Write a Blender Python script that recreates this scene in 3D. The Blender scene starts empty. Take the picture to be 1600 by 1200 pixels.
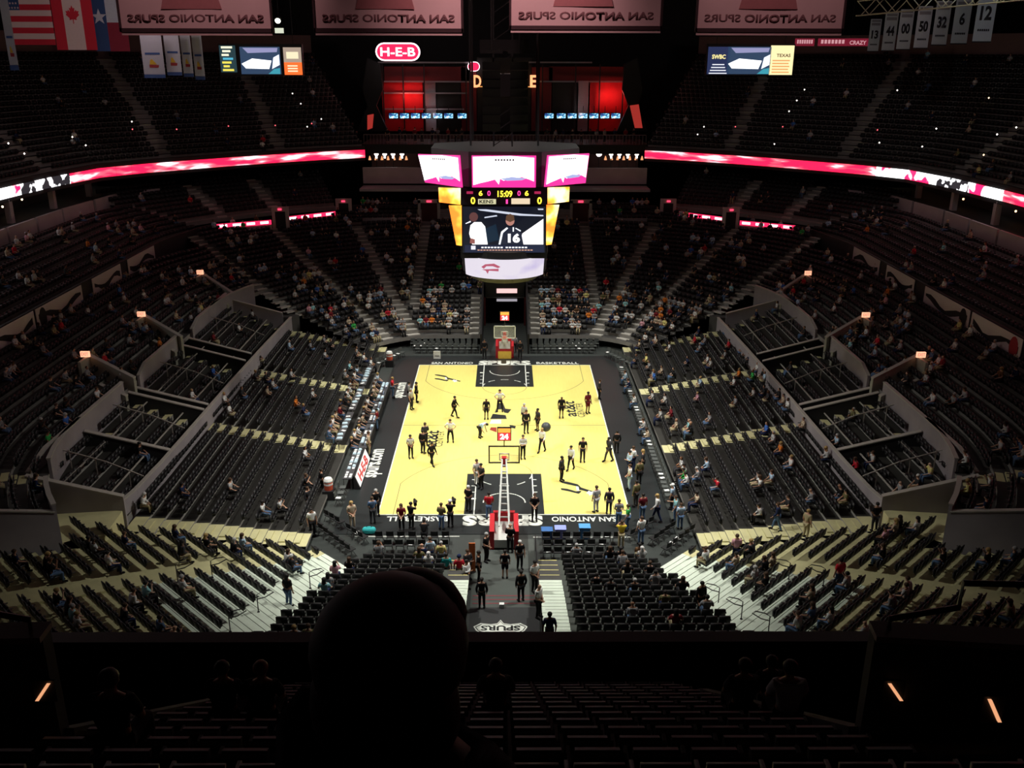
import bpy, bmesh, math, random
import numpy as np
from mathutils import Vector, Matrix
random.seed(7)
RNG = np.random.default_rng(11)
scene = bpy.context.scene
COL = scene.collection
rad = math.radians

# ------------------------------------------------------------------ camera
F_PX = 1450.0
CAM = np.array([.0836, -64.53, 26.217])
PITCH, YAW, ROLL = .341242, .0073, .003
def _axes():
    cp, sp = math.cos(PITCH), math.sin(PITCH)
    fw = np.array([math.sin(YAW)*cp, math.cos(YAW)*cp, -sp])
    rt = np.array([math.cos(YAW), -math.sin(YAW), 0.])
    up = np.cross(rt, fw)
    c, s = math.cos(ROLL), math.sin(ROLL)
    return np.array([rt*c+up*s, -rt*s+up*c, fw])
AX = _axes()
cam_data = bpy.data.cameras.new('camera')
cam_data.sensor_width = 36.0
cam_data.lens = F_PX/1600*36
cam_data.clip_start = .1
cam_data.clip_end = 400
cam = bpy.data.objects.new('camera', cam_data)
COL.objects.link(cam)
cam.matrix_world = Matrix(((AX[0][0], AX[1][0], -AX[2][0], CAM[0]),
                           (AX[0][1], AX[1][1], -AX[2][1], CAM[1]),
                           (AX[0][2], AX[1][2], -AX[2][2], CAM[2]), (0, 0, 0, 1)))
scene.camera = cam
def _ray(px, py):
    return AX.T @ np.array([(px-800)/F_PX, (600-py)/F_PX, 1.])
def GZ(px, py, z=0.):            # photo pixel -> point at height z
    d = _ray(px, py); p = CAM + d*(z-CAM[2])/d[2]; return Vector(p)
def GY(px, py, y):               # photo pixel -> point on the vertical plane y
    d = _ray(px, py); p = CAM + d*(y-CAM[1])/d[1]; return Vector(p)
def GX(px, py, x):
    d = _ray(px, py); p = CAM + d*(x-CAM[0])/d[0]; return Vector(p)
def PJ(p):
    d = AX @ (np.array(p, float)-CAM)
    if d[2] <= .05: return (-9999., -9999., -1.)
    return (800+F_PX*d[0]/d[2], 600-F_PX*d[1]/d[2], d[2])

# ------------------------------------------------------------------ world, exposure
world = bpy.data.worlds.new('world'); scene.world = world
world.use_nodes = True
world.node_tree.nodes['Background'].inputs[0].default_value = (.6, .5, .55, 1)
world.node_tree.nodes['Background'].inputs[1].default_value = .0
vs = scene.view_settings
vs.view_transform = 'Standard'; vs.look = 'None'; vs.exposure = 0.0; vs.gamma = 1.0
vs.use_curve_mapping = False

# ------------------------------------------------------------------ materials
MATS = {}
def _nodes(name):
    m = bpy.data.materials.new(name); m.use_nodes = True
    nt = m.node_tree
    b = nt.nodes['Principled BSDF']
    return m, nt, b
def mat(name, col, rough=.6, var=.12, scale=6., spec=.35, metal=0., bump=0.):
    if name in MATS: return MATS[name]
    m, nt, b = _nodes(name)
    tc = nt.nodes.new('ShaderNodeTexCoord')
    nz = nt.nodes.new('ShaderNodeTexNoise'); nz.inputs['Scale'].default_value = scale; nz.inputs['Detail'].default_value = 3
    nt.links.new(tc.outputs['Object'], nz.inputs['Vector'])
    mx = nt.nodes.new('ShaderNodeMix'); mx.data_type = 'RGBA'
    lo = [max(0, c*(1-var)) for c in col]; hi = [min(1, c*(1+var)) for c in col]
    mx.inputs[6].default_value = (*lo, 1); mx.inputs[7].default_value = (*hi, 1)
    nt.links.new(nz.outputs['Fac'], mx.inputs[0])
    nt.links.new(mx.outputs[2], b.inputs['Base Color'])
    b.inputs['Roughness'].default_value = rough
    b.inputs['Specular IOR Level'].default_value = spec
    b.inputs['Metallic'].default_value = metal
    if bump:
        bp = nt.nodes.new('ShaderNodeBump'); bp.inputs['Strength'].default_value = bump
        nt.links.new(nz.outputs['Fac'], bp.inputs['Height']); nt.links.new(bp.outputs[0], b.inputs['Normal'])
    MATS[name] = m
    return m
def emit(name, col, strength=1., base=(.02, .02, .02)):
    if name in MATS: return MATS[name]
    m, nt, b = _nodes(name)
    b.inputs['Base Color'].default_value = (*base, 1)
    b.inputs['Emission Color'].default_value = (*col, 1)
    b.inputs['Emission Strength'].default_value = strength
    b.inputs['Roughness'].default_value = .4
    MATS[name] = m
    return m
def emit_noise(name, ca, cb, strength, scale=(1, 1, 1), lo=.4, hi=.6, cc=None):
    """a LED surface whose picture is a procedural pattern"""
    m, nt, b = _nodes(name)
    tc = nt.nodes.new('ShaderNodeTexCoord')
    mp = nt.nodes.new('ShaderNodeMapping'); mp.inputs['Scale'].default_value = scale
    nz = nt.nodes.new('ShaderNodeTexNoise'); nz.inputs['Scale'].default_value = 1.; nz.inputs['Detail'].default_value = 2.5
    cr = nt.nodes.new('ShaderNodeValToRGB')
    cr.color_ramp.elements[0].position = lo; cr.color_ramp.elements[0].color = (*ca, 1)
    cr.color_ramp.elements[1].position = hi; cr.color_ramp.elements[1].color = (*cb, 1)
    if cc:
        e = cr.color_ramp.elements.new((lo+hi)/2); e.color = (*cc, 1)
    nt.links.new(tc.outputs['Object'], mp.inputs[0]); nt.links.new(mp.outputs[0], nz.inputs['Vector'])
    nt.links.new(nz.outputs['Fac'], cr.inputs[0]); nt.links.new(cr.outputs[0], b.inputs['Emission Color'])
    b.inputs['Emission Strength'].default_value = strength
    b.inputs['Base Color'].default_value = (.02, .02, .02, 1)
    MATS[name] = m
    return m
def vcol_mat(name, rough=.8):
    m, nt, b = _nodes(name)
    at = nt.nodes.new('ShaderNodeVertexColor'); at.layer_name = 'Col'
    nt.links.new(at.outputs['Color'], b.inputs['Base Color'])
    b.inputs['Roughness'].default_value = rough; b.inputs['Specular IOR Level'].default_value = .2
    MATS[name] = m
    return m

# ------------------------------------------------------------------ object helpers
def tag(o, label=None, cat=None, group=None, kind=None):
    if label: o['label'] = label
    if cat: o['category'] = cat
    if group: o['group'] = group
    if kind: o['kind'] = kind
    return o
def link(name, me, parent=None, loc=None, rotz=0., mats=None):
    o = bpy.data.objects.new(name, me); COL.objects.link(o)
    if loc is not None: o.location = loc
    if rotz: o.rotation_euler = (0, 0, rotz)
    if parent is not None: o.parent = parent
    return o
def thing(name, label, cat, loc=(0, 0, 0), rotz=0., group=None):
    o = link(name, None, None, loc, rotz)
    o.empty_display_size = .2
    return tag(o, label, cat, group)
def structure(name, label=None, loc=(0, 0, 0)):
    o = link(name, None, None, loc); o.empty_display_size = .2
    if label: o['label'] = label
    o['kind'] = 'structure'
    return o

class MB:
    """collects polygons, then becomes ONE mesh"""
    def __init__(s): s.v = []; s.f = []; s.mi = []; s.cur = 0
    def poly(s, pts):
        n = len(s.v); s.v += [tuple(p) for p in pts]; s.f.append(tuple(range(n, n+len(pts)))); s.mi.append(s.cur); return s
    def box(s, x0, x1, y0, y1, z0, z1, M=None):
        P = [(x0, y0, z0), (x1, y0, z0), (x1, y1, z0), (x0, y1, z0), (x0, y0, z1), (x1, y0, z1), (x1, y1, z1), (x0, y1, z1)]
        return s.hexa(P, M)
    def hexa(s, P, M=None):
        if M is not None: P = [tuple(M @ Vector(p)) for p in P]
        n = len(s.v); s.v += [tuple(p) for p in P]
        for q in ((3, 2, 1, 0), (4, 5, 6, 7), (0, 1, 5, 4), (1, 2, 6, 5), (2, 3, 7, 6), (3, 0, 4, 7)):
            s.f.append(tuple(n+i for i in q)); s.mi.append(s.cur)
        return s
    def bar(s, a, b, w, h=None, up=(0, 0, 1)):
        a, b = Vector(a), Vector(b); h = h or w
        d = (b-a).normalized(); u = Vector(up)
        if abs(d.dot(u)) > .98: u = Vector((0, 1, 0))
        r = d.cross(u).normalized(); u = r.cross(d).normalized()
        r *= w/2; u *= h/2
        return s.hexa([a-r-u, a+r-u, b+r-u, b-r-u, a-r+u, a+r+u, b+r+u, b-r+u])
    def tube(s, pts, r, n=6, cap=True):
        pts = [Vector(p) for p in pts]; rings = []
        rr = r if isinstance(r, (list, tuple)) else [r]*len(pts)
        base = len(s.v)
        for i, p in enumerate(pts):
            d = (pts[min(i+1, len(pts)-1)]-pts[max(i-1, 0)]).normalized()
            u = Vector((0, 0, 1)) if abs(d.z) < .95 else Vector((0, 1, 0))
            a = d.cross(u).normalized(); b = a.cross(d).normalized()
            for k in range(n):
                t = 2*math.pi*k/n
                s.v.append(tuple(p+a*rr[i]*math.cos(t)+b*rr[i]*math.sin(t)))
        for i in range(len(pts)-1):
            for k in range(n):
                k2 = (k+1) % n
                s.f.append((base+i*n+k, base+i*n+k2, base+(i+1)*n+k2, base+(i+1)*n+k)); s.mi.append(s.cur)
        if cap:
            s.f.append(tuple(base+k for k in range(n))[::-1]); s.mi.append(s.cur)
            s.f.append(tuple(base+(len(pts)-1)*n+k for k in range(n))); s.mi.append(s.cur)
        return s
    def lathe(s, c, prof, n=10):
        """prof: (radius, z) pairs about the vertical axis through c"""
        c = Vector(c)
        return s.tube2([c+Vector((0, 0, z)) for r, z in prof], [r for r, z in prof], n)
    def tube2(s, pts, rr, n):
        base = len(s.v)
        for p, r in zip(pts, rr):
            for k in range(n):
                t = 2*math.pi*k/n; s.v.append((p.x+r*math.cos(t), p.y+r*math.sin(t), p.z))
        for i in range(len(pts)-1):
            for k in range(n):
                k2 = (k+1) % n
                s.f.append((base+i*n+k, base+i*n+k2, base+(i+1)*n+k2, base+(i+1)*n+k)); s.mi.append(s.cur)
        s.f.append(tuple(base+k for k in range(n))[::-1]); s.mi.append(s.cur)
        s.f.append(tuple(base+(len(pts)-1)*n+k for k in range(n))); s.mi.append(s.cur)
        return s
    def ball(s, c, rx, ry=None, rz=None, nu=10, nv=7):
        ry = ry or rx; rz = rz or rx; c = Vector(c); base = len(s.v)
        for j in range(1, nv):
            ph = math.pi*j/nv
            for k in range(nu):
                t = 2*math.pi*k/nu
                s.v.append((c.x+rx*math.sin(ph)*math.cos(t), c.y+ry*math.sin(ph)*math.sin(t), c.z+rz*math.cos(ph)))
        s.v.append((c.x, c.y, c.z+rz)); s.v.append((c.x, c.y, c.z-rz)); T = len(s.v)-2; B = T+1
        for j in range(nv-2):
            for k in range(nu):
                k2 = (k+1) % nu
                s.f.append((base+j*nu+k, base+(j+1)*nu+k, base+(j+1)*nu+k2, base+j*nu+k2)); s.mi.append(s.cur)
        for k in range(nu):
            k2 = (k+1) % nu
            s.f.append((T, base+k, base+k2)); s.mi.append(s.cur)
            s.f.append((B, base+(nv-2)*nu+k2, base+(nv-2)*nu+k)); s.mi.append(s.cur)
        return s
    def prism(s, pts, z0, z1):
        """plan polygon (x, y) counter-clockwise, extruded from z0 to z1"""
        n = len(s.v); m = len(pts)
        s.v += [(p[0], p[1], z0) for p in pts] + [(p[0], p[1], z1) for p in pts]
        s.f.append(tuple(range(n+m-1, n-1, -1))); s.mi.append(s.cur)
        s.f.append(tuple(range(n+m, n+2*m))); s.mi.append(s.cur)
        for i in range(m):
            j = (i+1) % m
            s.f.append((n+i, n+j, n+m+j, n+m+i)); s.mi.append(s.cur)
        return s
    def mesh(s, name, mats, smooth=False):
        me = bpy.data.meshes.new(name); me.from_pydata(s.v, [], s.f)
        if not isinstance(mats, (list, tuple)): mats = [mats]
        for m in mats: me.materials.append(m)
        if len(mats) > 1: me.polygons.foreach_set('material_index', s.mi)
        if smooth: me.polygons.foreach_set('use_smooth', [True]*len(me.polygons))
        me.update()
        return me
    def build(s, name, mats, parent=None, loc=None, rotz=0., smooth=False):
        return link(name, s.mesh(name, mats, smooth), parent, loc, rotz)

TEXTS = {}
def text_mesh(txt, w, h, m, depth=.004, bold=.0, key=None):
    """the lettering as a thin solid in the xy plane, its bounding box centred on the origin and w x h large"""
    k = (txt, round(w, 3), round(h, 3), m.name, depth, bold)
    if k in TEXTS: return TEXTS[k]
    cu = bpy.data.curves.new('lettering', 'FONT'); cu.body = txt; cu.size = 1.; cu.resolution_u = 3
    cu.offset = bold; cu.align_x = 'CENTER'
    ob = bpy.data.objects.new('lettering', cu); COL.objects.link(ob)
    dg = bpy.context.evaluated_depsgraph_get()
    me = bpy.data.meshes.new_from_object(ob.evaluated_get(dg))
    bpy.data.objects.remove(ob); bpy.data.curves.remove(cu)
    co = np.zeros(len(me.vertices)*3); me.vertices.foreach_get('co', co); co = co.reshape(-1, 3)
    lo, hi = co.min(0), co.max(0)
    co[:, 0] = (co[:, 0]-(lo[0]+hi[0])/2)/(hi[0]-lo[0])*w
    co[:, 1] = (co[:, 1]-(lo[1]+hi[1])/2)/(hi[1]-lo[1])*h
    co[:, 2] = 0
    # flat faces plus a lifted copy's rim: a thin solid
    bm = bmesh.new(); me.vertices.foreach_set('co', co.ravel()); bm.from_mesh(me)
    r = bmesh.ops.extrude_face_region(bm, geom=list(bm.faces))
    for v in r['geom']:
        if isinstance(v, bmesh.types.BMVert): v.co.z += depth
    bmesh.ops.recalc_face_normals(bm, faces=bm.faces)
    bm.to_mesh(me); bm.free()
    me.materials.clear(); me.materials.append(m)
    TEXTS[k] = me
    return me
def place_text(txt, w, h, m, parent, loc, right, up, name='lettering', depth=.004, bold=0.):
    """lettering with its reading direction along `right`, its top along `up`"""
    me = text_mesh(txt, w, h, m, depth, bold)
    o = bpy.data.objects.new(name, me); COL.objects.link(o)
    r = Vector(right).normalized(); u = Vector(up).normalized(); n = r.cross(u).normalized()
    Mw = Matrix(((r.x, u.x, n.x, loc[0]), (r.y, u.y, n.y, loc[1]), (r.z, u.z, n.z, loc[2]), (0, 0, 0, 1)))
    if parent is not None:
        o.parent = parent
        pl = parent.location
        Mp = Matrix.Translation(pl) @ Matrix.Rotation(parent.rotation_euler.z, 4, 'Z')
        if parent.parent is not None: Mp = Matrix.Translation(parent.parent.location) @ Matrix.Rotation(parent.parent.rotation_euler.z, 4, 'Z') @ Mp
        o.matrix_local = Mp.inverted() @ Mw
    else:
        o.matrix_world = Mw
    return o

# ------------------------------------------------------------------ arena floodlights over the court (they hang above the frame)
M_housing = mat('lamp housing', (.03, .03, .03), .5)
M_lampglass = emit('floodlight glass', (1, .98, .9), 2.)
FLOODS = [(sx*14., y, 32.) for sx in (-1, 1) for y in (-17, -6, 6, 17)]
FLOOD_W = 24000
for k, (x, y, z) in enumerate(FLOODS):
    side = 'left' if x < 0 else 'right'
    t = thing('floodlight', f'arena floodlight over the {side} side of the court, {("first", "second", "third", "fourth")[k % 4]} from the near end', 'floodlight', (x, y, z), 0, 'court floodlights')
    MB().lathe((0, 0, 0), [(.3, .05), (.34, .1), (.25, .6), (.1, .75)], 10).build('housing', M_housing, t)
    MB().box(-.03, .03, -.03, .03, .75, 2.6).build('hanger', M_housing, t)
    li = bpy.data.lights.new('floodlight_beam', 'SPOT'); li.energy = FLOOD_W*(1.6 if y < -10 else 1.); li.color = (1., .97, .88)
    li.spot_size = rad(72); li.spot_blend = .85; li.shadow_soft_size = .35
    lo = bpy.data.objects.new('floodlight_beam', li); COL.objects.link(lo); lo.parent = t
    d = Vector((-x*.15, y*(.95 if y < -10 else .66), 0)) - Vector((x, y, z))
    lo.rotation_euler = d.to_track_quat('-Z', 'Y').to_euler()
# added fill lights under the roof, without fixtures, faintly warm
for k, (x, y) in enumerate([(-30, 18), (30, 18), (-30, -12), (30, -12), (0, 36)]):
    li = bpy.data.lights.new('fill_light', 'POINT'); li.energy = 380; li.color = (1., .72, .70); li.shadow_soft_size = .8
    lo = bpy.data.objects.new('fill_light', li); COL.objects.link(lo); lo.location = (x, y, 31.5); lo['kind'] = 'helper'

# lamps added above the frame to brighten the hanging banners
for k, x in enumerate((-9.5, 0., 9.)):
    t = thing('added_banner_lamp', f'added lamp out of view washing the hanging banners, {("left", "middle", "right")[k]} one', 'lamp', (x, -31, 34.2), 0, 'added lamps over the banners')
    MB().lathe((0, 0, 0), [(.2, .05), (.22, .1), (.15, .5)], 10).build('housing', M_housing, t)
    MB().box(-.03, .03, -.03, .03, .5, 1.7).build('hanger', M_housing, t)
    li = bpy.data.lights.new('added_banner_beam', 'SPOT'); li.energy = (1500, 3600, 1100)[k]; li.color = (1., .62, .62); li.spot_size = rad(75); li.spot_blend = .9; li.shadow_soft_size = .15
    lo = bpy.data.objects.new('added_banner_beam', li); COL.objects.link(lo); lo.parent = t
    lo.rotation_euler = Vector((x*.25, 7., -5.6)).to_track_quat('-Z', 'Y').to_euler()

for k, (x, y, tx, ty, tz, e_, col) in enumerate(((-25., 2., -34., 15., 27.5, 1500, (1., .72, .74)), (26., -4., 36., 18., 27., 1100, (.85, .92, 1.)))):  # more unseen lamps, added to brighten the flags and number banners
    t = thing('added_banner_lamp', f'added lamp out of view washing the {("flags at the upper left", "number banners at the upper right")[k]}', 'lamp', (x, y, 33.5), 0, 'added lamps over the banners')
    MB().lathe((0, 0, 0), [(.2, .05), (.22, .1), (.15, .5)], 10).build('housing', M_housing, t)
    MB().box(-.03, .03, -.03, .03, .5, 2.4).build('hanger', M_housing, t)
    li = bpy.data.lights.new('added_banner_beam', 'SPOT'); li.energy = e_; li.color = col; li.spot_size = rad(62); li.spot_blend = .8; li.shadow_soft_size = .15
    lo = bpy.data.objects.new('added_banner_beam', li); COL.objects.link(lo); lo.parent = t
    lo.rotation_euler = Vector((tx-x, ty-y, tz-33.5)).to_track_quat('-Z', 'Y').to_euler()
# ================================================================== THE SETTING
M_floor = mat('arena floor rubber', (.045, .052, .05), .45, .25, .8)
M_black = mat('black paint', (.012, .012, .013), .5)
M_wall = mat('dark wall paint', (.035, .032, .034), .8)
M_rowt = mat('dark row tread', (.028, .027, .024), .8, .3, 1.2)
M_rowf = mat('grey row tread', (.07, .068, .066), .8, .3, 1.2)
M_conc = mat('yellowish concrete', (.62, .59, .33), .8, .22, 1.2, .2, bump=.1)
M_concg = mat('grey concrete', (.30, .29, .27), .8, .25, 1.0, .2)
M_plank = mat('pale deck boards', (.74, .84, .72), .6, .10, 3.)
M_under = mat('dark deck frame', (.07, .08, .07), .8)
M_step = mat('pale step tread', (.52, .50, .46), .7, .15, 4.)
M_riser = mat('dark riser', (.02, .02, .02), .8)
M_lwall = mat('loge wall fabric', (.33, .30, .32), .7, .25, .7)
M_cap = mat('wall cap', (.42, .40, .36), .5)
M_rail = mat('black steel rail', (.015, .015, .016), .4)
M_pinkwall = mat('suite fascia', (.52, .43, .45), .7, .2, .6)

def fl(n, **k): return MB().box(*k['b']).build(n, k['m'])
o = MB().box(-75, 75, -80, 85, -.3, -.02).build('floor', M_floor); o['kind'] = 'structure'
o = MB().box(-75, 75, -80, 85, 36, 36.4).build('ceiling', M_black); o['kind'] = 'structure'
for nm, b in (('wall_left', (-70.4, -70, -80, 85, 0, 36)), ('wall_right', (70, 70.4, -80, 85, 0, 36)), ('wall_far', (-70, 70, 80, 80.4, 0, 36)), ('wall_near', (-70, 70, -78.4, -78, 0, 36))):
    o = MB().box(*b).build(nm, M_black); o['kind'] = 'structure'

# ------------------------------------------------------------------ the court
W, L = 7.62, 14.325
def wood_mat():
    m, nt, b = _nodes('maple hardwood')
    tc = nt.nodes.new('ShaderNodeTexCoord')
    mp = nt.nodes.new('ShaderNodeMapping'); mp.inputs['Scale'].default_value = (3.5, .35, 1)
    nz = nt.nodes.new('ShaderNodeTexNoise'); nz.inputs['Scale'].default_value = 2.; nz.inputs['Detail'].default_value = 4
    cr = nt.nodes.new('ShaderNodeValToRGB')
    cr.color_ramp.elements[0].color = (.70, .62, .17, 1); cr.color_ramp.elements[1].color = (.78, .70, .22, 1)
    nt.links.new(tc.outputs['Object'], mp.inputs[0]); nt.links.new(mp.outputs[0], nz.inputs['Vector'])
    nt.links.new(nz.outputs['Fac'], cr.inputs[0]); nt.links.new(cr.outputs[0], b.inputs['Base Color'])
    b.inputs['Roughness'].default_value = .32; b.inputs['Specular IOR Level'].default_value = .35
    MATS['maple hardwood'] = m
    return m
M_wood = wood_mat()
M_white = mat('white court paint', (.80, .84, .78), .5, .04)
M_key = mat('black court paint', (.022, .026, .027), .32)
M_thin = mat('dark court line', (.20, .17, .08), .5)
court = thing('basketball_court', 'yellow maple basketball court with black lanes and black apron in the arena centre', 'court')
MB().box(-9.9, 10.0, -16.75, 17.0, -.02, .015).build('apron', M_key, court)
MB().box(-W, W, -L, L, .015, .017).build('hardwood', M_wood, court)
ZL = .0172
def quadline(mb, pts, w, z=ZL, closed=False):
    pts = [Vector((p[0], p[1], 0)) for p in pts]
    n = len(pts)
    for i in range(n if closed else n-1):
        a, b = pts[i], pts[(i+1) % n]
        d = (b-a).normalized(); nrm = Vector((-d.y, d.x, 0))*w/2; e = d*w*.3
        mb.box(0, 1, 0, 1, 0, 1, Matrix(((b.x+e.x-a.x+e.x, 2*nrm.x, 0, a.x-e.x-nrm.x), (b.y+e.y-a.y+e.y, 2*nrm.y, 0, a.y-e.y-nrm.y), (0, 0, .0008, z), (0, 0, 0, 1))))
    return mb
quadline(MB(), [(-W, -L), (W, -L), (W, L), (-W, L)], .07, closed=True).build('boundary_line', M_white, court)
def arc(cx, cy, r, a0, a1, n=24): return [(cx+r*math.cos(rad(a0+(a1-a0)*i/n)), cy+r*math.sin(rad(a0+(a1-a0)*i/n))) for i in range(n+1)]
for e in (-1, 1):
    yb = e*L; hoop = e*(L-1.6)
    MB().box(-2.44, 2.44, min(yb, yb-e*5.79), max(yb, yb-e*5.79), .017, .0176).build('lane', M_key, court)
    z2 = .0178
    for sx in (-1, 1):
        lm = quadline(MB(), [(sx*1.83, yb), (sx*1.83, yb-e*5.75)], .07, z2)
        for k, dd in enumerate((2.13, 3.05, 3.96, 4.88)):
            quadline(lm, [(sx*1.83, yb-e*dd), (sx*2.08, yb-e*dd)], .07 if k else .2, z2)
        lm.build('lane_line', M_white, court)
    sgn = (0, 180) if e < 0 else (180, 360)
    quadline(MB(), arc(0, hoop, 1.3, *sgn), .08, z2).build('restricted_arc', M_white, court)
    a0, a1 = (180, 360) if e < 0 else (0, 180)
    for k in range(0, 10, 2):
        quadline(MB(), arc(0, yb-e*5.79, 1.83, a0+(a1-a0)*(k+.3)/9.6, a0+(a1-a0)*(k+1.3)/9.6, 4), .07, z2).build('lane_dash', M_white, court)
    quadline(MB(), arc(0, yb-e*5.79, 1.83, a1-180 if e > 0 else 0, a1 if False else (180 if e < 0 else 0)) if e < 0 else arc(0, yb-e*5.79, 1.83, 180, 360), .04).build('free_throw_circle', M_thin, court)
    th = math.degrees(math.acos(6.71/7.24))
    pts = [(6.71, yb)] + (arc(0, hoop, 7.24, th, 180-th, 36) if e < 0 else arc(0, hoop, 7.24, -th, -180+th, 36)) + [(-6.71, yb)]
    quadline(MB(), pts, .045).build('three_point_line', M_thin, court)
quadline(MB(), [(-W, 0), (W, 0)], .05).build('half_court_line', M_thin, court)
# lettering on the apron
def apron_text(txt, pa, pb, h, flip, bold, wid=None):
    a, b = GZ(*pa), GZ(*pb); c = (a+b)/2; w = (b-a).length
    place_text(txt, w, h, M_white, court, (c.x, c.y, .0155), (-1, 0, 0) if flip else (1, 0, 0), (0, -1, 0) if flip else (0, 1, 0), bold=bold, depth=.002)
apron_text('SAN ANTONIO', (674, 567.5), (739, 567.5), .55, False, .02)
apron_text('SPURS', (748, 567), (829, 567), 1.2, False, .06)
apron_text('BASKETBALL', (838, 567.5), (904, 567.5), .55, False, .02)
apron_text('BASKETBALL', (604, 811), (700, 811), .62, True, .02)
apron_text('SPURS', (722, 813.5), (848, 813.5), 1.35, True, .06)
apron_text('SAN ANTONIO', (862, 811.5), (963, 811.5), .62, True, .02)
def side_text(txt, pa, pb, h, m, z, bold=.0):
    a, b = GZ(*pa), GZ(*pb); c = (a+b)/2; d = (b-a); w = d.length
    place_text(txt, w, h, m, court, (c.x, c.y, z), (0, 1, 0), (-1, 0, 0), bold=bold, depth=.002)
side_text('spurs.com', (583, 746), (596, 702), 1.1, M_white, .0155, .03)
side_text('spurs.com', (625, 622), (632, 598), .95, M_white, .0155, .03)
side_text('at&t', (890, 651), (890, 627), .95, M_key, ZL, .02)
side_text('CENTER', (908, 652), (905, 630), .55, M_key, ZL, 0)
side_text('at&t', (672, 699), (676, 673), .95, M_key, ZL, .02)
side_text('CENTER', (686, 698), (688, 674), .55, M_key, ZL, 0)
def px_logo(name, polys, mats, z=ZL):
    for pl, m in zip(polys, mats):
        P = [GZ(*p) for p in pl]
        ar = sum(P[i].x*P[(i+1) % len(P)].y-P[(i+1) % len(P)].x*P[i].y for i in range(len(P)))
        if ar < 0: P = P[::-1]
        MB().prism([(p.x, p.y) for p in P], z, z+.0008).build(name, m, court)
        z += .0004
# the spur emblem: two prongs, a heel band, a shank and a rowel
def spur(ox, oy, s, sy):
    T = lambda L_: [(ox+x*s, oy+y*sy) for x, y in L_]
    up = T([(0, -9), (10, -8), (27, -4), (32, 1), (60, 10), (58, 12), (31, 5), (26, 5), (24, -1), (10, -4), (2, -6)])
    lo_ = T([(0, 2), (10, 3), (24, 7), (33, 6), (31, 9), (28, 11), (12, 7), (1, 5)])
    wh = T([(24, -1), (28, 0), (29, 6), (25, 6)])
    rw = T([(44, 6), (47, 8), (52, 7), (50, 10), (54, 13), (48, 12), (45, 14), (44, 11), (40, 10)])
    px_logo('spur_emblem', [up, lo_, wh, rw], [M_key, M_key, M_white, M_white])
spur(876, 761, 1.0, 1.0)
spur(679, 590, .68, .55)
px_logo('centre_emblem', [[(773, 645), (779, 630), (786, 630), (792, 645), (788, 645), (785, 640), (779, 640), (776, 645)],
                          [(784, 638), (799, 640), (794, 646), (788, 645)], [(766, 655), (770, 647), (790, 649), (792, 655)],
                          [(765, 662), (768, 656), (783, 656), (783, 662)], [(765, 672), (767, 668), (776, 668), (776, 676)], [(796, 664), (806, 666), (805, 670), (797, 669)]],
        [M_key, M_key, M_key, M_white, mat('dark red court paint', (.25, .03, .02), .5), M_key])

# ------------------------------------------------------------------ the bowl's row curves
CX, CY = 6., 13.
def zfar(r): return 1.0+.33*(r-7.5)
def znear(r): return .5+.25*(r-7.5)
def path_far(side, r, x_in, a0, a1, y_end=None, near_a=None, step=6):
    """plan points from the centre line outwards round one far corner (angle from the y axis), then down the side"""
    P = []
    if a0 <= 0 and x_in < CX:
        n = max(1, int((CX-x_in)/2)); P += [(side*(x_in+(CX-x_in)*i/n), CY+r, 0., 1.) for i in range(n)]
    aa = max(a0, 0); n = max(2, int((a1-aa)/step))
    P += [(side*(CX+r*math.sin(rad(aa+(a1-aa)*i/n))), CY+r*math.cos(rad(aa+(a1-aa)*i/n)), side*math.sin(rad(aa+(a1-aa)*i/n)), math.cos(rad(aa+(a1-aa)*i/n))) for i in range(n+1)]
    if y_end is not None:
        n = 10; P += [(side*(CX+r), CY+(y_end-CY)*i/n, side*1., 0.) for i in range(1, n+1)]
        if near_a is not None:
            n = 8
            P += [(side*(CX+r*math.sin(rad(a))), -CY-r*math.cos(rad(a)), side*math.sin(rad(a)), -math.cos(rad(a))) for a in [90-(90-near_a)*i/n for i in range(1, n+1)]]
    return P
def path_near(side, r, x_in, a1, a0=0, step=6):
    return [(x, -y, nx, -ny) for x, y, nx, ny in path_far(side, r, x_in, a0, a1, step=step)]
def tier(P, d, z, drop, m, parent, name='tier', thick=None):
    """one step of a terrace: tread and riser along a plan path"""
    mb = MB()
    for (x0, y0, n0, m0), (x1, y1, n1, m1) in zip(P, P[1:]):
        a, b = (x0, y0, z), (x1, y1, z); c, e = (x1+n1*d, y1+m1*d, z), (x0+n0*d, y0+m0*d, z)
        flip = ((x1-x0)*m0-(y1-y0)*n0) < 0
        mb.cur = 0; q = [a, b, c, e]; mb.poly(q[::-1] if flip else q)
        mb.cur = 1; q = [(x0, y0, z-drop), (x1, y1, z-drop), b, a]; mb.poly(q[::-1] if flip else q)
    return mb.build(name, [m, M_concg if m not in (M_plank, M_under) else M_under], parent)

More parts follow.
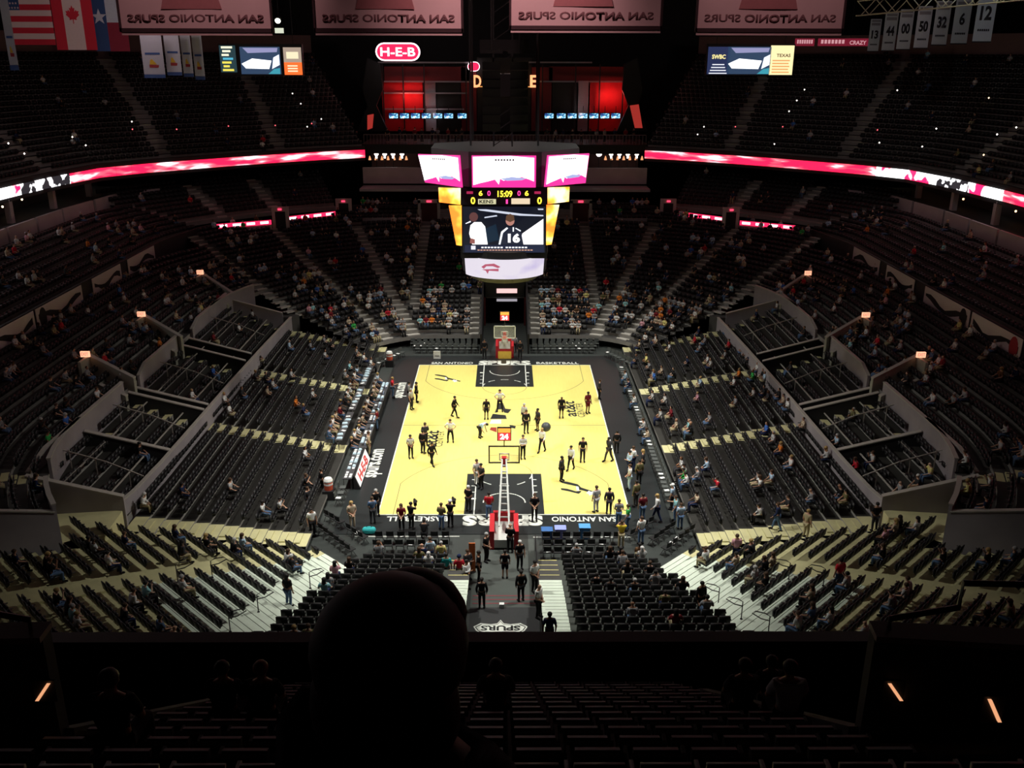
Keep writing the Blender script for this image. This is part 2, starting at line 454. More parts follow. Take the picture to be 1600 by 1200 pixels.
def wall_seg(name, p0, p1, z0, z1, th, m, parent=None, cap=None, z0b=None, z1b=None):
    """a wall standing on a plan segment; its top may slope from z1 to z1b"""
    p0, p1 = Vector((p0[0], p0[1], 0)), Vector((p1[0], p1[1], 0)); d = (p1-p0).normalized(); n = Vector((-d.y, d.x, 0))*th/2
    z0b = z0 if z0b is None else z0b; z1b = z1 if z1b is None else z1b
    P = [p0-n, p1-n, p1+n, p0+n]
    A = [(P[0].x, P[0].y, z0), (P[1].x, P[1].y, z0b), (P[2].x, P[2].y, z0b), (P[3].x, P[3].y, z0),
         (P[0].x, P[0].y, z1), (P[1].x, P[1].y, z1b), (P[2].x, P[2].y, z1b), (P[3].x, P[3].y, z1)]
    o = MB().hexa(A).build(name, m, parent)
    if cap:
        n2 = n*1.5
        Q = [p0-n2, p1-n2, p1+n2, p0+n2]
        B = [(Q[k].x, Q[k].y, (z1, z1b, z1b, z1)[k]) for k in range(4)] + [(Q[k].x, Q[k].y, (z1, z1b, z1b, z1)[k]+.07) for k in range(4)]
        MB().hexa(B).build('wall_cap', cap, o if parent is None else parent)
    return o
SEATS = []        # (x, y, z, angle, block, row, occupied?)
AISLES = []       # (x0, y0, x1, y1, half width)
def near_aisle(x, y):
    for x0, y0, x1, y1, hw in AISLES:
        dx, dy = x1-x0, y1-y0; l2 = dx*dx+dy*dy
        t = max(0, min(1, ((x-x0)*dx+(y-y0)*dy)/l2))
        if (x-x0-t*dx)**2+(y-y0-t*dy)**2 < hw*hw: return True
    return False
def seat_path(P, off, z, block, row, pitch=.56, ok=None):
    acc = .3
    for (x0, y0, n0, m0), (x1, y1, n1, m1) in zip(P, P[1:]):
        ax, ay, bx, by = x0+n0*off, y0+m0*off, x1+n1*off, y1+m1*off
        l = math.hypot(bx-ax, by-ay)
        while acc < l:
            t = acc/l; x, y = ax+(bx-ax)*t, ay+(by-ay)*t
            nx, ny = n0+(n1-n0)*t, m0+(m1-m0)*t
            if not near_aisle(x, y) and (ok is None or ok(x, y)):
                SEATS.append((x, y, z, math.atan2(-ny, -nx)+math.pi/2, block, row))    # a seat faces its local -y
            acc += pitch
        acc -= l
def pol(side, r, a, end=1): return (side*(CX+r*math.sin(rad(a))), end*(CY+r*math.cos(rad(a))))
STAIRS = []
def add_aisle(p0, p1, hw=.62, zf=None, m=None, name=None, build=True):
    AISLES.append((*p0, *p1, hw))
    if build: STAIRS.append((p0, p1, hw, zf, m, name))
D = .85
def rr(x, y): return math.hypot(max(abs(x)-CX, 0), max(abs(y)-CY, 0))
def z_far_xy(x, y): return zfar(7.5+D*math.floor((rr(x, y)-7.5)/D))
Q45 = math.sqrt(.5)
def x_boards(y): return 9.2+.2165*(-y-22.8)          # centre line of the boarded aisle, by y
def r_near(x, y):                                    # distance behind the front row: straight rows in the middle, slanted ones in the corners
    x = abs(x)
    return -y-CY if x < x_boards(y)-.95 else ((x-CX)+(-y-CY))*Q45
def z_near_xy(x, y): return znear(7.5+D*math.floor((r_near(x, y)-7.5)/D))
for s in (-1, 1):
    sd = 'left' if s < 0 else 'right'
    add_aisle((s*8.9, 24.5), (s*9.0, 41.0), .62, zfar, M_step, f'far end {sd} straight aisle')
    add_aisle(pol(s, 7.6, 20), pol(s, 28, 22), .66, zfar, M_step, f'far {sd} corner first aisle')
    add_aisle(pol(s, 7.6, 40), pol(s, 31, 40), .62, zfar, M_step, f'far {sd} corner second aisle')
    add_aisle(pol(s, 14.5, 66), pol(s, 31, 57), .62, zfar, M_step, f'far {sd} corner last aisle')
    add_aisle((s*2.95, 20.5), (s*2.95, 27.3), .5, zfar, M_step, f'{sd} aisle beside the far tunnel')
    add_aisle((s*2.35, -20), (s*2.3, -34), .45, znear, M_plank, f'{sd} aisle beside the near tunnel')
    add_aisle(pol(s, 19.6, 69, -1), pol(s, 27, 69, -1), .62, zfar, M_conc, f'near {sd} upper corner aisle')

# far lower bowl and the side stands that continue it
for s in (-1, 1):
    sd = 'left' if s < 0 else 'right'
    lower = structure('seating_terrace', f'{sd} half of the stepped stand behind the far basket')
    upper = structure('seating_terrace', f'{sd} stepped side stand above the loge boxes')
    i = 0
    while True:
        r = 7.5+D*i
        if r > 31: break
        z = zfar(r); xin = 2.25 if CY+r+D < 27.4 else 0.
        if r < 19.3:
            P = path_far(s, r, xin, 0, 64)
        elif r < 27.2:
            P = path_far(s, r, xin, 0, 90, y_end=-CY, near_a=55)
        elif r < 28.4:
            P = path_far(s, r, xin, 0, 60)
        else:
            P = path_far(s, r, 99, 20, 58)
        m_ = M_rowf
        tier(P, D+.02, z, .36, m_, upper if r >= 19.3 else lower)
        seat_path(P, .42, z, f'far {sd}' if r < 19.3 else f'side {sd}', i)
        i += 1
# near lower bowl: straight rows behind the basket, slanted rows in the corners, a boarded aisle between
def in_corner(x, y):
    x = abs(x); dx, dy = x-CX, -y-CY
    if y > -19.5-.12*(x-11) or y < -39.5: return False
    if x < x_boards(y)-.95: return False
    if math.hypot(dx, dy) > 18.6 and math.degrees(math.atan2(dx, dy)) > 53.5: return False
    return x < 30
for s in (-1, 1):
    sd = 'left' if s < 0 else 'right'
    st = structure('seating_terrace', f'{sd} half of the stepped stand in front of the camera')
    for i in range(0, 31):
        r = 7.5+D*i; z = znear(r)
        y = -CY-r
        if y > -39:
            xr = x_boards(y)-.9
            P = [(s*1.9, y, 0, -1), (s*xr, y-.0, 0, -1)]
            tier(P, D+.02, z, .3, M_under, st)
            seat_path([(s*3.0, y, 0, -1), (s*(xr-.05), y, 0, -1)], .45, z, f'near {sd}', i)
        # slanted corner row
        T_ = [t for t in np.arange(-16, 22, .1) if in_corner(CX+Q45*(r+.4)+Q45*t, -CY-Q45*(r+.4)+Q45*t)]
        if len(T_) < 8: continue
        t0, t1 = float(T_[0]), float(T_[-1])
        pt = lambda t: (s*(CX+Q45*r+Q45*t), -CY-Q45*r+Q45*t, s*Q45, -Q45)
        tb = min(t1, -2.2 if r < 17 else t0+2.2)           # boards up to here, concrete beyond
        if tb > t0+.3: tier([pt(t0), pt(tb)], D+.02, z, .3, M_under, st)
        if t1 > tb+.3: tier([pt(tb), pt(t1)], D+.02, z, .3, M_conc, st)
        if tb > t0+.3:
            for q in range(3):
                a_, b_ = pt(t0), pt(tb); o_ = .02+.285*q
                A_ = [(a_[0]+a_[2]*o_, a_[1]+a_[3]*o_), (b_[0]+b_[2]*o_, b_[1]+b_[3]*o_), (b_[0]+b_[2]*(o_+.25), b_[1]+b_[3]*(o_+.25)), (a_[0]+a_[2]*(o_+.25), a_[1]+a_[3]*(o_+.25))]
                if s < 0: A_ = A_[::-1]
                MB().prism(A_, z+.002, z+.03).build('board', M_plank, st)
        # half steps in the concrete aisle
        if r > 16.5 and t0 < -2.2 < t1:
            a_, b_ = pt(-2.2), pt(-1.0); A_ = [(a_[0]+a_[2]*.45, a_[1]+a_[3]*.45), (b_[0]+b_[2]*.45, b_[1]+b_[3]*.45), (b_[0]+b_[2]*.85, b_[1]+b_[3]*.85), (a_[0]+a_[2]*.85, a_[1]+a_[3]*.85)]
            if s < 0: A_ = A_[::-1]
            MB().prism(A_, z+.002, z+.12).build('step', M_conc, st)
        for ta, tb_ in ((t0+2.3, -2.3), (-.95, t1-.5)) if r > 12 else ((t0+2.3, t1-.5),):
            if tb_ > ta+.5: seat_path([pt(ta), pt(tb_)], .48, z, f'near {sd} corner', i)
    # radial wall at the end of the upper side stand
    wall_seg('stand_end_wall', pol(s, 19.3, 54.3, -1), pol(s, 28, 54.3, -1), 2.5, 5.35, .2, M_lwall, st, M_cap, z1b=8.1)
    # landing and curved wall between loge boxes and the near corner
    MB().prism([(s*q[0], q[1]) for q in ((20.5, -19.7), (20.3, -23.6), (25.8, -24.5), (25.6, -19.2))][::s], 1.5, 3.05).build('landing', M_conc, st)
    MB().prism([(s*q[0], q[1]) for q in ((19.6, 18.2), (25.3, 18.0), (25.6, 19.6), (23.7, 21.8), (19.1, 19.0))][::s], 1.0, 3.35).build('landing', M_rowf, st)
    for a0_, a1_, e_ in ((58, 54, -1), (62, 58, -1), (65, 62, -1), (77, 72, -1), (83, 77, -1), (90, 83, -1), (66, 72, 1), (72, 78, 1), (78, 84, 1), (84, 90, 1)):
        A_, B_ = pol(s, 19.3, a0_, e_), pol(s, 19.3, a1_, e_)
        wall_seg('stand_front_wall', A_, B_, 2.2, 5.75, .16, M_lwall, st, M_cap)
# sideline stands, shallow
def zs1(i): return .42+.15*i
for s in (-1, 1):
    sd = 'left' if s < 0 else 'right'
    st = structure('seating_terrace', f'{sd} sideline stand of shallow steps between court and loge boxes')
    for i in range(12):
        x = 11.0+.78*i
        y0 = -18.9-.12*i; y1 = 18.4
        P = [(s*x, y0, s, 0), (s*x, y1, s, 0)]
        for ya, yb in ((y0, -17.4-.1*i), (-6.0, -4.7), (5.6, 6.9), (16.9, y1)):
            tier([(s*x, ya, s, 0), (s*x, yb, s, 0)], .80, zs1(i), .2, M_conc, st)
        for ya, yb in ((-17.4-.1*i, -6.0), (-4.7, 5.6), (6.9, 16.9)):
            tier([(s*x, ya, s, 0), (s*x, yb, s, 0)], .80, zs1(i), .2, M_rowt, st)
        for ya, yb in ((-17.3-.1*i, -6.0), (-4.7, 5.6), (6.9, 16.9-.02*i)):
            seat_path([(s*x, ya, s, 0), (s*x, yb, s, 0)], .42, zs1(i), f'sideline {sd}', i, ok=(lambda x_, y_: not (-6.3 < y_ < 10.9)) if s < 0 and i < 2 else None)
    # half steps in the aisles
    for nm, ya, yb in (('near', -18.6, -17.5), ('second', -5.9, -4.8), ('third', 5.7, 6.8), ('far', 17.0, 18.2)):
        t = tag(link('aisle_stairs', None), f'concrete steps of the {nm} aisle in the {sd} sideline stand', kind='structure')
        me = MB().box(0, .36, 0, yb-ya, 0, .075).mesh('step', M_conc)
        for i in range(11):
            x = 11.0+.78*i
            o = link('step', me, t, (s*(x+.42) if s > 0 else -(x+.42)-.36, ya-(.12*i if nm == 'near' else 0), zs1(i)+.001))
# aisle stairs of the ring stands
for (p0, p1, hw, zf, m, nm) in STAIRS:
    t = tag(link('aisle_stairs', None), f'flight of pale steps, {nm}', kind='structure')
    p0, p1 = Vector((*p0, 0)), Vector((*p1, 0)); d = (p1-p0).normalized(); n = Vector((-d.y, d.x, 0))
    ln = (p1-p0).length
    me = MB().box(-hw+.06, hw-.06, 0, .30, -.04, .10).mesh('step', M_step if m is not M_conc else M_conc)
    me2 = MB().box(-hw+.06, hw-.06, 0, .40, -.02, .012).mesh('step', m)
    me3 = MB().box(-hw-.12, hw+.12, 0, .255, -.01, .03).mesh('board', M_plank)
    me4 = MB().box(-hw-.12, hw+.12, 0, .83, -.01, .03).mesh('step', M_rowf); me5 = MB().box(-hw-.05, hw+.05, 0, .05, 0, .004).mesh('nosing', mat('yellow nosing', (.75, .68, .25), .6))
    last = None; q = 0.
    ang = math.atan2(d.y, d.x)-math.pi/2
    while q < ln:
        p = p0+d*q; r = rr(p.x, p.y); i = math.floor((r-7.5)/D)
        if i != last and i >= 0:
            z = zf(7.5+D*i)
            if m is M_step:
                link('step', me, t, (p.x+d.x*.02, p.y+d.y*.02, z), ang)
                link('step', me2, t, (p.x+d.x*.42, p.y+d.y*.42, z), ang)
            elif m is M_plank:
                if r < 10.9:
                    link('step', me4, t, (p.x+d.x*.02, p.y+d.y*.02, z), ang); link('nosing', me5, t, (p.x+d.x*.02, p.y+d.y*.02, z+.03), ang)
                else:
                  for q3 in range(3): link('board', me3, t, (p.x+d.x*(.02+.285*q3), p.y+d.y*(.02+.285*q3), z), ang)
            else:
                o = link('step', me2, t, (p.x+d.x*.02, p.y+d.y*.02, z), ang)
                link('step', me, t, (p.x+d.x*.50, p.y+d.y*.50, z), ang) if m is M_conc else None
            last = i
        q += .05

# ------------------------------------------------------------------ loge boxes, side walls, banner walls, upper deck
def st(o, label=None):
    o['kind'] = 'structure'
    if label: o['label'] = label
    return o
for s in (-1, 1):
    sd = 'left' if s < 0 else 'right'
    # loge: front wall (its near end bends outwards), stepped floor, partitions, back wall pieces
    lo = structure('loge_terrace', f'{sd} row of loge boxes with low walls halfway up the side stand')
    pts = [(20.9, -19.6), (20.55, -17.5), (20.35, -14.), (20.3, -10), (20.2, 0), (20.0, 9), (19.7, 18.2)]
    tops = [3.25, 3.3, 3.35, 3.35, 3.35, 3.35, 3.35]
    for (a, b), za, zb in zip(zip(pts, pts[1:]), tops, tops[1:]):
        wall_seg('loge_front_wall', (s*a[0], a[1]), (s*b[0], b[1]), 1.2, za, .14, M_lwall, lo, M_cap, z1b=zb)
    for k in range(5):
        x = 20.6+.9*k
        tier([(s*x, -19.4, s, 0), (s*x, 17.9, s, 0)], .92, 2.35+.4*k, .45, M_rowt, lo)
        for ya, yb in ((-12.0, -11.2), (-6.9, -5.8), (-4.3, -3.4), (4.0, 5.0), (7.1, 7.9), (17.2, 17.8)):
            tier([(s*x, ya, s, 0), (s*x, yb, s, 0)], .5, 2.43+.4*k, .1, M_conc, lo, 'step')
        for ya, yb in ((-18.9, -16.4), (-16.0, -12.8), (-11.2, -9.2), (-8.8, -7.0), (-3.4, -.5), (-.1, 3.9), (8.0, 11.8), (12.2, 17.1)):
            seat_path([(s*x, ya, s, 0), (s*x, yb, s, 0)], .45, 2.35+.4*k, f'loge {sd}', k)
    for y, hh in ((-19.5, .95), (-12.4, .55), (-5.6, .55), (-4.6, .55), (5.1, .55), (6.9, .55), (18.1, .9)):
        wall_seg('loge_partition', (s*20.4, y), (s*25.1, y+(-.6 if s else 0)), 1.8, 2.85+hh, .22, M_lwall if hh > .7 else M_riser, lo, M_cap, z1b=4.35+hh)
    rl = MB()
    for y in (-16.2, -9.0, -.3, 12.0):
        rl.bar((s*20.6, y, 3.45), (s*22.6, y, 4.35), .06); rl.bar((s*22.6, y, 4.35), (s*25, y, 5.1), .06)
        for xx, zz in ((21.4, 2.4), (23.2, 3.3), (24.6, 3.9)): rl.bar((s*xx, y, zz), (s*xx, y, zz+1.2), .05)
    rl.build('loge_rail', M_cap, lo)
    rl = MB()
    for x, z in ((21.75, 3.3), (23.95, 4.2)): rl.bar((s*x, -18.8, z), (s*x, 17.5, z), .07)
    rl.build('loge_drink_shelf', M_cap, lo)
    for ya, yb in ((-19.6, -6.6), (-3.9, 4.2), (7.6, 17.6)):
        n = 6
        for q in range(n):
            a, b = ya+(yb-ya)*q/n, ya+(yb-ya)*(q+1)/n
            wall_seg('loge_back_wall', (s*25.25, a), (s*25.25, b), 3.6, 5.75-.5*(1 if q == 0 else 0), .16, M_lwall, lo, M_cap, z1b=5.75)
    # vomitory walls in the side stand, each with a lit exit sign at its outer end
    M_vom = mat('vomitory concrete', (.36, .36, .29), .8, .15, .8)
    for q, (ya, yb) in enumerate(((-5.6, -4.3), (4.0, 5.9), (18.0, 20.6))):
        a, b = (s*24.8, ya), (s*28.2, yb)
        v = structure('vomitory', f'{sd} side stand entrance walls, {("near", "middle", "far")[q]} one')
        wall_seg('vomitory_wall', a, b, 3.5, 5.7, .2, M_vom, v, M_cap, z1b=6.9)
        wall_seg('vomitory_wall', (a[0], ya-1.6), (b[0], yb-1.6), 3.2, 5.0, .2, M_vom, v, M_cap, z1b=5.9)
        wall_seg('vomitory_wall', (b[0], yb-1.6), b, 4.0, 6.9, .2, M_vom, v)
        sg = thing('exit_sign', f'lit orange exit sign on the {("near", "middle", "far")[q]} entrance wall of the {sd} side stand', 'sign', (b[0], yb-.55, 6.95), 0, 'exit signs of the side stands')
        MB().box(-.30, .30, -.08, .08, 0, .38).build('sign_box', emit('exit sign light', (1., .42, .25), 1.5), sg)
        place_text('EXIT', .5, .24, emit('exit letters', (1., .12, .08), 2.5), sg, (b[0], yb-.64, 7.17), (1, 0, 0), (0, 0, 1), depth=.01, bold=.03)
    # banner wall behind the side stand
    bw = structure('wall_banner_'+sd)
    bpts = [(33.3, -30), (33.3, -12), (33.3, 0), (33.3, 14), (33.2, 24), (31.8, 32), (30.8, 34.2)]
    for a, b in zip(bpts, bpts[1:]):
        wall_seg('banner_wall', (s*a[0], a[1]), (s*b[0], b[1]), 6.6, 9.2, .2, M_wall, bw)
    # upper side stand
    up = structure('seating_terrace', f'{sd} dark stand between banner wall and suites')
    for k in range(8):
        x = 33.5+.88*k
        P = [(s*x, -24, s, 0), (s*x, 24, s, 0)] + [(s*(x-4+4*math.cos(rad(a))), 24+(9+0*k)*math.sin(rad(a)), s*math.cos(rad(a)), math.sin(rad(a))) for a in (20, 40, 55)]
        tier(P, .92, 8.7+.3*k, .35, M_concg, up)
        seat_path(P, .45, 8.7+.3*k, f'upper side {sd}', k)
    sw = structure('suite_wall', f'{sd} pale wall below the suites')
    spts = [(41.5, -26), (41.5, 8), (41.4, 23), (40.2, 34.5), (37.0, 37.2)]
    for q, (a, b) in enumerate(zip(spts, spts[1:])):
        L_ = math.hypot(b[0]-a[0], b[1]-a[1]); n = max(1, int(L_/5))
        for w in range(n):
            pa = (s*(a[0]+(b[0]-a[0])*w/n), a[1]+(b[1]-a[1])*w/n); pb = (s*(a[0]+(b[0]-a[0])*(w+.93)/n), a[1]+(b[1]-a[1])*(w+.93)/n)
            wall_seg('suite_wall_panel', pa, pb, 10.2, 12.5, .2, M_pinkwall, sw)
    # suites' floor and back
    MB().box(min(s*41.6, s*46), max(s*41.6, s*46), -28, 40, 12.2, 12.35).build('suite_floor', M_wall, sw)
    MB().box(min(s*46, s*46.3), max(s*46, s*46.3), -28, 42, 11.9, 15.6).build('suite_back_wall', M_wall, sw)
    pm = []
    for y in range(-24, 40, 8):
        MB().box(min(s*42.4, s*42.9), max(s*42.4, s*42.9), y-.25, y+.25, 12., 14.4).build('suite_pillar', M_pinkwall, sw)

# upper deck
FASC = [(43.5, -34), (43.3, -12), (43.0, 4), (42.6, 15), (41.9, 23), (40.4, 29.8), (37.2, 33.9), (33.4, 37.4), (29.6, 40.8), (25.5, 44.0), (21.2, 46.9), (16.8, 49.3)]
def offset_path(pts, s):
    out = []
    for i, p in enumerate(pts):
        a, b = Vector(pts[max(i-1, 0)]), Vector(pts[min(i+1, len(pts)-1)])
        d = (b-a).normalized(); n = Vector((d.y, -d.x))
        out.append((s*p[0], p[1], s*n.x, n.y))
    return out
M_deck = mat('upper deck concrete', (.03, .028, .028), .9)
for s in (-1, 1):
    sd = 'left' if s < 0 else 'right'
    F0 = offset_path(FASC, s)
    ud = structure('seating_terrace', f'{sd} steep dark upper deck above the red light ribbon')
    for k in range(22):
        P = [(x+nx*.8*k, y+ny*.8*k, nx, ny) for x, y, nx, ny in F0]
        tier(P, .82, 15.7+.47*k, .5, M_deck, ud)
        def okd(x, y, s=s):
            # aisles across the upper deck
            for (ax, ay, bx, by) in ((42.9, 6, 62, 8), (41.9, 23, 58, 30), (35.4, 35.6, 47, 50), (25.5, 44, 34, 60)):
                dx, dy = bx-ax, by-ay; t = ((abs(x)-ax)*dx+(y-ay)*dy)/(dx*dx+dy*dy)
                if math.hypot(abs(x)-ax-t*dx, y-ay-t*dy) < .7: return False
            return y > -20
        seat_path(P, .45, 15.7+.47*k, f'upper deck {sd}', k, .6, okd)
    # solid fascia above and below the ribbon
    for a, b in zip(F0, F0[1:]):
        wall_seg('deck_fascia', (a[0], a[1]), (b[0], b[1]), 14.2, 15.9, .25, M_wall, ud)
        so = wall_seg('deck_soffit', (a[0]+a[2]*2.2, a[1]+a[3]*2.2), (b[0]+b[2]*2.2, b[1]+b[3]*2.2), 14.25, 14.45, 4.2, M_wall, ud)
    wl = structure('upper_wall', f'{sd} brownish band of wall above the upper deck')
    for a, b in zip(F0, F0[1:]):
        wall_seg('upper_wall_panel', (a[0]+a[2]*18.2, a[1]+a[3]*18.2), (b[0]+b[2]*18.2, b[1]+b[3]*18.2), 23.5, 28.5, .3, mat('upper wall paint', (.16, .10, .10), .8), wl)
ORD = ['first', 'second', 'third', 'fourth', 'fifth', 'sixth', 'seventh', 'eighth', 'ninth', 'tenth', 'eleventh', 'twelfth', 'thirteenth', 'fourteenth', 'fifteenth',
       'sixteenth', 'seventeenth', 'eighteenth', 'nineteenth', 'twentieth', 'twenty-first', 'twenty-second', 'twenty-third', 'twenty-fourth', 'twenty-fifth', 'twenty-sixth', 'twenty-seventh', 'twenty-eighth', 'twenty-ninth', 'thirtieth']

TENS = {3: 'thirty', 4: 'forty', 5: 'fifty', 6: 'sixty'}
for n_ in range(31, 70): ORD.append((TENS[n_//10]+'-'+ORD[n_ % 10-1]) if n_ % 10 else {40: 'fortieth', 50: 'fiftieth', 60: 'sixtieth'}[n_])

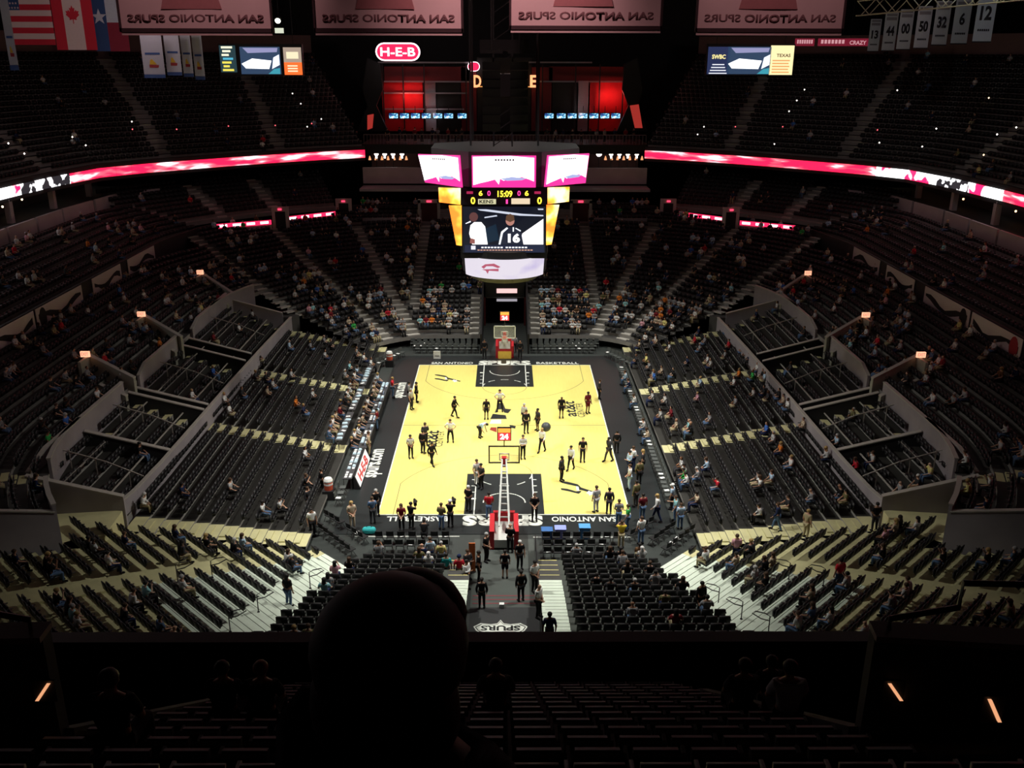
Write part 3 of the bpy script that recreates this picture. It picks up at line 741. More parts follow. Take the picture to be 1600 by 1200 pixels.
# people on and around the floor: (px, py of the feet, pose, facing, top, bottom, skin, hair, style, cap, label)
COURT = [
 (710, 652, 'walk', 75, 'black', 'black', 1, 'black', 's', None, 'person in black suit striding across the left half of the court'),
 (704, 691, 'akimbo', 0, 'white', 'black', 0, 'brown', 's', None, 'official in white shirt standing hands on hips on the left half of the court'),
 (642, 716, 'clasped', 20, 'light grey', 'black', 2, 'black', 's', None, 'person in light grey top and black trousers near the left sideline'),
 (661, 709, 'suit', 150, 'black', 'black', 1, 'black', 's', None, 'person in black beside the left centre lettering, facing away'),
 (665, 697, 'folded', 200, 'charcoal', 'black', 0, 'brown', 's', None, 'person in charcoal standing behind the one beside the left lettering'),
 (675, 727, 'walk', 40, 'black', 'black', 2, 'black', 's', None, 'person in black on the left three-point line, knee bent'),
 (760, 655, 'shorts', 0, 'black', 'black', 3, 'bald', 's', None, 'player in black shirt and shorts left of the centre emblem'),
 (781, 643, 'akimbo', 0, 'white', 'black', 0, 'brown', 's', None, 'official in white shirt, hands on hips, standing on the centre emblem'),
 (750, 684, 'bend', 60, 'pale blue', 'charcoal', 1, 'black', 's', None, 'person in pale blue shirt bending over left of the near shot clock'),
 (819, 664, 'suit', 320, 'light grey', 'black', 0, 'grey', 's', None, 'person in grey top standing right of the centre emblem'),
 (822, 677, 'suit', 10, 'black', 'black', 0, 'brown', 's', None, 'tall person in black suit right of the near shot clock'),
 (840, 673, 'shorts', 300, 'charcoal', 'black', 3, 'black', 's', None, 'player in dark shirt and shorts beside the big dark ball'),
 (847, 706, 'walk', 330, 'white', 'black', 0, 'blond', 's', None, 'person in white shirt and black trousers carrying the big dark ball'),
 (877, 653, 'shorts', 0, 'black', 'black', 3, 'bald', 's', None, 'player in black shirt and shorts left of the right arena lettering'),
 (918, 646, 'shorts', 30, 'maroon', 'maroon', 3, 'black', 's', None, 'player in maroon by the right sideline'),
 (936, 624, 'suit', 90, 'charcoal', 'black', 0, 'brown', 's', None, 'person in dark jacket and white collar at the far right sideline'),
 (817, 717, 'folded', 10, 'light grey', 'black', 0, 'brown', 's', None, 'person in light grey vest with folded arms right of the near backboard'),
 (910, 722, 'stand', 0, 'black', 'black', 0, 'brown', 's', None, 'person in black shirt and trousers on the right half of the court'),
 (892, 734, 'walk', 330, 'white', 'black', 1, 'black', 's', None, 'person in white shirt stepping over the right three-point line'),
 (951, 721, 'walk', 300, 'charcoal', 'charcoal', 3, 'black', 's', None, 'player in dark warm-up with white panel near the right sideline'),
 (877, 752, 'suit', 60, 'charcoal', 'black', 3, 'black', 's', None, 'person in black tracksuit with white stripes above the right spur emblem'),
 (963, 708, 'suit', 180, 'black', 'black', 1, 'black', 's', None, 'person in black just outside the right sideline'),
 (931, 801, 'stand', 210, 'light grey', 'light grey', 0, 'brown', 's', None, 'person in grey shirt and pale trousers carrying a black bag at the near right baseline'),
 (951, 804, 'suit', 180, 'charcoal', 'charcoal', 0, 'black', 's', None, 'person in dark grey suit seen from behind at the near right baseline'),
 (966, 822, 'clasped', 180, 'grey', 'denim', 1, 'brown', 's', None, 'person in grey shirt beside the green shirted one behind the near baseline'),
 (980, 829, 'reach', 250, 'green', 'denim', 0, 'brown', 's', None, 'person in bright green shirt behind the near right baseline'),
 (835, 814, 'clasped', 0, 'black', 'black', 0, 'brown', 's', None, 'person in black suit with hands clasped on the near lane edge'),
 (970, 857, 'camera', 180, 'yellow', 'khaki', 1, 'brown', 's', None, 'person in yellow shirt taking a picture behind the near baseline'),
 (1001, 851, 'reach', 200, 'white', 'denim', 0, 'brown', 's', None, 'person in white shirt and jeans right of the yellow shirted one'),
 (1003, 814, 'stand', 200, 'maroon', 'denim', 1, 'black', 's', None, 'person in maroon sweater at the near right corner of the court'),
 (993, 792, 'suit', 220, 'olive', 'charcoal', 1, 'black', 's', None, 'person in dark olive jacket at the right courtside'),
 (983, 766, 'clasped', 270, 'white', 'pale blue', 0, 'brown', 's', None, 'person in white shirt and pale trousers at the right courtside'),
 (983, 742, 'folded', 290, 'pale blue', 'navy', 0, 'black', 's', None, 'person in pale blue shirt talking at the right courtside'),
 (988, 736, 'folded', 120, 'white', 'navy', 0, 'brown', 's', None, 'person in white shirt and navy trousers talking at the right courtside'),
 (998, 757, 'suit', 200, 'olive', 'black', 1, 'black', 's', None, 'person in long dark coat behind the white dressed one at the right courtside'),
 (1003, 742, 'stand', 250, 'charcoal', 'black', 0, 'blond', 'l', None, 'fair haired person in dark clothes at the right courtside'),
 (1026, 815, 'walk', 260, 'white', 'navy', 0, 'blond', 'l', None, 'fair haired person in white jacket with orange patch in the right front row'),
 (1062, 827, 'stand', 190, 'pale blue', 'denim', 0, 'brown', 's', None, 'person in pale blue shirt and jeans on the right corner steps'),
 (1054, 815, 'reach', 260, 'cyan', 'denim', 0, 'brown', 's', None, 'person in turquoise shirt beside the pale blue one on the right corner steps'),
 (1049, 796, 'stand', 240, 'pale blue', 'charcoal', 0, 'brown', 's', 'white', 'person in pale shirt and cap in the right front rows'),
 (551, 827, 'clasped', 30, 'beige', 'beige', 0, 'blond', 'l', None, 'person in beige dress standing in the near left corner'),
 (583, 818, 'clasped', 200, 'denim', 'charcoal', 0, 'brown', 's', None, 'person in blue denim shirt at the near left corner of the court'),
 (589, 806, 'suit', 20, 'black', 'black', 0, 'grey', 's', None, 'grey haired person in black suit at the near left corner of the court'),
 (628, 829, 'clasped', 0, 'dark red', 'black', 0, 'brown', 'l', None, 'long haired person in red top behind the near left baseline'),
 (643, 827, 'camera', 150, 'black', 'black', 1, 'black', 's', None, 'camera operator in black with shoulder camera, left one of two'),
 (663, 840, 'crouch', 180, 'black', 'black', 0, 'black', 's', None, 'person in black crouching behind the near baseline'),
 (690, 828, 'folded', 160, 'olive', 'denim', 0, 'brown', 's', None, 'person in olive shirt and jeans behind the near baseline'),
 (704, 824, 'camera', 170, 'black', 'black', 0, 'black', 's', 'white', 'camera operator in black with shoulder camera, right one of two'),
 (732, 800, 'clasped', 150, 'black', 'black', 0, 'white', 's', None, 'white haired person in black left of the near lane'),
 (745, 758, 'stand', 40, 'light grey', 'light grey', 0, 'brown', 's', None, 'person in pale clothes on the left edge of the near lane'),
 (752, 764, 'clasped', 320, 'charcoal', 'black', 1, 'black', 's', None, 'player in dark jersey on the left edge of the near lane'),
 (764, 812, 'clasped', 180, 'red', 'denim', 1, 'black', 's', None, 'person in red shirt and jeans left of the near basket support'),
 (760, 878, 'clasped', 60, 'black', 'black', 0, 'grey', 's', None, 'grey haired guard in black with white trouser stripe left of the near basket base'),
 (797, 864, 'folded', 170, 'black', 'black', 0, 'bald', 's', None, 'bald guard in black leaning on the near basket base'),
 (812, 890, 'stand', 20, 'black', 'black', 0, 'white', 's', None, 'white haired guard in black at the right of the near tunnel'),
 (789, 904, 'shorts', 180, 'black', 'black', 1, 'black', 's', None, 'person in black shirt with bare legs walking down the near tunnel'),
 (814, 940, 'suit', 200, 'black', 'black', 2, 'black', 's', None, 'person in black on the right side of the near tunnel'),
 (731, 906, 'folded', 40, 'charcoal', 'black', 0, 'brown', 's', None, 'usher in dark vest left of the near tunnel'),
 (748, 908, 'stand', 90, 'black', 'black', 2, 'black', 's', None, 'person in black left of the near tunnel, facing right'),
 (753, 951, 'suit', 180, 'black', 'black', 1, 'black', 's', None, 'broad person in black suit seen from behind in the near tunnel'),
 (729, 922, 'folded', 60, 'white', 'black', 2, 'black', 's', None, 'usher with white sleeves beside the near tunnel, left'),
 (690, 890, 'stand', 180, 'pale yellow', 'denim', 0, 'grey', 's', None, 'big person in pale yellow shirt behind the left baseline chairs'),
 (698, 912, 'stand', 180, 'teal', 'charcoal', 1, 'black', 's', None, 'person in teal shirt behind the left baseline chairs'),
 (718, 914, 'stand', 180, 'red', 'charcoal', 1, 'black', 's', 'navy', 'person in red shirt and dark cap behind the left baseline chairs'),
 (673, 884, 'stand', 190, 'pale blue', 'navy', 0, 'brown', 's', None, 'person in checked pale blue shirt behind the left baseline chairs'),
 (660, 893, 'folded', 170, 'navy', 'black', 0, 'bald', 's', None, 'bald person in navy shirt behind the left baseline chairs'),
 (489, 838, 'stand', 30, 'white', 'black', 1, 'black', 's', None, 'usher in white shirt and dark vest in the near left corner'),
 (757, 560, 'suit', 0, 'black', 'black', 2, 'black', 's', None, 'guard in black left of the far basket base'),
 (804, 551, 'suit', 180, 'grey', 'black', 1, 'black', 's', None, 'person in grey right of the far basket base'),
 (812.5, 561, 'suit', 0, 'black', 'black', 2, 'bald', 's', None, 'guard in black right of the far basket base'),
 (643, 640, 'stand', 60, 'light grey', 'charcoal', 0, 'grey', 's', None, 'person in light grey shirt on the left sideline, front one of three'),
 (640, 628, 'suit', 90, 'grey', 'black', 0, 'black', 's', None, 'person in grey jacket on the left sideline, middle one of three'),
 (651, 629, 'suit', 90, 'black', 'black', 1, 'black', 's', None, 'tall person in black on the left sideline, right one of three'),
 (614, 622, 'reach', 90, 'red', 'denim', 0, 'blond', 's', None, 'person in red shirt and jeans at the left courtside'),
 (577, 712, 'stand', 100, 'beige', 'khaki', 1, 'brown', 's', None, 'person in khaki behind the lit advertising board on the left'),
 (590, 672, 'reach', 270, 'dark red', 'denim', 0, 'black', 's', None, 'person in red standing before the left courtside tables'),
 (504, 772, 'stand', 120, 'black', 'black', 1, 'black', 's', None, 'person in black behind the drinks cooler on the left'),
 (483, 800, 'suit', 60, 'charcoal', 'charcoal', 0, 'brown', 's', None, 'person in dark coat by the left front rows'),
]
STANDING = [GZ(q[0], q[1]) for q in COURT]
def clear_of_people(x, y, d=.5): return all((x-p.x)**2+(y-p.y)**2 > d*d for p in STANDING)
# ================================================================== THE FAR END, TUNNELS, SCREENS
def flat(name, pts3, m, parent=None, th=.02, up=None):
    """a thin plate: polygon of 3D points, given some thickness along its back normal"""
    P = [Vector(p) for p in pts3]
    n = (P[1]-P[0]).cross(P[2]-P[0]).normalized()
    if n.dot(Vector(CAM)-P[0]) < 0: P = P[::-1]; n = -n
    B = [p-n*th for p in P]; k = len(P)
    mb = MB(); mb.v = [tuple(p) for p in P+B]
    mb.f = [tuple(range(k)), tuple(range(2*k-1, k-1, -1))] + [(i, k+i, k+(i+1) % k, (i+1) % k) for i in range(k)]
    mb.mi = [0]*len(mb.f)
    return mb.build(name, m, parent)
def pxq(pts, y, dy=0): return [GY(px, py, y) for px, py in pts]
def plate_px(name, pts, y, m, parent, th=.02): return flat(name, pxq(pts, y), m, parent, th)
def rect(x0, y0, x1, y1): return [(x0, y0), (x1, y0), (x1, y1), (x0, y1)]

# far tunnel, cut into the end stand
tn = structure('tunnel', 'far tunnel behind the far basket, dark red inside')
M_redin = mat('tunnel red paint', (.10, .012, .012), .7)
for s in (-1, 1):
    wall_seg('tunnel_wall', (s*2.2, 17.7), (s*2.2, 27.4), 0, 1.9, .16, M_black, tn, None, z1b=4.8)
    wall_seg('tunnel_wall', (s*2.05, 27.2), (s*2.05, 38), 0, 4.2, .16, M_redin, tn)
MB().box(-2.2, 2.2, 38, 38.2, 0, 4.4).build('tunnel_back', M_redin, tn)
MB().box(-2.3, 2.3, 27.3, 38, 3.4, 3.6).build('tunnel_roof', M_black, tn)
MB().box(-2.3, 2.3, 27.2, 27.5, 3.0, 5.0).build('tunnel_header', M_black, tn)
sg = thing('tunnel_sign', 'small pink lit sign over the far tunnel mouth', 'sign', (0, 27, 4.3))
plate_px('sign_face', rect(776, 451, 808, 458), 27.1, emit('tunnel sign light', (1., .62, .6), 1.1), sg)
plate_px('white_strip', rect(776, 467, 808, 471), 27.1, emit('tunnel strip light', (.8, .75, .85), .45), sg)
for o in sg.children: o.location = -sg.location
# walls at the top of the far lower stand
M_pale = mat('pale end wall', (.34, .32, .32), .7, .2, .5)
fw = structure('wall_end_far')
for s in (-1, 1):
    for a, b in ((3.0, 5.8), (10.2, 12.2), (12.6, 16.8)):
        wall_seg('end_wall_panel', (s*a, 41.9), (s*b, 41.9 if a < 12 else 41.5), 7.2, 8.6, .2, M_pale, fw)
    wall_seg('end_wall_panel', (s*6.9, 45.4), (s*17.8, 44.6), 7.5, 9.6, .2, M_wall, fw)
    # entrance with a red sign
    MB().box(min(s*7.4, s*7.7), max(s*7.4, s*7.7), 41.6, 41.9, 7.5, 10.6).build('door_post', M_pale, fw)
    MB().box(min(s*9.6, s*9.9), max(s*9.6, s*9.9), 41.6, 41.9, 7.5, 10.6).build('door_post', M_pale, fw)
    MB().box(min(s*7.4, s*9.9), max(s*7.4, s*9.9), 41.6, 41.9, 10.3, 10.7).build('door_lintel', M_pale, fw)
    MB().box(min(s*7.7, s*9.6), max(s*7.7, s*9.6), 43, 43.2, 7.5, 10.3).build('door_opening', mat('door dark red', (.06, .012, .015), .7), fw)
    sd = 'left' if s < 0 else 'right'
    MB().box(-.28, .28, -.06, 0, 0, .22).build('exit_sign', emit('small red exit', (1., .05, .12), 1.8), None, (s*8.6, 41.5, 10.4))
    tag(bpy.context.scene.objects[-1] if False else COL.objects[-1], f'small red exit sign above the {sd} doorway behind the far stand', 'sign')
    # standing platforms behind the wall
    for k in range(4):
        tier([(s*.2, 42.2+.9*k, 0, 1), (s*17.5, 42.2+.9*k, 0, 1)], .92, 8.0+.35*k, .4, M_concg, fw)
        seat_path([(s*10.2, 42.2+.9*k, 0, 1), (s*17.2, 42.2+.9*k, 0, 1)], .45, 8.0+.35*k, f'far upper {sd}', k)
    # diagonal walls with the red strip lights
    for q, (pa, pb) in enumerate((((338, 360), (424, 353)), ((447, 348), (524, 339))) if s < 0 else (((1057, 339), (1134, 349)), ((1156, 354), (1242, 362)))):
        a, b = GZ(*pa, 8.75), GZ(*pb, 8.75)
        w = wall_seg('strip_light_wall', a[:2], b[:2], 7.4, 9.4, .2, M_pinkwall, fw)
        g = thing('strip_light', f'red strip light with white dashes on the {sd} far corner wall, {("left" if q == 0 else "right")} one', 'light', (a.x, a.y, 9.0), 0, 'strip lights of the far corners')
        d = (b-a); d.z = 0; L_ = d.length; d.normalize(); n = Vector((d.y, -d.x, 0))
        if n.y > 0: n = -n
        def at(u, z): return Vector((a.x, a.y, 0))+d*u+n*.16+Vector((0, 0, z))-Vector((a.x, a.y, 9.0))
        MB().hexa([at(0, 8.95), at(L_, 8.95), at(L_, 8.95)+n*-.04, at(0, 8.95)+n*-.04, at(0, 9.42), at(L_, 9.42), at(L_, 9.42)+n*-.04, at(0, 9.42)+n*-.04]).build('red_panel', emit('strip red', (1., .02, .10), 1.5), g)
        for k in range(4):
            u0 = L_*(k+.18)/4; u1 = L_*(k+.78)/4
            MB().hexa([at(u0, 9.06)+n*.03, at(u1, 9.06)+n*.03, at(u1, 9.06), at(u0, 9.06), at(u0, 9.32)+n*.03, at(u1, 9.32)+n*.03, at(u1, 9.32), at(u0, 9.32)]).build('white_dash', emit('strip white', (1., .8, .85), 2.2), g)
        # door box at the wall's inner end
        c = b if s < 0 else a
        MB().box(-.9, .9, 0, .3, 0, 2.6).build('corner_doorway', M_pinkwall, fw, (c.x+(.9 if s < 0 else -.9), c.y+.6, 8.1))
        MB().box(-.55, .55, -.02, 0, 0, 2.1).build('corner_door', M_black, fw, (c.x+(.9 if s < 0 else -.9), c.y+.59, 8.1))
        o = MB().box(-.2, .2, -.05, 0, 0, .18).build('exit_sign', MATS['small red exit'], None, (c.x+(.9 if s < 0 else -.9), c.y+.55, 10.35))
        tag(o, f'tiny red exit light over the {sd} corner doorway, {("left" if q == 0 else "right")} one', 'sign')
    # stand above the strip lights
    ct = structure('seating_terrace', f'{sd} far corner stand above the strip lights')
    for k in range(9):
        P = path_far(s, 33.2+.85*k, 99, 24, 62)
        tier(P, .87, 9.6+.33*k, .4, M_concg, ct)
        seat_path(P, .42, 9.6+.33*k, f'corner upper {sd}', k, .56, lambda x, y: all(abs(math.degrees(math.atan2(abs(x)-CX, y-CY))-a) > 1.3 for a in (36, 47)))
    for a_ in (36, 47):
        t = tag(link('aisle_stairs', None), f'dim steps of the {sd} far corner upper stand, {("inner" if a_ == 36 else "outer")} flight', kind='structure')
        me = MB().box(-.55, .55, 0, .34, 0, .14).mesh('step', M_step)
        for k in range(9):
            r = 33.2+.85*k; x, y = pol(s, r+.1, a_)
            link('step', me, t, (x, y, 9.6+.33*k), -s*rad(a_))
# club level above: fascia with a swoop, recess, lamps
cl = structure('club_level', 'club level terrace at the far end under the fan deck')
MB().box(-17.2, 17.2, 49.9, 50.2, 11.4, 13.3).build('club_fascia', M_pinkwall, cl)
MB().box(-17.2, 17.2, 50.2, 58, 12.3, 12.5).build('club_floor', M_wall, cl)
MB().box(-17.2, 17.2, 58, 58.3, 11, 16.5).build('club_back_wall', mat('club wall', (.10, .05, .05), .7), cl)
MB().box(-17.2, 17.2, 46.6, 50.0, 10.9, 11.2).build('club_soffit', mat('pale soffit', (.45, .43, .44), .6), cl)
M_lampw = emit('lamp globe', (1., .93, .85), 5.)
for k, px in enumerate((588, 601, 614, 628, 955, 968, 981, 995)):
    p = GY(px, 240, 52.5)
    t = thing('globe_lamp', f'small white globe lamp on the far club terrace, {ORD[k] if k < 4 else ORD[k-4]} of the {"left" if k < 4 else "right"} four', 'lamp', (p.x, 52.5, 12.5), 0, 'globe lamps of the far club level')
    MB().lathe((0, 0, 0), [(.12, 0), (.05, .1), (.05, p.z-12.6)], 8).build('post', M_rail, t)
    MB().ball((0, 0, p.z-12.5), .27, .27, .3).build('globe', M_lampw, t)
    MB().box(-.1, .1, -.1, .1, p.z-13.05, p.z-12.8).build('collar', M_lampw, t)
M_amb = emit('amber bar lamp', (1., .42, .18), 1.0)
mb_ = MB().lathe((0, 0, 0), [(.05, .5), (.16, .12), (.18, 0)], 8).mesh('shade', M_amb); me_c = MB().bar((0, 0, .5), (0, 0, 2.2), .03).mesh('cord', M_rail)
for k in range(14):
    px = (578+k*9.5) if k < 7 else (946+(k-7)*9.5); q = GY(px, 250, 55.5)
    t = thing('pendant_lamp', f'small amber pendant lamp in the far club bar, {ORD[k % 7]} of the {"left" if k < 7 else "right"} seven', 'lamp', (q.x, 55.5, q.z), 0, 'amber pendants of the club bar')
    link('shade', mb_, t); link('cord', me_c, t)
p = GY(936, 240, 51)
t = thing('round_light', 'single round white light right of the hanging scoreboard', 'lamp', (p.x, 51, 12.5))
MB().lathe((0, 0, 0), [(.05, 0), (.05, p.z-12.7)], 6).build('post', M_rail, t)
MB().ball((0, 0, p.z-12.5), .36, .2, .36).build('globe', M_lampw, t)
# ------------------------------------------------------------------ fan deck
fd = structure('fan_deck', 'red lit fan deck high behind the far basket')
MB().box(-17.3, 17.3, 50.5, 66, 15.6, 16.0).build('fan_deck_floor', M_wall, fd)
MB().box(-17.3, 17.3, 50.3, 50.6, 14.9, 16.0).build('fan_deck_edge', M_black, fd)
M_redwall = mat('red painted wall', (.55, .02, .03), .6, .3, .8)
M_greywall = mat('grey wall', (.30, .29, .32), .7)
Y2 = 60.
def pz(px, py, y=Y2): return GY(px, py, y)
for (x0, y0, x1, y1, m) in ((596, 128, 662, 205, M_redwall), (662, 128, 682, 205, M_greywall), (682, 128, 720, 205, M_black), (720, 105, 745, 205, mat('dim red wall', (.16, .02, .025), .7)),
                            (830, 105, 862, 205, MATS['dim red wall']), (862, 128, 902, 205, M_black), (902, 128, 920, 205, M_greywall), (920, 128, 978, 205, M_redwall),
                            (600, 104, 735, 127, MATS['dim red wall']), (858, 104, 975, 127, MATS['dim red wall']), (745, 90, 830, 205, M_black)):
    a, b = pz(x0, y0), pz(x1, y1)
    MB().box(a.x, b.x, Y2, Y2+.3, b.z, a.z).build('fan_deck_wall', m, fd)
# beams
for y_, x0, x1 in ((127, 600, 740), (127, 840, 978), (97, 590, 745), (97, 826, 925), (145, 600, 730), (170, 600, 725)):
    a, b = pz(x0, y_, 59.5), pz(x1, y_, 59.5)
    MB().box(a.x, b.x, 59.4, 59.6, a.z-.12, a.z+.06).build('beam', M_greywall, fd)
for x0 in (597, 629, 662, 728, 848, 900, 938, 975):
    a, b = pz(x0, 100, 59.3), pz(x0, 205, 59.3)
    MB().box(a.x-.08, a.x+.08, 59.2, 59.4, b.z, a.z).build('column', M_wall, fd)
for sx, px in ((-1, 580), (1, 990)):        # tall dark star-shaped side frames
    P = [(px-6, 90), (px+14, 100), (px+18, 140), (px+8, 165), (px+26, 205), (px-22, 205), (px-6, 165), (px-14, 140)] if sx < 0 else [(px-14, 100), (px+6, 90), (px+14, 140), (px+6, 165), (px+22, 205), (px-26, 205), (px-8, 165), (px-18, 140)]
    t = thing('dark_frame', f'tall dark cut-out frame at the {"left" if sx < 0 else "right"} end of the red fan deck', 'frame', (0, 0, 0))
    plate_px('frame_body', P, 56, M_black, t, .5)
    rp = [(px-6, 180), (px+4, 178), (px+2, 200), (px-6, 203)] if sx < 0 else [(px-6, 165), (px+8, 163), (px+14, 200), (px+2, 200)]
    plate_px('red_panel', rp, 55.9, emit('red panel glow', (1., .08, .06), .35), t)
# red washes of the deck's own lamps
for px, e_ in ((632, 110), (650, 60), (945, 95), (962, 70)):
    q = pz(px, 150, 58.6)
    li = bpy.data.lights.new('red_wash', 'POINT'); li.energy = e_; li.color = (1, .12, .1); li.shadow_soft_size = .3
    lo = bpy.data.objects.new('red_wash', li); COL.objects.link(lo); lo.location = q; lo['kind'] = 'helper'
li = bpy.data.lights.new('white_wash', 'POINT'); li.energy = 60; li.color = (1, .9, .9); li.shadow_soft_size = .3
for px in (676, 908):
    lo = bpy.data.objects.new('white_wash', li); COL.objects.link(lo); lo.location = pz(px, 178, 58); lo['kind'] = 'helper'
M_tv = emit_noise('television picture', (.02, .05, .2), (.9, .95, 1.), 1.3, (2.2, 2.2, 2.2), .45, .6, (.1, .5, .75))
for k, px in enumerate([615, 632, 649, 666, 684, 701, 722, 858, 877, 894, 911, 928, 945, 962]):
    p = pz(px, 181, 58.2)
    t = thing('television', f'small blue and white television over the fan deck bar, {ORD[k] if k < 7 else ORD[k-7]} of the {"left" if k < 7 else "right"} row', 'television', p, 0, 'televisions over the fan deck bar')
    MB().box(-.62, .62, 0, .12, -.36, .36).build('case', M_black, t)
    MB().box(-.56, .56, -.02, .0, -.3, .3).build('screen', M_tv, t)
    MB().box(-.04, .04, .02, .08, .36, 1.2).build('hanger', M_rail, t)
# rail of the fan deck
rl = thing('fan_deck_railing', 'railing along the front edge of the red fan deck', 'railing', (0, 50.7, 16.0))
MB().bar((-17, 0, 1.1), (17, 0, 1.1), .07).build('top_rail', mat('dull rail', (.25, .2, .2), .5), rl)
me = MB().bar((0, 0, 0), (0, 0, 1.1), .05).mesh('baluster', MATS['dull rail'])
for k in range(86): link('baluster', me, rl, (-17+k*.4, 0, 0))
# sign lettering on the deck and the oval store sign
t = thing('oval_sign', 'red neon oval sign with white letters high over the fan deck', 'sign', GY(621.5, 81, 52))
c = GY(621.5, 81, 52); a = GY(586, 67, 52); b = GY(657, 96, 52); hw, hh = (b.x-a.x)/2, (a.z-b.z)/2
def stadium(hw, hh, y, n=10):
    r = hh; return [(hw-r+r*math.cos(rad(-90+180*i/n)), y, r*math.sin(rad(-90+180*i/n))) for i in range(n+1)] + [(-hw+r+r*math.cos(rad(90+180*i/n)), y, r*math.sin(rad(90+180*i/n))) for i in range(n+1)]
def solid_y(pts, th, name, m, parent):
    mb = MB(); k = len(pts); mb.v = [tuple(p) for p in pts]+[(p[0], p[1]+th, p[2]) for p in pts]
    mb.f = [tuple(range(k)), tuple(range(2*k-1, k-1, -1))]+[(i, k+i, k+(i+1) % k, (i+1) % k) for i in range(k)]; mb.mi = [0]*len(mb.f)
    return mb.build(name, m, parent)
solid_y(stadium(hw, hh, .05), .2, 'rim', emit('neon rim', (1., .75, .78), 2.2), t)
solid_y(stadium(hw*.93, hh*.84, 0), .1, 'face', emit('neon red', (1., .02, .10), 1.3), t)
place_text('H-E-B', hw*1.55, hh*.95, emit('neon letters', (1., .9, .9), 3.), t, (c.x, 51.98, c.z), (1, 0, 0), (0, 0, 1), bold=.015, depth=.03)
t = thing('oval_sign', 'second smaller oval sign half hidden behind the hanging loudspeakers', 'sign', GY(740, 104, 59))
c2 = GY(740, 104, 59); solid_y(stadium(.7, .5, 0), .1, 'face', MATS['neon red'], t); solid_y(stadium(.78, .58, .05), .1, 'rim', MATS['neon rim'], t)
t = thing('letter_sign', 'orange lit letters behind the loudspeaker cluster above the far fan deck', 'sign', GY(790, 127, 58.8))
M_or = emit('orange letters', (1., .35, .15), 1.8)
for ch, px in (('D', 746), ('L', 798), ('E', 834)):
    p = GY(px, 127, 58.7); place_text(ch, .95, 1.5, M_or, t, (p.x, p.y, p.z), (1, 0, 0), (0, 0, 1), bold=.03, depth=.05, name='letter')
a, b = GY(742, 136, 58.75), GY(840, 136, 58.75)
MB().box(a.x-c.x*0, b.x, 0, .05, 0, .1).build('glow_bar', emit('glow bar', (1., .4, .1), 1.2), None)
ob = COL.objects[-1]; ob.parent = t; ob.location = Vector((0, 58.75, a.z))-t.location

# ------------------------------------------------------------------ light ribbon round the upper deck
M_rib_pink = emit_noise('ribbon pink', (.9, .01, .06), (1., .8, .85), 2.2, (.28, .28, 1.6), .46, .66, (1., .10, .14))
M_rib_white = emit_noise('ribbon white', (.9, .01, .08), (1., 1., 1.), 3.0, (.4, .4, .4), .40, .45, (1., .7, .75))
M_rib_dark = emit_noise('ribbon figures', (.01, .01, .012), (1., 1., 1.), 2.8, (.9, .9, .9), .50, .53)
for s in (-1, 1):
    sd = 'left' if s < 0 else 'right'
    rb = thing('light_ribbon', f'long red and white LED ribbon on the {sd} upper deck edge', 'light ribbon', (0, 0, 15))
    F0 = offset_path(FASC, s)
    for k, (a, b) in enumerate(zip(F0, F0[1:])):
        n = 3 if k >= 2 else 1
        for q in range(n):
            u0, u1 = q/n, (q+1)/n
            A = Vector((a[0]+(b[0]-a[0])*u0-a[2]*.16, a[1]+(b[1]-a[1])*u0-a[3]*.16, 0)); B = Vector((a[0]+(b[0]-a[0])*u1-b[2]*.16, a[1]+(b[1]-a[1])*u1-b[3]*.16, 0))
            y = (A.y+B.y)/2
            m = M_rib_white if y < 17 else (M_rib_dark if y < 26 else M_rib_pink)
            if s > 0: m = M_rib_pink if (y < 16 or y > 33) else (M_rib_dark if 19 < y < 26 else M_rib_white)
            wall_seg('led_panel', A[:2], B[:2], -.45, .45, .06, m, rb)

# ------------------------------------------------------------------ hanging scoreboard
sb = thing('scoreboard', 'big hanging scoreboard with video screens over centre court', 'scoreboard', (0, 0, 0))
YF = -3.0
def SP(px, py, y=YF): return GY(px, py, y)
def sb_plate(name, pts, m, parent=None, y=YF, th=.05): return flat(name, [SP(*p, y) for p in pts], m, parent or sb, th)
tl, br = SP(718, 292), SP(855, 404)
MB().box(tl.x, br.x, YF+.06, 3.0, br.z, tl.z).build('core', M_black, sb)
up_l = SP(650, 236, -4.); 
MB().prism([(-2.3, -3.5), (2.4, -3.5), (5.0, -.9), (5.0, 2.6), (2.4, 4.2), (-2.3, 4.2), (-4.9, 2.6), (-4.9, -.9)], SP(790, 292).z+.05, SP(790, 236).z).build('upper_ring', M_black, sb)
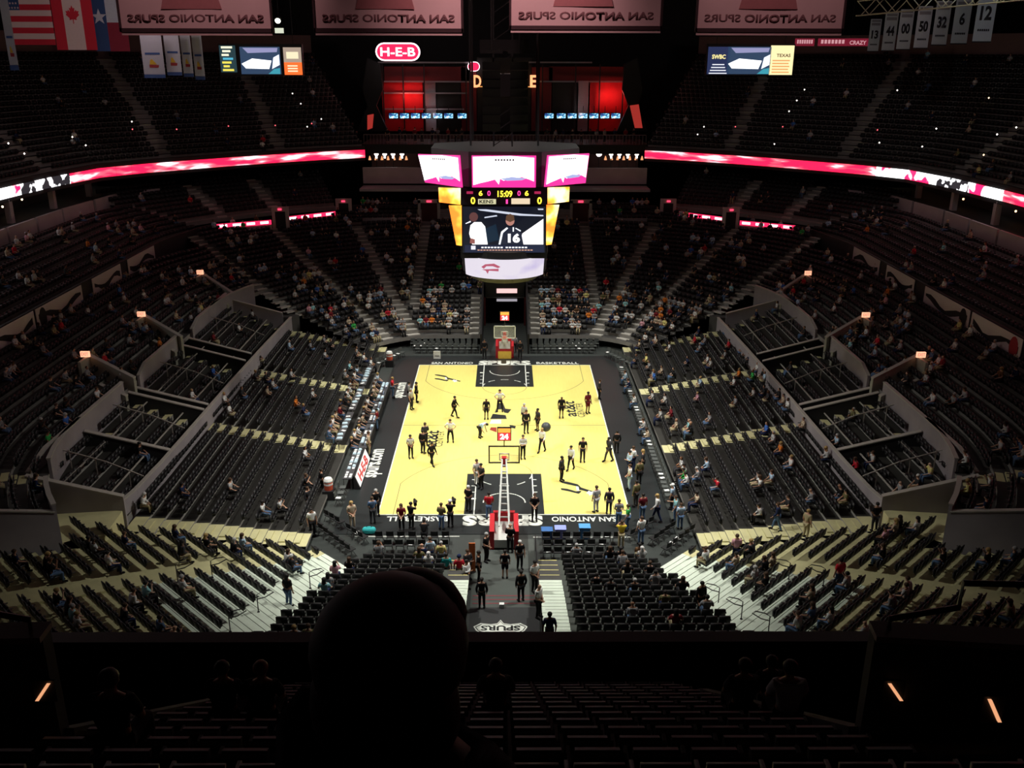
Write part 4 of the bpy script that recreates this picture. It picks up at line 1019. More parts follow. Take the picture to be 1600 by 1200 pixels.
# upper screens
M_sw = emit('screen white', (1., .95, 1.), 2.2); M_sm = emit('screen magenta', (1., .03, .32), 1.3)
def upscreen(P, tx=''):
    """P: four corners (tl, tr, br, bl) in space"""
    tlc, trc, brc, blc = [Vector(p) for p in P]
    def uv(u, v): return (tlc*(1-u)+trc*u)*(1-v)+(blc*(1-u)+brc*u)*v
    n = (trc-tlc).cross(blc-tlc).normalized()
    if n.y > 0: n = -n
    sc = flat('upper_screen', [uv(0, 0), uv(1, 0), uv(1, 1), uv(0, 1)], M_sm, sb, .08)
    J = [(.02, .03), (.6, .0), (.97, .06), (.97, .80), (.9, .74), (.78, .66), (.62, .74), (.55, .72), (.50, .78), (.44, .72), (.42, .90), (.36, .74), (.25, .80), (.12, .86), (.02, .92)]
    flat('picture', [uv(*j)+n*.07 for j in J], M_sw, sc, .008)
    flat('picture_blue', [uv(*j)+n*.08 for j in ((.44, .72), (.62, .66), (.86, .70), (.78, .76), (.55, .78))], emit('screen blue', (.45, .5, .85), 1.), sc, .006)
    for k in range(7):
        u = .36+k*.045
        flat('caption', [uv(u, .10)+n*.08, uv(u+.028, .10)+n*.08, uv(u+.028, .15)+n*.08, uv(u, .15)+n*.08], mat('screen caption ink', (.1, .02, .05), .6), sc, .004)
zt, zb = SP(790, 243, -4.1).z, SP(790, 293, -4.1).z
a, b = SP(737, 243, -4.15), SP(837, 293, -4.0)
upscreen([(a.x, -4.25, zt), (b.x, -4.25, zt), (b.x, -4.06, zb), (a.x, -4.06, zb)])
a0, a1 = SP(653, 241, -1.9), SP(718, 243, -3.9); b0, b1 = SP(664, 285, -1.7), SP(722, 293, -3.7)
upscreen([a0, a1, b1, b0])
a0, a1 = SP(856, 243, -3.9), SP(921, 240, -1.9); b0, b1 = SP(851, 292, -3.7), SP(915, 286, -1.7)
upscreen([a0, a1, b1, b0])
# figures panel
pan = sb_plate('figures_panel', rect(720, 294, 853, 320), mat('panel black', (.015, .012, .02), .4), None, -3.02)
M_ye = emit('yellow digits', (1., .85, .05), 2.2); M_ma = emit('magenta digits', (1., .05, .35), 1.6)
def sbt(txt, px, py, wpx, hpx, m, bold=.02):
    k = (3.0+64.5)/F_PX*1.0; c = SP(px, py, -3.05)
    sc = (SP(801, 300).x-SP(800, 300).x); scz = (SP(800, 300).z-SP(800, 301).z)
    place_text(txt, wpx*sc, hpx*scz, m, pan, c, (1, 0, 0), (0, 0, 1), name='figure', bold=bold, depth=.01)
sbt('15:09', 789, 303, 23, 10, M_ye); sbt('6', 751, 302, 6, 8, M_ye); sbt('6', 823, 302, 6, 8, M_ye); sbt('0', 764, 302, 5, 8, M_ma); sbt('0', 811, 302, 5, 8, M_ma)
sbt('0', 739, 313.5, 7, 11, M_ye); sbt('0', 843, 313.5, 7, 11, M_ye); sbt('1', 792, 315, 3, 7, M_ma)
for px in (734, 840): sb_plate('name_bar', rect(px-5, 299, px+5, 303), emit('dim magenta bar', (.6, .03, .12), .7), pan, -3.05, .01)
kn = sb_plate('sponsor_plate', rect(747, 311, 775, 319), emit('pale plate', (.95, .9, .55), .75), pan, -3.05, .01)
sbt('KENS', 760, 315, 22, 5.5, mat('plate ink', (.02, .02, .02), .6), .03)
sb_plate('sponsor_plate', rect(799, 310, 828, 319), emit('peach plate', (1., .8, .55), .9), pan, -3.05, .01)
# main screen: two people seen from behind, court corner, ceiling lights, caption
ms = sb_plate('main_screen', rect(723, 323, 852, 395), emit('screen night blue', (.004, .007, .016), 1.), None, -3.02)
def ps(name, pts, col, st=1., lift=.03):
    key = f'screen {name} {col}'
    return sb_plate(name, pts, emit(key, col, st), ms, YF-lift, .004)
PI = (lambda c, r, n=12, k=1.: [(c[0]+r*math.cos(2*math.pi*i/n), c[1]-r*k*math.sin(2*math.pi*i/n)) for i in range(n)])
ps('picture_light', [(746, 327), (760, 327), (815, 334), (849, 336), (849, 338), (812, 337), (750, 329)], (.75, .8, .95), .9)
ps('picture_light', [(757, 339), (776, 336), (777, 338), (757, 341)], (.75, .8, .95), .9)
ps('picture_light', [(840, 326), (849, 326), (849, 328), (841, 328)], (.75, .8, .95), .8)
ps('picture_floor', [(849, 342), (849, 382), (812, 382), (816, 365)], (1., .96, .98), 1.5)
ps('picture_glow', [(752, 360), (775, 350), (780, 375), (760, 380)], (.006, .022, .045), 1., .026)
ps('picture_shirt', [(735, 352), (741, 347), (752, 347), (758, 354), (762, 382), (738, 382), (733, 365)], (1., 1., 1.), 1.5)
ps('picture_head', PI((740, 339), 7, 12, 1.05), (.16, .06, .06), .8, .034)
ps('picture_paper', [(727, 349), (735, 345), (736, 347), (728, 350)], (.9, .9, 1.), 1.2, .036)
ps('picture_arm', [(735, 372), (742, 374), (742, 381), (734, 380)], (.45, .15, .13), .7, .036)
ps('picture_jersey', [(779, 382), (784, 362), (792, 355), (806, 355), (814, 362), (818, 382)], (.015, .02, .04), 1., .032)
ps('picture_stripe', [(779, 382), (783, 362), (792, 355), (794, 357), (786, 364), (782, 382)], (.9, .95, 1.), 1.2, .036)
ps('picture_stripe', [(801, 355), (803, 355), (803, 362), (801, 362)], (.9, .95, 1.), 1.2, .036)
ps('picture_stripe', [(806, 356), (814, 360), (813, 362), (805, 357)], (.9, .95, 1.), 1.2, .036)
ps('picture_head', PI((797, 345), 7, 12, 1.1), (.55, .25, .2), .9, .034)
ps('picture_hair', [(790, 344), (791, 337), (797, 334), (803, 337), (804, 344), (797, 347)], (.14, .07, .04), .8, .038)
c = SP(803, 372, -3.045); place_text('16', .80, .62, emit('screen number', (1., 1., 1.), 1.6), ms, c, (1, 0, 0), (0, 0, 1), name='figure', bold=.05, depth=.004)
ps('picture_band', rect(726, 383, 850, 394.5), (.012, .018, .05), 1., .030)
for k in range(14): ps('caption', rect(752+k*5.0+(3 if k > 6 else 0), 385.6, 755.6+k*5.0+(3 if k > 6 else 0), 387.8), (.95, .97, 1.), 1.2, .036)
for k in range(19): ps('caption', rect(746+k*4.6, 390, 749.4+k*4.6, 391.6), (.85, .45, .3), .9, .036)
ps('caption', rect(736, 384, 743, 390), (.9, .9, 1.), 1., .036)
# side panels
M_orp = emit_noise('orange panel', (1., .22, .02), (1., .85, .5), 1.9, (.7, .7, .7), .42, .62, (1., .5, .05))
for s in (-1, 1):
    mx = (lambda p: p) if s < 0 else (lambda p: (1575-p[0], p[1]-1))
    for nm, P in (('side_panel', [(685, 293), (719, 294), (719, 320), (686, 316)]), ('side_wing', [(701, 321), (720.5, 321), (721, 384), (713, 383)])):
        Q = [mx(p) for p in P]
        pts = []
        for (px, py) in Q:
            dx = abs((px-787)/68) - 1; pts.append(SP(px, py, -3.0+max(0, dx)*1.7))
        flat(nm, pts, M_orp, sb, .06)
# lower ring screen
M_lil = emit_noise('ring screen', (.50, .40, .85), (.95, .88, 1.), .85, (.25, .25, .5), .35, .5)
zt, zb = SP(787, 405, -3.3).z, SP(787, 436, -3.3).z
mb = MB(); N = 22; R_ = 3.1
for i in range(N):
    a0, a1 = rad(-90-62+124*i/N), rad(-90-62+124*(i+1)/N)
    f = lambda a, z, r: (r*math.cos(a), -.4+r*math.sin(a), z)
    d0 = 1-.0*abs(i-N/2)
    mb.poly([f(a0, zb, R_*.97), f(a1, zb, R_*.97), f(a1, zt, R_), f(a0, zt, R_)])
mb.build('ring_screen', M_lil, sb)
mb = MB(); mb.lathe((0, -.4, 0), [(2.9, zb+.05), (3.02, zt+.05), (3.0, zt+.45), (2.6, zt+.5)], 32).build('ring_body', M_black, sb)
mb = MB()
for k in range(3):
    c = SP(757+k*7, 419-(1 if k == 1 else 0), -3.53)
em = emit('ring emblem', (.6, .12, .2), .8)
fe = [(752, 417), (758, 413), (772, 412), (782, 417), (778, 419), (770, 416), (760, 416), (756, 420)]
flat('ring_emblem', [SP(*p, -3.52) for p in fe], em, sb, .01)
flat('ring_emblem', [SP(*p, -3.53) for p in ((753, 421), (779, 420), (779, 424), (764, 423), (762, 428), (759, 423))], em, sb, .01)
for z_, s_ in ((zb-.25, 2.2), (zb-.5, 1.6)): pass
MB().lathe((0, -.4, 0), [(2.3, zb-.45), (2.75, zb+.03)], 24).build('ring_bottom', M_black, sb)
# loudspeaker arrays over the scoreboard
for k, (px, w) in enumerate(((768, 1.1), (811, 1.1))):
    c = SP(px, 140, -4.6)
    t = thing('speaker_array', f'{("left", "right")[k]} black column of hanging loudspeakers above the scoreboard', 'loudspeakers', (c.x, -4.6, 0), 0, 'hanging loudspeaker columns')
    me = MB().hexa([(-.55, -.35, 0), (.55, -.35, 0), (.45, .4, .05), (-.45, .4, .05), (-.55, -.42, .46), (.55, -.42, .46), (.45, .4, .40), (-.45, .4, .40)]).mesh('speaker_box', M_black)
    z0 = SP(px, 205, -4.6).z; z1 = SP(px, 85, -4.6).z
    n = int((z1-z0)/.52)
    for i in range(n): link('speaker_box', me, t, (0, -.12*math.sin(i/n*1.4)*(n-i)/n, z0+.52*i))
    MB().bar((0, 0, z1), (0, 0, 35.95), .08).build('cable', M_rail, t)
    MB().box(-.7, .7, -.4, .4, z1+.05, z1+.25).build('bumper', M_black, t)
t = thing('lighting_truss', 'black truss column and motor block over the scoreboard', 'truss', (0, -2, 0))
for sx in (-.6, .6):
    for sy in (-.6, .6): MB().bar((sx-.1, sy, SP(787, 236).z+.25), (sx-.1, sy, 35.95), .09).build('truss_chord', M_rail, t)
for k in range(18):
    z = SP(787, 236).z+.3+.8*k
    if z > 35: break
    MB().bar((-.7, -.6, z), (.5, -.6, z+.8), .05).build('truss_brace', M_rail, t)
a, b = SP(750, 62, -2.), SP(826, 80, -2.)
MB().box(a.x, b.x, -.9, .9, b.z, a.z).build('motor_block', M_black, t)
for sx in (-2.2, 2.2):
    for sy in (0, 4): MB().bar((sx, sy, SP(787, 236).z+.25), (sx, sy, 35.95), .12).build('cable', M_rail, t)
a, b = SP(755, 115, -2.), SP(822, 150, -2.)
MB().box(a.x, b.x, -.9, .9, b.z, a.z).build('motor_block', M_black, t)
# ================================================================== BASKETS
M_glass = None
def glass_mat():
    m, nt, b = _nodes('backboard glass')
    b.inputs['Base Color'].default_value = (.85, .9, .85, 1); b.inputs['Roughness'].default_value = .03
    b.inputs['Alpha'].default_value = .16
    MATS['backboard glass'] = m; return m
M_glass = glass_mat()
M_padred = mat('red padding', (.50, .02, .03), .5); M_chrome = mat('pale steel', (.55, .58, .56), .35); M_hoop = mat('orange rim', (.75, .12, .03), .4); M_net = mat('white net cord', (.75, .75, .72), .8)
def basket(e, label):
    yb = e*(L-1.22)                       # backboard plane
    t = thing('basketball_hoop', label, 'basketball hoop', (0, 0, 0))
    o_ = -e                               # towards the court
    bd = MB().box(-.915, .915, yb-.02, yb+.02, 2.9, 3.97).build('backboard', M_glass, t)
    fr = MB()
    for b_ in ((-.95, .95, 2.86, 2.93), (-.95, .95, 3.94, 4.01), (-.95, -.87, 2.86, 4.01), (.87, .95, 2.86, 4.01)): fr.box(b_[0], b_[1], yb-.035, yb+.035, b_[2], b_[3])
    fr.build('board_frame', M_white if e > 0 else mat('dark board padding', (.05, .04, .035), .6), t)
    sq = MB()
    for b_ in ((-.305, .305, 3.05, 3.10), (-.305, .305, 3.46, 3.51), (-.305, -.255, 3.05, 3.51), (.255, .305, 3.05, 3.51)): sq.box(b_[0], b_[1], yb-.028, yb+.028, b_[2], b_[3])
    sq.build('target_square', M_white, bd)
    yc = yb+o_*.38; pts = [(.229*math.cos(2*math.pi*i/16), yc+.229*math.sin(2*math.pi*i/16), 3.05) for i in range(17)]
    rim = MB().tube(pts, .014, 6, False).build('rim', M_hoop, t)
    MB().box(-.09, .09, min(yb, yb+o_*.17), max(yb, yb+o_*.17), 3.0, 3.06).build('rim_bracket', M_hoop, rim)
    nt = MB()
    for k in range(12):
        a = 2*math.pi*k/12; b = a+.26; c = a-.26
        for q in (b, c): nt.bar((.225*math.cos(a), yc+.225*math.sin(a), 3.04), (.13*math.cos(q), yc+.13*math.sin(q), 2.62), .012)
    nt.build('net', M_net, rim)
    # arm: two side rails with rungs from the base to the board, then the base and its pads
    ys, zs_ = e*(L+2.5), 1.15
    arm = MB()
    for sx in (-1, 1):
        arm.bar((sx*.30, ys, zs_), (sx*.12, yb-o_*.30, 3.25), .09, .12); arm.bar((sx*.28, ys+e*.9, zs_-.1), (sx*.12, yb-o_*.45, 2.85), .07, .09)
    arm.build('arm', M_chrome, t)
    rg = MB()
    for k in range(9):
        u = k/9; w = .30*(1-u)+.12*u
        p = Vector((0, ys+(yb-o_*.30-ys)*u, zs_+(3.25-zs_)*u)); q2 = Vector((0, ys+e*.9+(yb-o_*.45-ys-e*.9)*u, zs_-.1+(2.85-zs_+.1)*u))
        rg.bar((-w, p.y, p.z), (w, p.y, p.z), .07); rg.bar((-w, q2.y, q2.z), (-w, p.y, p.z), .05); rg.bar((w, q2.y, q2.z), (w, p.y, p.z), .05)
    rg.build('rungs', M_chrome, t)
    MB().box(-.14, .14, min(yb-o_*.02, yb-o_*.35), max(yb-o_*.02, yb-o_*.35), 2.75, 3.35).build('board_mount', M_padred, t)
    MB().box(-.55, .55, min(ys-e*.5, ys+e*1.7), max(ys-e*.5, ys+e*1.7), .12, .62).build('base', M_chrome if e < 0 else M_black, t)
    for sx in (-1, 1):
        MB().box(min(sx*.55, sx*.82), max(sx*.55, sx*.82), min(ys-e*.5, ys+e*1.7), max(ys-e*.5, ys+e*1.7), .02, 1.15).build('side_pad', M_padred, t)
    fp = MB().box(-.62, .62, min(ys-e*.5, ys-e*.75), max(ys-e*.5, ys-e*.75), .02, 1.95 if e > 0 else 1.2).build('front_pad', M_padred, t)
    if e > 0:
        MB().box(-.5, .5, ys-.78, ys-.75, 1.0, 1.7).build('pad_print', mat('white pad print', (.75, .72, .7), .6), fp)
        MB().prism([(-.6, ys-.78), (.6, ys-.78), (.6, ys-.75), (-.6, ys-.75)], .05, .75).build('pad_print', mat('yellow pad print', (.85, .55, .08), .6), fp)
    # shot clock above the board
    zc = 4.42; sc = thing('shot_clock', f'red shot clock showing 24 on top of the {"far" if e > 0 else "near"} basket', 'shot clock', (0, yb-o_*.15, zc))
    MB().bar((0, 0, -.42), (0, 0, 0), .06).build('post', M_rail, sc)
    MB().box(-.42, .42, -.06, .06, 0, .86).build('case', M_black, sc)
    MB().box(-.37, .37, -.075, -.05, .05, .50).build('red_panel', emit('shot clock red', (1., .04, .05), 1.6), sc)
    MB().box(-.37, .37, -.075, -.05, .53, .80).build('orange_panel', emit('shot clock orange', (1., .35, .05), 1.6), sc)
    place_text('24', .5, .36, emit('shot clock figures', (1., .85, .8), 2.5), sc, (0, yb-o_*.15-.085, zc+.28), (1, 0, 0), (0, 0, 1), name='figure', bold=.04, depth=.01)
    return t
basket(1, 'far basketball hoop with white framed glass board in front of the tunnel')
basket(-1, 'near basketball hoop on its long ladder arm, seen from behind')

# ================================================================== FLOOR CHAIRS
M_chair = mat('black chair vinyl', (.02, .021, .022), .45, .2, 8.); M_chairleg = mat('chair tube', (.07, .07, .07), .35)
M_grey = mat('grey chair vinyl', (.085, .095, .092), .5)
CH = {}
for key, mm in (('black', M_chair), ('grey', M_grey)):
    s_ = MB().hexa([(-.21, -.20, .42), (.21, -.20, .42), (.20, .19, .41), (-.20, .19, .41), (-.22, -.21, .47), (.22, -.21, .47), (.21, .20, .455), (-.21, .20, .455)]).mesh('seat', mm)
    b_ = MB()
    for k in range(3):
        x0, x1 = -.21+.14*k, -.21+.14*(k+1); d0, d1 = .03*abs(k-1.5)/1.5, .03*abs(k-.5)/1.5
        b_.hexa([(x0, .20-d0, .55), (x1, .20-d1, .55), (x1, .235-d1, .55), (x0, .235-d0, .55), (x0, .24-d0, .86), (x1, .24-d1, .86), (x1, .275-d1, .86), (x0, .275-d0, .86)])
    l_ = [MB().bar((sx*.20, .02, .43), (sx*.22, yy, 0), .025).mesh('leg', M_chairleg) for sx in (-1, 1) for yy in (-.22, .24)]
    CH[key] = [('seat', s_), ('backrest', b_.mesh('backrest', mm))]+[('leg', q) for q in l_]
def chair(x, y, z, a, label, key='black', group='floor chairs round the court'):
    t = thing('folding_chair', label, 'chair', (x, y, z), a, group)
    for nm, me in CH[key]: link(nm, me, t)
    return t
FLOORCH = []
def chair_row(p0, p1, facing, where, key='black', pitch=.56, z=-.02, skip=()):
    d = Vector((p1[0]-p0[0], p1[1]-p0[1])); n = max(1, int(d.length/pitch))
    for k in range(n):
        if k in skip: continue
        u = (k+.5)/n; x, y = p0[0]+d.x*u, p0[1]+d.y*u
        if not clear_of_people(x, y, .62): continue
        z = .0215 if abs(x) < 10.35 and -17.1 < y < 17.3 else -.018
        chair(x, y, z, facing, f'{key} folding chair, {ORD[k]} in {where}', key)
        FLOORCH.append((x, y, z, facing))
away = rad(180)
for q, y in enumerate((-17.75, -18.6, -19.45)):
    chair_row((2.1, y), (6.7-.3*q, y), away, f'{ORD[q]} floor row behind the right near baseline')
for q, y in enumerate((-17.7, -18.65)):
    chair_row((-7.4, y), (-3.0, y), away, f'{ORD[q]} floor row behind the left near baseline')
for q, (a, b) in enumerate((((7.0, -17.7), (9.5, -14.9)), ((7.9, -18.6), (10.2, -16.0)), ((8.8, -19.3), (10.9, -16.7)))):
    chair_row(a, b, rad(180+42), f'{ORD[q]} slanted row in the right near corner')
for q, (a, b) in enumerate((((-10.6, -14.9), (-7.8, -18.0)), ((-11.0, -16.1), (-8.3, -19.4)))):
    chair_row(a, b, rad(180-42), f'{ORD[q]} slanted row in the left near corner')
chair_row((10.2, -13.5), (10.2, 12.6), rad(-90), 'the grey courtside row on the right', 'grey', .6)
chair_row((-10.2, -13.4), (-10.2, -11.1), rad(90), 'the bench row at the near left courtside', 'grey', .6)
for q, y in enumerate((17.9, 18.75, 19.6)):
    chair_row((-8.4-.3*q, y), (-2.5, y), 0, f'{ORD[q]} floor row left of the far tunnel', 'grey')
    chair_row((2.5, y), (8.4+.3*q, y), 0, f'{ORD[q]} floor row right of the far tunnel', 'grey')
chair_row((-9.3, 16.9), (-11.3, 13.4), rad(48), 'the slanted far left courtside row', 'grey')
chair_row((9.3, 16.9), (11.3, 13.4), rad(-48), 'the slanted far right courtside row', 'grey')
# white programmes lying on seats
M_paper = mat('white paper', (.82, .84, .84), .7, .05)
PM = MB().box(-.11, .11, -.15, .15, 0, .008).mesh('programme', M_paper)
rp = random.Random(5); k = 0
for (x, y, z, a) in FLOORCH:
    if rp.random() < .3 and clear_of_people(x, y, .9):
        o = link('programme', PM, None, (x, y, z+.472), a+rp.uniform(-.5, .5)); k += 1
        tag(o, 'white programme lying on a floor chair seat by the court', 'programme', 'programmes on the floor chairs')

# ================================================================== COURTSIDE TABLES AND EQUIPMENT
M_tablec = mat('black table skirt', (.018, .018, .02), .7); M_ttop = mat('dark table top', (.06, .06, .065), .5)
for k, (ya, yb) in enumerate(((-10.9, -6.2), (-6.0, -1.6), (-1.4, 3.0), (3.2, 7.6))):
    t = thing('courtside_table', f'long skirted table at the left courtside, {ORD[k]} from the near end', 'table', (-9.75 if k else -9.98, ya, .0215), 0, 'tables at the left courtside')
    MB().box(-.3, .3, 0, yb-ya, .70, .75).build('top', M_ttop, t)
    MB().box(.27, .30, 0, yb-ya, .03, .70).build('front_skirt', M_tablec, t)
    for yy in (.05, yb-ya-.05):
        for xx in (-.25, .22): MB().bar((xx, yy, 0), (xx, yy, .7), .04).build('leg', M_chairleg, t)
bd = thing('advertising_board', 'white lit advertising board with red letters at the left courtside', 'board', (-9.47, -10.9, .0215))
M_bw = emit('board white', (1., .95, .92), 1.0)
MB().hexa([(-.12, 0, .02), (.30, 0, .02), (.30, 4.6, .02), (-.12, 4.6, .02), (-.12, 0, .92), (-.06, 0, .92), (-.06, 4.6, .92), (-.12, 4.6, .92)]).build('body', M_tablec, bd)
sl = Vector((.36, 0, -.9)).normalized(); nn_ = Vector((.9, 0, .36)).normalized()
def bp(u, v): return Vector((-.06, 0, .92))+sl*v+Vector((0, u, 0))+nn_*.015
MB().hexa([bp(.1, .08), bp(4.5, .08), bp(4.5, .86), bp(.1, .86), bp(.1, .08)+nn_*.02, bp(4.5, .08)+nn_*.02, bp(4.5, .86)+nn_*.02, bp(.1, .86)+nn_*.02]).build('lit_face', M_bw, bd)
c = bp(2.3, .47)+nn_*.025+Vector((-9.47, -10.9, .0215))
place_text('H-E-B', 3.2, .6, emit('board red', (.9, .05, .04), .8), bd, c, (0, 1, 0), tuple(-sl), bold=.04, depth=.01)
# papers, towels and laptops on the tables and the press rows behind
rp = random.Random(9)
TM = [MB().box(-.16, .16, -.11, .11, 0, .01).mesh('paper_sheet', M_paper), MB().hexa([(-.2, -.14, 0), (.2, -.14, 0), (.22, .14, 0), (-.18, .16, 0), (-.15, -.1, .07), (.16, -.1, .06), (.17, .1, .08), (-.14, .11, .06)]).mesh('towel', mat('pale blue towel', (.50, .66, .76), .9))]
slots = [-10.6+.33*k for k in range(55) if abs(((-10.6+.33*k)+5.4) % 1.45) > .3 and abs(((-10.6+.33*k)+5.4) % 1.45) < 1.2 or -10.6+.33*k < -6]
for yy in slots:
    if any(abs(yy-b_) < .2 for b_ in (-6.1, -1.5, 3.1)) or yy > 7.4: continue
    for xx in ((-9.9, -9.62) if yy > -6.05 else (-10.12, -9.84)):
        if rp.random() < .25: continue
        j = 0 if rp.random() < .5 else 1
        o = link('paper_sheet' if j == 0 else 'towel', TM[j], None, (xx, yy, .7735), rad(90)+rp.uniform(-.12, .12)); o.scale = (.75, .75, 1)
        tag(o, 'white sheet of paper lying on the left courtside tables' if j == 0 else 'pale blue folded towel lying on the left courtside tables', 'paper' if j == 0 else 'towel', 'papers on the courtside tables' if j == 0 else 'towels on the courtside tables')
LM = MB().box(-.16, .16, -.11, .11, 0, .02).mesh('laptop_base', M_black); LS = MB().hexa([(-.16, .10, .02), (.16, .10, .02), (.16, .115, .02), (-.16, .115, .02), (-.16, .16, .23), (.16, .16, .23), (.16, .175, .23), (-.16, .175, .23)]).mesh('laptop_screen', emit('laptop screen', (.55, .7, .95), .8))
for k in range(9):
    t = thing('laptop', f'open laptop on the left courtside tables, {ORD[k]} from the near end', 'laptop', (-9.75, -5.4+k*1.45, .7735), rad(-90), 'laptops on the courtside tables')
    link('keyboard', LM, t); link('screen', LS, t)
# second press row: tables and white papers on the left behind the first
for k, (ya, yb) in enumerate(((-5.6, -.2), (.2, 5.4), (5.8, 10.6))):
    t = thing('press_table', f'narrow press table behind the left courtside tables, {ORD[k]} from the near end', 'table', (-11.42, ya, .422), 0, 'press tables on the left')
    MB().box(-.25, .25, 0, yb-ya, .70, .74).build('top', M_ttop, t)
    for yy in (.05, yb-ya-.05): MB().bar((0, yy, 0), (0, yy, .7), .05).build('leg', M_chairleg, t)
    for q in range(7):
        j = rp.random() < .5
        o = link('paper_sheet' if j else 'towel', TM[0 if j else 1], None, (-11.42+rp.uniform(-.08, .08), ya+.4+q*(yb-ya-.6)/7, 1.163), rp.uniform(-1, 1))
        tag(o, 'white sheet of paper lying on the rear press tables' if j else 'pale blue folded towel lying on the rear press tables', 'paper' if j else 'towel', 'papers on the press tables' if j else 'towels on the press tables')
# drinks coolers and trunk
def cooler(px, py, label, z=.0):
    p = GZ(px, py, z); t = thing('drinks_cooler', label, 'cooler', (p.x-.3 if px < 550 else p.x-.1, p.y, -.018))
    MB().box(-.35, .35, -.35, .35, 0, .62).build('stand', M_tablec, t)
    MB().lathe((0, 0, .62), [(.26, 0), (.28, .3), (.27, .55)], 14).build('tank', mat('orange red cooler', (.75, .12, .06), .5), t)
    MB().lathe((0, 0, 1.17), [(.29, 0), (.29, .08), (.22, .22), (.05, .26)], 14).build('lid', mat('white plastic', (.8, .82, .8), .5), t)
    MB().lathe((0, 0, .95), [(.283, 0), (.283, .12)], 14).build('band', MATS['white plastic'], t)
cooler(522, 778, 'orange and white drinks cooler at the near left courtside')
cooler(611, 572, 'red and white drinks cooler at the far left courtside')
for px, py, m, lab in ((577, 833, 'teal', 'teal duffel bag on the floor at the near left corner'), (492, 745, 'cyan', 'turquoise bundle on the stand behind the left bench')):
    p = GZ(px, py, 0 if py > 800 else .5); t = thing('duffel_bag', lab, 'bag', (p.x, p.y, -.02 if py > 800 else .0))
    MB().tube([(-.38, 0, .2), (-.3, 0, .21), (0, 0, .22), (.3, 0, .21), (.38, 0, .2)], [.10, .2, .22, .2, .10], 10).build('body', cloth(m) if 'cloth' in globals() else mat('bag '+m, {'teal': (.03, .40, .42), 'cyan': (.35, .70, .75)}[m], .8), t, smooth=True)
    MB().tube([(-.15, 0, .40), (-.12, 0, .52), (.12, 0, .52), (.15, 0, .40)], .02, 6).build('handle', M_black, t)
# big dark ball, bag, boxes behind the right baseline
p = GZ(850, 700, 0); t = thing('exercise_ball', 'big dark grey ball held up on the right half of the court', 'ball', (p.x+.1, p.y-.35, 1.75)); MB().ball((0, 0, 0), .34, .34, .34, 16, 10).build('shell', mat('dark ball', (.06, .065, .07), .4), t, smooth=True); MB().lathe((0, 0, -.36), [(.05, 0), (.03, .04)], 8).build('plug', M_black, t)
for k, (px, col, nm, lab) in enumerate(((855, (.05, .15, .40), 'crate', 'dark blue crate behind the right near baseline'), (876, (.30, .36, .85), 'crate', 'violet blue crate behind the right near baseline'), (914, (.10, .35, .75), 'crate', 'bright blue crate behind the right near baseline'))):
    p = GZ(px, 846, 0); t = thing(nm, lab, 'crate', (p.x, -17.1, -.018))
    mb = MB(); mb.box(-.3, .3, -.25, .25, 0, .05)
    for b_ in ((-.3, -.26, -.25, .25), (.26, .3, -.25, .25), (-.3, .3, -.25, -.21), (-.3, .3, .21, .25)): mb.box(*b_, 0, .5+.1*k)
    mb.build('shell', mat(f'crate plastic {k}', col, .5), t)
    MB().box(-.33, .33, -.28, .28, .5+.1*k, .56+.1*k).build('lid', MATS[f'crate plastic {k}'], t)
# shoulder cameras
for k, (px, py) in enumerate(((646, 827), (706, 824))):
    p = GZ(px, py, 0); t = thing('video_camera', f'black shoulder video camera held up behind the near baseline, {("left", "right")[k]} one', 'camera', (p.x+.12, p.y+.25, 1.52), rad(10))
    MB().box(-.09, .09, -.25, .2, 0, .2).build('body', M_black, t); MB().tube([(0, .2, .1), (0, .42, .1)], .07, 10).build('lens', M_black, t); MB().box(.09, .14, -.05, .1, .12, .2).build('viewfinder', M_black, t); MB().tube([(0, -.15, .26), (0, .1, .26)], .018, 6).build('handle', M_black, t)
# low barriers
def barrier(p0, p1, label, h=1.0, m=None):
    t = thing('barrier', label, 'barrier', (p0[0], p0[1], -.02)); d = Vector((p1[0]-p0[0], p1[1]-p0[1], 0))
    MB().bar((0, 0, h), tuple(d+Vector((0, 0, h))), .05).build('rail', m or M_rail, t)
    n = max(1, int(d.length/1.8))
    for k in range(n+1): MB().bar(tuple(d*k/n), tuple(d*k/n+Vector((0, 0, h))), .04).build('post', m or M_rail, t)
    MB().hexa([tuple(Vector((0, 0, .1))), tuple(d+Vector((0, 0, .1))), tuple(d+Vector((.02, .02, .1))), (.02, .02, .1), (0, 0, h-.05), tuple(d+Vector((0, 0, h-.05))), tuple(d+Vector((.02, .02, h-.05))), (.02, .02, h-.05)]).build('drape', M_black, t)
barrier((1.75, -18.6), (1.75, -33.0), 'black draped barrier along the right side of the near tunnel')
barrier((-1.85, -25.6), (-1.85, -33.0), 'black draped barrier along the left side of the near tunnel')
M_wl = mat('white floor tape', (.7, .72, .68), .6)
for a, b, lab in (((1.7, -17.05), (7.3, -17.05), 'white tape line on the floor behind the right near baseline'), ((-8.6, -16.95), (-2.6, -16.95), 'white tape line on the floor behind the left near baseline')):
    o = quadline(MB(), [a, b], .07, -.019).build('floor_tape', M_wl); tag(o, lab, 'tape')
